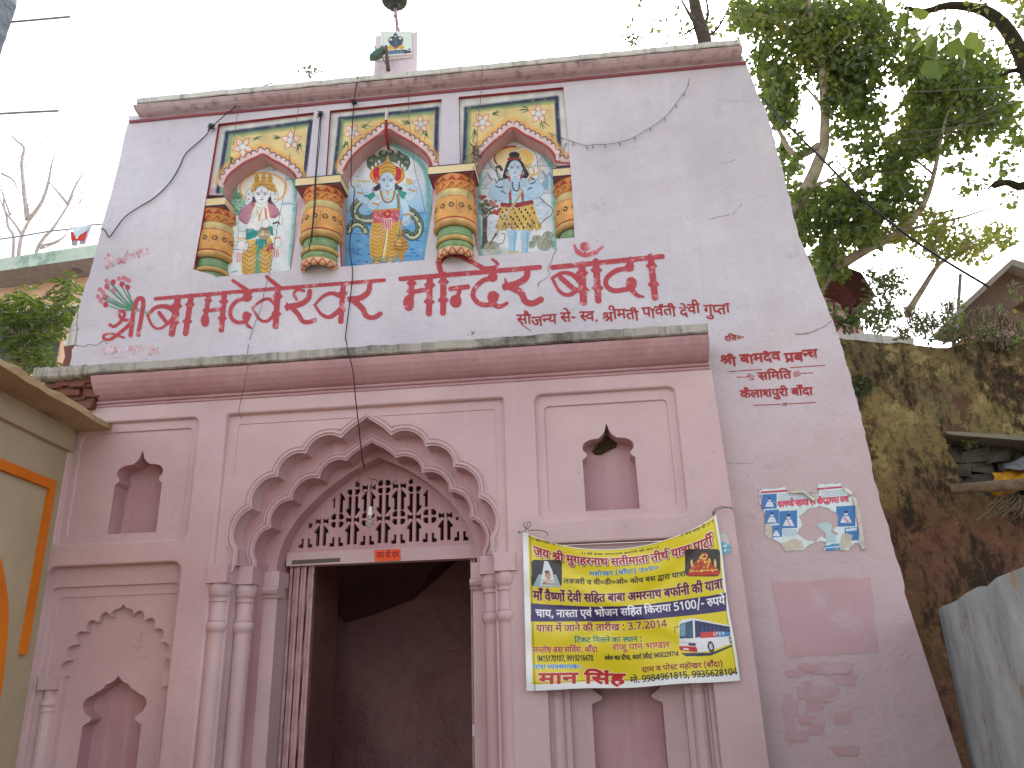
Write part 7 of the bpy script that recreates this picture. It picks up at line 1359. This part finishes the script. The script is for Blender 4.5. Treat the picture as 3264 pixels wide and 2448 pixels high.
b = MB(); ce = ptz('lb', 735, 648, dz-.03); b.lathe([(0,dz-.035),(.075,dz-.035),(.09,dz-.02),(.09,dz-.004)], ce, 18); b.build('ceiling_lamp', plain('lamp_disc', (112,106,104), .6), house)
Yc = float(A.y+ (B_.y-A.y)*.6)
b = MB(); b.tube([pt('lb',-40,345,Yc), pt('lb',200,310,Yc), pt('lb',480,262,Yc), pt('lb',690,240,Yc), pt('lb',870,204,Yc), pt('lb',990,193,Yc)], .016, 6); tag(b.build('clothes_rail', M['rod']), 'thin rail along the far roof edge carrying drying clothes', 'rail')
cs_ = thing('drying_shorts', pt('lb',770,230,Yc), 'red and pale blue shorts hung over the roof rail at the left', 'shorts')
def cloth(name, pts, mat): prism(name, [pt('lb',x,y,Yc-.03+.012*math.sin(i*2.1)) for i,(x,y) in enumerate(pts)], (0,.035,0), mat, cs_)
cloth('waist', [(692,222),(775,212),(862,204),(848,248),(800,285),(762,300),(742,330),(720,312),(700,262)], M['bluecloth']); cloth('leg', [(678,265),(699,268),(720,318),(742,334),(738,352),(684,350)], M['redcloth']); cloth('leg', [(832,250),(812,282),(765,305),(744,338),(748,350),(806,350),(828,300)], M['redcloth'])
cloth('hem', [(686,352),(742,353),(736,396),(690,394)], M['greycloth']); cloth('hem', [(762,352),(812,352),(806,380),(768,384)], M['greycloth']); cloth('side_panel', [(864,206),(872,208),(820,372),(806,366)], M['lilaccloth'] if 'lilaccloth' in M else M.setdefault('lilaccloth', plain('lilac_cloth', (176,164,186), .8)))
# bare tree behind the far house
bt_ = thing('bare_tree', (pt('lb',150,500,15).x, 15, 0), 'leafless grey tree standing behind the far house at the left', 'tree'); b = MB(); Y = 15.0
for pts, r0, r1 in (([(170,700),(180,490),(210,310),(260,200),(282,140),(262,0)],.06,.022),([(210,300),(150,200),(62,90),(20,0),(-20,-90)],.035,.012),([(120,700),(125,500),(130,310),(82,225),(60,110),(36,0),(40,-90)],.045,.015),([(282,150),(340,70),(400,0),(440,-120)],.035,.012),([(340,700),(350,470),(420,330),(490,260),(560,160),(660,0),(700,-80)],.05,.018),([(405,400),(520,370),(622,312),(640,250)],.035,.012),([(420,400),(400,430),(620,345)],.03,.01)): limb(b, 'lb', pts, Y, r0, r1)
for pts, r0, r1 in (([(160,1290),(148,1180),(128,960),(142,870),(100,830),(58,790)],.06,.015),([(172,1290),(250,1180),(290,1050),(300,980),(322,905)],.05,.012),([(400,1200),(350,1140),(285,1065)],.04,.012),([(60,1260),(20,1150),(0,1080)],.03,.01),([(400,1200),(440,1100),(500,1000)],.04,.01),([(10,1020),(80,1060),(110,1140)],.03,.01)): limb(b, 'lt', pts, Y, r0, r1)
for _ in range(46):
    x, y = random.uniform(0,470), random.uniform(800,1350); a = random.uniform(-2.6,-.5); L_ = random.uniform(30,110); limb(b, 'lt', [(x,y),(x+L_*.5*math.cos(a), y+L_*.5*math.sin(a)),(x+L_*math.cos(a+.4), y+L_*math.sin(a+.4))], Y+random.uniform(-1,1), .012, .004)
b.tube([(bt_.location.x, Y, 0), (bt_.location.x+.1, Y, 3.0), pt('lb',165,660,Y)], [.12,.09,.06], 8)
b.build('trunk', M['palebark'] if 'palebark' in M else M.setdefault('palebark', plain('grey_bare_bark', (178,168,164), .9)), bt_)
# neem branches in front of the far house: feathery leaves
nt_ = thing('neem_tree', (-6.3, 8.6, 0), 'leafy green neem tree between the beige building and the far house', 'tree'); b = MB(); cents = []
base = Vector((-6.4, 8.7, 0)); b.tube([base, base+Vector((.05,0,2.5)), pt('lb',150,1500,8.7)], [.14,.11,.06], 8)
sprays = []
for x, y, rx, ry, k in ((180,880,110,70,16),(60,980,80,70,12),(250,950,110,60,14),(110,1080,130,80,20),(350,990,60,40,7),(330,1090,110,70,16),(680,740,80,40,10),(700,830,70,60,10),(650,930,70,50,10),(640,1050,90,60,12),(560,1120,90,50,8),(230,1230,200,90,22),(120,1350,150,80,16),(330,1380,150,90,22),(280,1480,140,70,18),(420,1490,90,60,12),(420,1200,110,60,10),(600,1250,50,40,4)):
    tip = pt('lb', x, y, 8.7); s_ = base+Vector((random.uniform(-.3,.5),random.uniform(-.2,.2),3.6)); b.tube([pt('lb',200,1520,8.7), (pt('lb',200,1400,8.7)+tip)/2, tip], [.03,.016,.006], 5)
    for _ in range(k): a, r = random.uniform(0,6.28), math.sqrt(random.random()); sprays.append(pt('lb', x+rx*r*math.cos(a), y+ry*r*math.sin(a), 8.7+random.uniform(-.5,.5)))
b.build('trunk', M['bark'], nt_)
lp, la = [], []
for s_ in sprays:
    az = random.uniform(0,6.28); d = Vector((math.cos(az), .5*math.sin(az), random.uniform(-.5,.25))).normalized(); L_ = random.uniform(.22,.36)
    for k in range(15):
        t = k/14; p = s_+d*L_*t+Vector((0,0,-.12*t*t)); side = d.cross(Vector((0,0,1))).normalized()*(1 if k % 2 else -1)
        lp.append(tuple(p)); la.append((side+d*.6+Vector((0,0,-.3+random.uniform(-.25,.25)))).normalized())
def leaflets(pts, axs, L_, wd, mats, name, parent):
    pts, ax = np.array(pts), np.array([tuple(a) for a in axs]); n = len(pts); nr = RNG.normal(size=(n,3))*.5+np.array([0,0,1.0]); nr -= (nr*ax).sum(1)[:,None]*ax; nr /= np.linalg.norm(nr,axis=1)[:,None]; sd = np.cross(ax,nr); L = L_*RNG.uniform(.7,1.2,(n,1))
    V = np.stack([pts, pts+ax*L*.45+sd*L*wd, pts+ax*L, pts+ax*L*.45-sd*L*wd],1).reshape(-1,3); F = np.arange(4*n)
    me = bpy.data.meshes.new(name); me.vertices.add(4*n); me.vertices.foreach_set('co', V.astype('f').ravel()); me.loops.add(4*n); me.loops.foreach_set('vertex_index', F.astype('i')); me.polygons.add(n); me.polygons.foreach_set('loop_start', np.arange(0,4*n,4).astype('i'))
    for m in mats: me.materials.append(m)
    me.polygons.foreach_set('material_index', RNG.integers(0,len(mats),n).astype('i')); me.update(calc_edges=True); me.validate(); return link(name, me, parent)
leaflets(lp, la, .105, .17, [M['leafn'],M['leafn'],M['leaf1'],M['leaf2']], 'foliage', nt_)

# ---- retaining wall on the right, its broken recess, ledge, pole, cloth
YR = 8.5
rt_ = thing('retaining_wall', pt('rw', 700, 1650, YR), 'old stained yellow and black retaining wall right of the gateway', 'wall')
top = [(60,520),(130,533),(175,545),(240,548),(300,556),(355,562),(420,568),(480,560),(560,574),(640,585),(700,592),(760,592),(830,575),(900,562),(980,556),(1060,552),(1197,545),(1600,540)]
hol = [(745,1085),(830,1092),(900,1098),(1000,1102),(1100,1110),(1500,1130),(1500,1470),(1197,1460),(1000,1440),(860,1395),(836,1366),(822,1300),(800,1230),(765,1190),(757,1140)]
xz = tr('rw', top, YR); out = [(1.5,0)]+[(8.2,0)]+[(8.2,xz[-1][1])]+xz[::-1]+[(1.5,xz[0][1])]
hr = ragged(tr('rw', hol, YR), .02, 4)
b = MB(); b.fill(out, [hr], YR); b.reveal(hr, [(0,YR),(-.02,YR+.12),(0,YR+.4)]); tp = [(1.5,xz[0][1])]+xz
b.add([(x,YR,z) for x,z in tp]+[(x,YR+.7,z) for x,z in tp], [(i,i+1,len(tp)+i+1,len(tp)+i) for i in range(len(tp)-1)])
b.build('face', M['stone'], rt_)
M['rubble'] = plaster('dark_rubble', (112,104,92), (70,66,60), dirt=(34,32,28), dirt_lo=.5, dirt_hi=.65, seed=81, bs=1.0)
b = MB(); b.fill(offset(hr,.05), [], YR+.4); b.build('recess_back', M['rubble'], rt_)
x0_, x1_ = min(p[0] for p in hr), max(p[0] for p in hr); z0_, z1_ = min(p[1] for p in hr), max(p[1] for p in hr)
for r_ in range(6):
    x = x0_+random.uniform(0,.15)
    while x < 5.6:
        w_ = random.uniform(.12,.3); zc_ = z0_+(r_+.5)*(z1_-z0_)/6; k = MB(); k.box(x, x+w_-.02, YR+.2+random.uniform(0,.12), YR+.45, zc_-.075, zc_+.07); k.v = [(v[0]+random.uniform(-.06,.06), v[1]+random.uniform(-.08,.08), v[2]+random.uniform(-.05,.05)) for v in k.v]
        if within((x+w_/2, zc_), hr): k.build('rubble_stone', M['rubble'], rt_)
        x += w_
b = MB(); q = [pt('rw', x, y, YR-.12) for x, y in ((745,1072),(850,1075),(950,1085),(1100,1092),(1300,1102),(1300,1130),(1150,1122),(1000,1108),(880,1100),(790,1092),(752,1084))]; prism('ledge_stone', q, (0,.4,.02), M['slabdark'] if 'slabdark' in M else M.setdefault('slabdark', plaster('dark_slate', (124,118,104), (92,88,78), dirt=(44,42,34), dirt_lo=.5, dirt_hi=.64, seed=82, bs=.9)), rt_)
b = MB(); b.tube([pt('rw',772,1405,8.15), pt('rw',930,1394,8.08), pt('rw',1100,1384,7.98), pt('rw',1400,1366,7.8)], [.05,.054,.058,.062], 12); tag(b.build('wooden_pole', M['wood'], None, smooth=True), 'grey weathered pole sticking out level in front of the retaining wall', 'pole')
yc_ = thing('yellow_sack', pt('rw',1110,1380,8.0), 'yellow plastic sack draped over the pole by the stone recess', 'sack')
b = MB(); nx, ny = 16, 22
for i in range(nx+1):
    for j in range(ny+1):
        u, v = i/nx, j/ny; x = 1012+u*330; y = 1296+v*150*(1-.45*u)+ (18 if u < .2 else 0)*(1-v)+12*math.sin(u*9)*v; b.v.append(tuple(pt('rw', x+14*math.sin(v*7), y, 8.22-.06*math.sin(v*math.pi)+.03*math.sin(u*17+v*5))))
b.f = [(i*(ny+1)+j, (i+1)*(ny+1)+j, (i+1)*(ny+1)+j+1, i*(ny+1)+j+1) for i in range(nx) for j in range(ny)]; b.m = [0]*len(b.f); o = b.build('sheet', M['yellowcloth'], yc_, smooth=True); md = o.modifiers.new('thick', 'SOLIDIFY'); md.thickness = .012
dk = MB(); nx, ny = 14, 8
for i in range(nx+1):
    for j in range(ny+1):
        u, v = i/nx, j/ny; x = 1075+u*330; y = 1296-u*100*(1-v)-v*2+ (v-1)*30 + 6*math.sin(u*13+v*4); dk.v.append(tuple(pt('rw', x, y, 8.1+.2*(1-v))))
dk.f = [(i*(ny+1)+j, (i+1)*(ny+1)+j, (i+1)*(ny+1)+j+1, i*(ny+1)+j+1) for i in range(nx) for j in range(ny)]; dk.m = [0]*len(dk.f); o = dk.build('grey_tarpaulin', plain('grey_tarp', (92,96,100), .5, c2=(60,62,66)), None, smooth=True); tag(o, 'crumpled grey tarpaulin lying above the yellow sack', 'tarpaulin'); md = o.modifiers.new('thick', 'SOLIDIFY'); md.thickness = .015
b = MB()
for _ in range(60):
    x, y = random.uniform(1040,1240), random.uniform(1420,1480); a = random.uniform(1.9,2.7) if random.random() < .7 else random.uniform(.8,2.2); L_ = random.uniform(60,200); p = pt('rw',x,y,8.15); q = pt('rw', x+L_*math.cos(a), y+L_*math.sin(a)*.8, 8.1+random.uniform(-.1,.2)); b.tube([p,(p+q)/2+Vector((0,0,-.02)),q], .004, 4)
tag(b.build('dry_brush', M['twig']), 'dry dark brushwood hanging below the pole and sack', 'brushwood')
weed('slender green weed growing from the recess under the stone ledge', 'rw', 885, 1170, YR-.02, .14, 9, M['leaf2'], .8)
weed('bushy creeper clinging to the old wall beside the gateway edge', 'rw', 250, 900, YR-.02, .3, 22, M['leafg'], 1.0, 'creeper'); weed('leafy sprig hanging at the broken top corner of the gateway flank', 'rw', 195, 520, 8.0, .34, 16, M['leaf1'], 1.2, 'plant')

# ---- limewashed wall block, lower right
zw = pt('P', 2990, 1940, 7.7).z; A_ = ptz('P', 2990, 1940, zw); Bw = ptz('P', 3264, 1803, zw)
dv = (Bw-A_).normalized(); far = Bw+dv*.9; th_ = Vector((abs(dv.y), abs(dv.x), 0))*.35
b = MB(); n = 14; 
for i in range(n+1):
    p = A_+(far-A_)*i/n; j = random.uniform(-.012,.012)
    b.v += [(p.x,p.y,0),(p.x,p.y,zw+j),(p.x+th_.x,p.y+th_.y,zw+j),(p.x+th_.x,p.y+th_.y,0)]
b.f = [(i*4+k,(i+1)*4+k,(i+1)*4+k+1,i*4+k+1) for i in range(n) for k in range(3)]+[(0,1,2,3),(n*4+3,n*4+2,n*4+1,n*4)]; b.m = [0]*len(b.f)
tag(b.build('limewashed_wall', M['bluewall']), 'peeling blue grey limewashed wall at the lower right', 'wall')

# ---- pink shrine, white parapet, far house on the right
Y = 11.5
sh_ = thing('pink_shrine', (pt('rw',160,520,Y).x, Y, 0), 'pink and white shrine with a dark red eave behind the gateway flank', 'shrine')
prism('wall', [pt('rw',x,y,Y) for x,y in ((-40,200),(170,250),(225,300),(275,520),(275,700),(-40,700))], (0,2,0), plaster('pale_pink_wall', (240,222,224), (228,204,210), seed=91), sh_)
for q in ([(165,255),(182,258),(222,520),(200,520)],[(190,262),(200,264),(245,505),(234,508)],[(60,318),(160,312),(162,326),(62,334)],[(95,330),(107,330),(118,420),(106,420)],[(90,425),(130,410),(150,470),(120,500)]): prism('painted_strip', [pt('rw',x,y,Y-.012) for x,y in q], (0,.01,0), M['shrinered'] if 'shrinered' in M else M.setdefault('shrinered', plaster('dull_red', (150,96,98), (130,80,84), seed=92)), sh_)
prism('eave', [pt('rw',x,y,Y-.5) for x,y in ((40,120),(170,125),(262,160),(345,290),(320,312),(285,320),(262,350),(250,322),(232,330),(226,300),(205,290),(200,262),(160,235),(40,200))], (0,.6,0), M['shrinered2'] if 'shrinered2' in M else M.setdefault('shrinered2', plaster('dark_red_eave', (92,52,50), (76,42,42), seed=93)), sh_)
b = MB(); ct = pt('rw',70,110,Y+.3); b.lathe([(.3,ct.z-.1),(.31,ct.z+.05),(.27,ct.z+.18),(.18,ct.z+.3),(.08,ct.z+.38),(.03,ct.z+.45),(0,ct.z+.5)], ct, 20); b.build('dome', M['white'], sh_)
b = MB(); q = [pt('rw',x,y,9.6) for x,y in ((120,512),(300,510),(450,525),(565,535),(565,640),(120,640))]; tag(prism('white_parapet', q, (0,.2,0), M['lip']), 'low white parapet seen over the top of the old wall', 'parapet')
Y = 12.0
fh = thing('gabled_house', (pt('rw',1150,500,Y).x, Y, 0), 'brown eaved house with a pale roof edge at the right behind the scrub', 'house')
prism('roof_edge', [pt('rw',x,y,Y-.6) for x,y in ((690,508),(860,330),(1130,80),(1197,100),(1500,200),(1500,240),(1197,140),(1130,115),(880,345),(720,505))], (0,.25,.02), plaster('grey_roof_edge', (158,154,146), (130,126,118), dirt=(84,80,72), seed=96), fh)
prism('eave', [pt('rw',x,y,Y-.35) for x,y in ((720,506),(880,346),(1130,116),(1197,142),(1500,242),(1500,420),(1197,322),(1090,388),(900,500),(800,530))], (0,.3,.02), plaster('brown_soffit', (118,96,86), (98,80,72), seed=94), fh)
prism('wall', [pt('rw',x,y,Y) for x,y in ((700,640),(900,500),(1090,380),(1197,310),(1500,410),(1500,700))], (0,3,0), plaster('dusty_wall', (168,150,138), (150,134,122), seed=95), fh)
b = MB(); b.tube([pt('rw',815,500,11), pt('rw',822,320,11), pt('rw',832,170,11)], .025, 6); tag(b.build('grey_post', M['rod']), 'thin grey post standing in the gap before the gabled house', 'post')

# ---- trees on the right
def tree(name, label, c, Y, limbs, mat, base_x, foliage, mats_sizes, parts=('trunk','crown')):
    t = thing(name, (base_x, Y, 0), label, 'tree'); b = MB()
    for pts, r0, r1 in limbs: limb(b, c, pts, Y, r0, r1)
    lo = limbs[0][0][0]; p = pt(c, lo[0], lo[1], Y); b.tube([(base_x, Y, 0), ((base_x+p.x)/2, Y, p.z*.5), p], [limbs[0][1]*1.5, limbs[0][1]*1.15, limbs[0][1]], 9)
    b.build('trunk', mat, t, smooth=True)
    P_, S_ = [], []
    for lst, spread, dens, size, mats in foliage:
        q = blobs(c, lst, Y+spread*.75, spread, dens); leaf_mesh(q, [random.uniform(.65,1.25)*size for _ in q], mats, 'crown', t, shape=mats_sizes)
    return t
L1_, L2_, L3_ = M['leaf1'], M['leaf2'], M['leaf3']
big = [(600,480,60,120,.7),(560,220,60,80,.7),(690,1010,60,60),(860,1380,70,60,.9),(960,1440,60,40,.8),(880,1480,40,60,.8),(520,90,120,90),(420,60,60,50),(700,60,190,80),(900,90,190,110),(1090,70,130,90),(560,330,80,80),(640,420,100,90),(650,560,80,90),(620,640,60,50),(780,250,150,110),(940,330,140,120),(1040,450,120,130),(960,520,90,110),(1120,300,110,120),(1110,600,80,90),(1180,180,90,90),(700,800,60,45),(690,900,60,50),(730,740,30,30),(900,1060,120,80),(1040,1085,120,80),(1170,1130,110,70),(800,1160,100,70),(760,1230,55,60),(1000,1180,140,50),(900,1290,90,50),(1080,1250,90,60),(1010,790,35,30),(960,700,50,35),(1120,760,60,50),(1080,920,60,40),(960,1000,60,40)]
olv = [(700,110,190,110,.6),(880,190,150,120,.6),(560,90,110,80,.5),(930,420,70,140,.8),(450,80,60,70,.6),(1060,200,120,100,.4),(760,310,120,90,.5)]
tree('peepal_tree', 'tall pale trunked tree with dense green and olive leaves rising behind the gateway flank', 'RR', 10.0,
     [([(640,1300),(690,1130),(770,1020),(815,930),(850,840),(872,770),(876,600),(868,450),(858,320),(826,220),(800,60),(790,-80)],.115,.03),([(845,770),(790,805),(740,820),(690,790),(640,700),(600,640)],.06,.025),([(868,560),(830,520),(780,460),(740,400)],.025,.01),([(860,330),(930,250),(1010,180),(1100,60)],.025,.01),([(845,240),(760,180),(640,110),(500,60)],.022,.008),([(800,1010),(880,960),(980,930)],.03,.01),([(870,600),(940,560),(1000,520)],.02,.008),([(690,1130),(640,1060),(610,960)],.02,.008)], M['bark'], 2.6,
     [(big,.9,1400,.094,[L1_,L1_,L2_,L2_]),(olv,.8,2000,.066,[L3_,L3_,L2_])], 1.25)
rgt = [(1400,400,150,110),(1550,350,150,110),(1700,450,150,110),(1500,550,180,120),(1700,600,160,110),(1380,680,120,120),(1300,800,110,90),(1250,900,80,100),(1290,1000,110,70),(1350,260,90,80),(1820,560,90,70,.6),(1650,740,110,50,.5),(1800,700,90,50,.4),(1480,800,90,50,.5),(1560,900,70,40,.4),(1830,870,70,60,.35),(1860,720,70,60,.4)]
lft = [(1350,720,110,100,.6),(1320,620,70,110,.7),(1480,480,160,100,.35),(1760,620,140,80,.4),(1280,420,60,120,.6),(1300,250,110,90,.5)]
air = [(1000,950,60,50,.3),(1500,150,90,60,.25),(1650,250,120,60,.3),(1800,300,110,70,.4),(1880,420,60,80,.5),(1600,980,110,60,.25),(1850,1020,70,60,.2),(1230,60,90,50,.4),(1050,860,70,60,.4),(930,850,40,40,.3),(1120,1000,60,40,.5)]
low = [(900,1220,120,60,.7),(1120,1210,140,60,.7),(1000,1310,120,50,.6),(1350,1240,110,60,.8),(1560,1330,130,50,.6),(1750,1230,120,60,.5),(1430,1190,150,70,.8),(1600,1250,160,60,.6),(1480,1320,140,60,.6),(1250,1240,110,50,.9),(1700,1330,120,60,.35),(1350,1130,100,50,.8),(1800,1260,100,60,.3)]
tree('leaning_tree', 'second leafy tree leaning right from the wall top with a long low limb', 'RR', 10.4,
     [([(820,1560),(870,1480),(935,1420),(1020,1365),(1100,1320),(1270,1225),(1400,1080),(1460,900),(1500,700),(1560,500)],.10,.015),([(1270,1225),(1420,1190),(1600,1150),(1750,1100)],.03,.01),([(1310,1660),(1400,1520),(1480,1400),(1580,1330),(1700,1260)],.05,.012),([(1480,1400),(1460,1300),(1500,1200)],.03,.01),([(1450,920),(1340,820),(1300,700)],.02,.008),([(1490,740),(1620,640),(1760,560)],.02,.008),([(1400,1080),(1300,1020),(1240,900)],.02,.008)], M['bark'], 3.3,
     [(rgt,1.0,1300,.095,[L1_,L1_,L2_,L2_]),(air,.9,900,.085,[L1_,L2_]),(lft,1.0,1000,.065,[L3_,L3_,L2_]),(low,.8,1300,.066,[L2_,L3_,L3_])], 1.25)
tree('parapet_tree', 'dark slim tree with thin leaves seen above the right end of the parapet', 'RR', 12.5,
     [([(260,420),(240,215),(205,100),(185,0),(170,-80)],.16,.10),([(215,150),(170,90),(120,0)],.05,.02),([(240,210),(310,150),(370,40),(390,-20)],.03,.012),([(225,160),(260,80),(250,-10)],.04,.02),([(210,130),(120,190),(30,205)],.025,.008)], M['barkdark'], 1.4,
     [([(20,100,60,80,.5),(70,190,70,40,.7),(120,70,60,80,.5),(150,180,60,40,.7),(-60,40,80,60,.3),(-120,110,60,40,.3),(300,60,60,80,.4)],.8,200,.11,[L1_,L2_,M['leafg']]),([(350,140,60,40,1.2),(300,180,40,30,1.2),(420,90,50,50,1.0)],.4,300,.11,[L2_,L2_,L3_])], 1.0)
# thick limb and large near leaves, top right
Y = 8.0; nl = thing('overhanging_branch', (5.8, Y, 0), 'thick mossy dark limb arching in at the top right corner', 'tree'); b = MB()
limb(b, 'RR', [(2300,1500),(2100,700),(1960,380),(1900,250),(1830,140),(1740,65),(1640,35),(1520,30),(1400,60),(1300,40)], Y, .12, .025)
b.tube([(5.8,Y,0), (5.9,Y,2.0), pt('RR',2300,1500,Y)], [.2,.16,.12], 9)
limb(b, 'RR', [(2080,640),(1960,400),(1880,372),(1805,400)], Y, .05, .02); limb(b, 'RR', [(2250,1300),(1980,1010),(1900,985),(1840,965),(1770,985)], Y, .06, .03); limb(b, 'RR', [(1850,970),(1790,960),(1740,1000)], Y, .03, .01)
b.build('trunk', M['moss'], nl, smooth=True)
q = blobs('RR', [(1850,60,110,70),(1800,120,60,60,.6),(1900,200,50,60,.8),(1640,20,120,30,.8)], Y, .3, 240); leaf_mesh(q, [random.uniform(.06,.1) for _ in q], [L3_, L3_, L2_], 'crown', nl, 1.2)
n_ = 7000                                 # unseen crown leaves above the frame, added to shade the right side
q = np.stack([RNG.uniform(2.2,10.5,n_), RNG.uniform(-1.5,4.6,n_), RNG.uniform(7.6,10.5,n_)], 1); q = q[(np.sin(q[:,0]*2.3)+np.sin(q[:,1]*2.9+1)+np.sin(q[:,2]*3.1+q[:,0])) > -.4]
leaf_mesh(q, RNG.uniform(.22,.38,len(q)), [L1_, L1_, L2_], 'crown', nl, 1.2)
q = [tuple(pt('RR', x+random.uniform(-14,14), y+random.uniform(-14,14), 6.2+random.uniform(-.3,.3))) for x, y in ((1340,60),(1345,75),(1440,130),(1430,190),(1450,200),(1560,140),(1640,160),(1600,200),(1590,215),(1640,230),(1680,190),(1690,205),(1640,265),(1410,280),(1405,330),(1450,310),(1470,300),(1440,330),(1330,40),(1455,160))]
leaf_mesh(q, [random.uniform(.15,.2) for _ in q], [L1_, L1_, L2_], 'near_leaves', nl, 1.25, droop=1.6)
b = MB(); [limb(b, 'RR', p_, 6.2, .006, .003) for p_ in ([(1500,-20),(1460,60),(1440,140),(1450,200),(1430,300)],[(1460,60),(1560,120),(1620,190),(1640,260)],[(1420,-20),(1360,30),(1340,70)])]; b.build('twig', M['twig'], nl)
def shrub(name, label, c, lst, Y, dens, size, mats, ntw, cat='bush', shape=1.0):
    s_ = thing(name, pt(c, lst[0][0], lst[0][1]+lst[0][3], Y), label, cat); q = blobs(c, lst, Y, .4, dens); leaf_mesh(q, [random.uniform(.7,1.2)*size for _ in q], mats, 'foliage', s_, shape); b = MB()
    for _ in range(ntw):
        x, y, rx, ry, *_k = random.choice(lst); a = random.uniform(0,6.28); L_ = random.uniform(.4,1.2)*max(rx,ry); p = pt(c, x+random.uniform(-.5,.5)*rx, y+random.uniform(0,1)*ry, Y+random.uniform(-.3,.3)); e = pt(c, x+random.uniform(-.5,.5)*rx+L_*math.cos(a), y-abs(L_*math.sin(a))*.8, Y+random.uniform(-.3,.3)); b.tube([p,(p+e)/2+Vector((0,0,.06)),e], [.008,.006,.003], 4)
    b.build('stems', M['twig'], s_)
shrub('grey_bush', 'dense grey green bush hanging between the shrine and the sky', 'rw', [(380,200,90,80),(410,280,90,90),(380,370,100,70),(330,420,70,70),(450,420,60,60,.6),(300,470,60,40)], 10.2, 900, .06, [M['leafg'],M['leafg'],L1_], 30)
shrub('scrub', 'tangled dry scrub with green tufts along the top of the old wall', 'rw', [(760,350,80,60,.8),(700,430,120,70),(620,480,110,50),(560,400,60,60,.6),(880,440,120,80,.8),(1000,400,90,60,.8),(960,520,150,50,.8),(1120,560,100,40,.8),(780,540,120,40,.8),(1150,250,60,60,.5),(1100,440,80,60,.5),(500,520,80,30,.6),(1200,480,80,80,.5),(900,570,200,30,.6),(1100,580,140,40,.8)], 8.6, 420, .055, [M['leafg'],L2_,L1_], 260, 'scrub', .7)
# ---- overhead wires on the right
for k, (pts, r, lab) in enumerate((([('RR',545,520,9.5),('RR',700,680,9.5),('RR',850,828,9.5),('RR',960,940,9.5),('RR',1050,1030,9.5),('RR',1280,1220,9.5),('RR',1500,1370,9.5),('RR',1750,1520,9.4)],.016,'thick black overhead wire slanting down from the gateway flank to the right'),
    ([('RR',1230,490,9),('RR',1500,480,9),('RR',1931,448,9),('RR',2100,430,9)],.006,'thin overhead wire crossing the tree, highest of the right group'),([('RR',1260,705,9),('RR',1600,670,9),('RR',1931,612,9),('RR',2100,580,9)],.006,'thin overhead wire crossing the tree below the highest one'),
    ([('RR',1280,1210,9),('RR',1600,1090,9),('RR',1931,1000,9),('RR',2100,960,9)],.006,'thin overhead wire rising to the right over the low limb'),([('RR',1150,760,9),('RR',1500,700,9),('RR',1931,500,9),('RR',2100,420,9)],.005,'thin overhead wire climbing steeply to the right through the tree'),([('RR',960,920,9),('RR',1400,900,9),('RR',1931,820,9),('RR',2100,790,9)],.005,'thin overhead wire crossing the white gap in the tree'))):
    cable('overhead_wire', pts, r, M['black'] if k == 0 else M['thin'], lab, 'wire', None if k == 0 else 'thin wires over the right trees')
cable('overhead_wire', [('RR',120,10,9),('RR',200,110,9),('RR',300,200,9),('RR',345,190,9)], .006, M['black'], 'short dark wire by the slim tree above the parapet', 'wire')
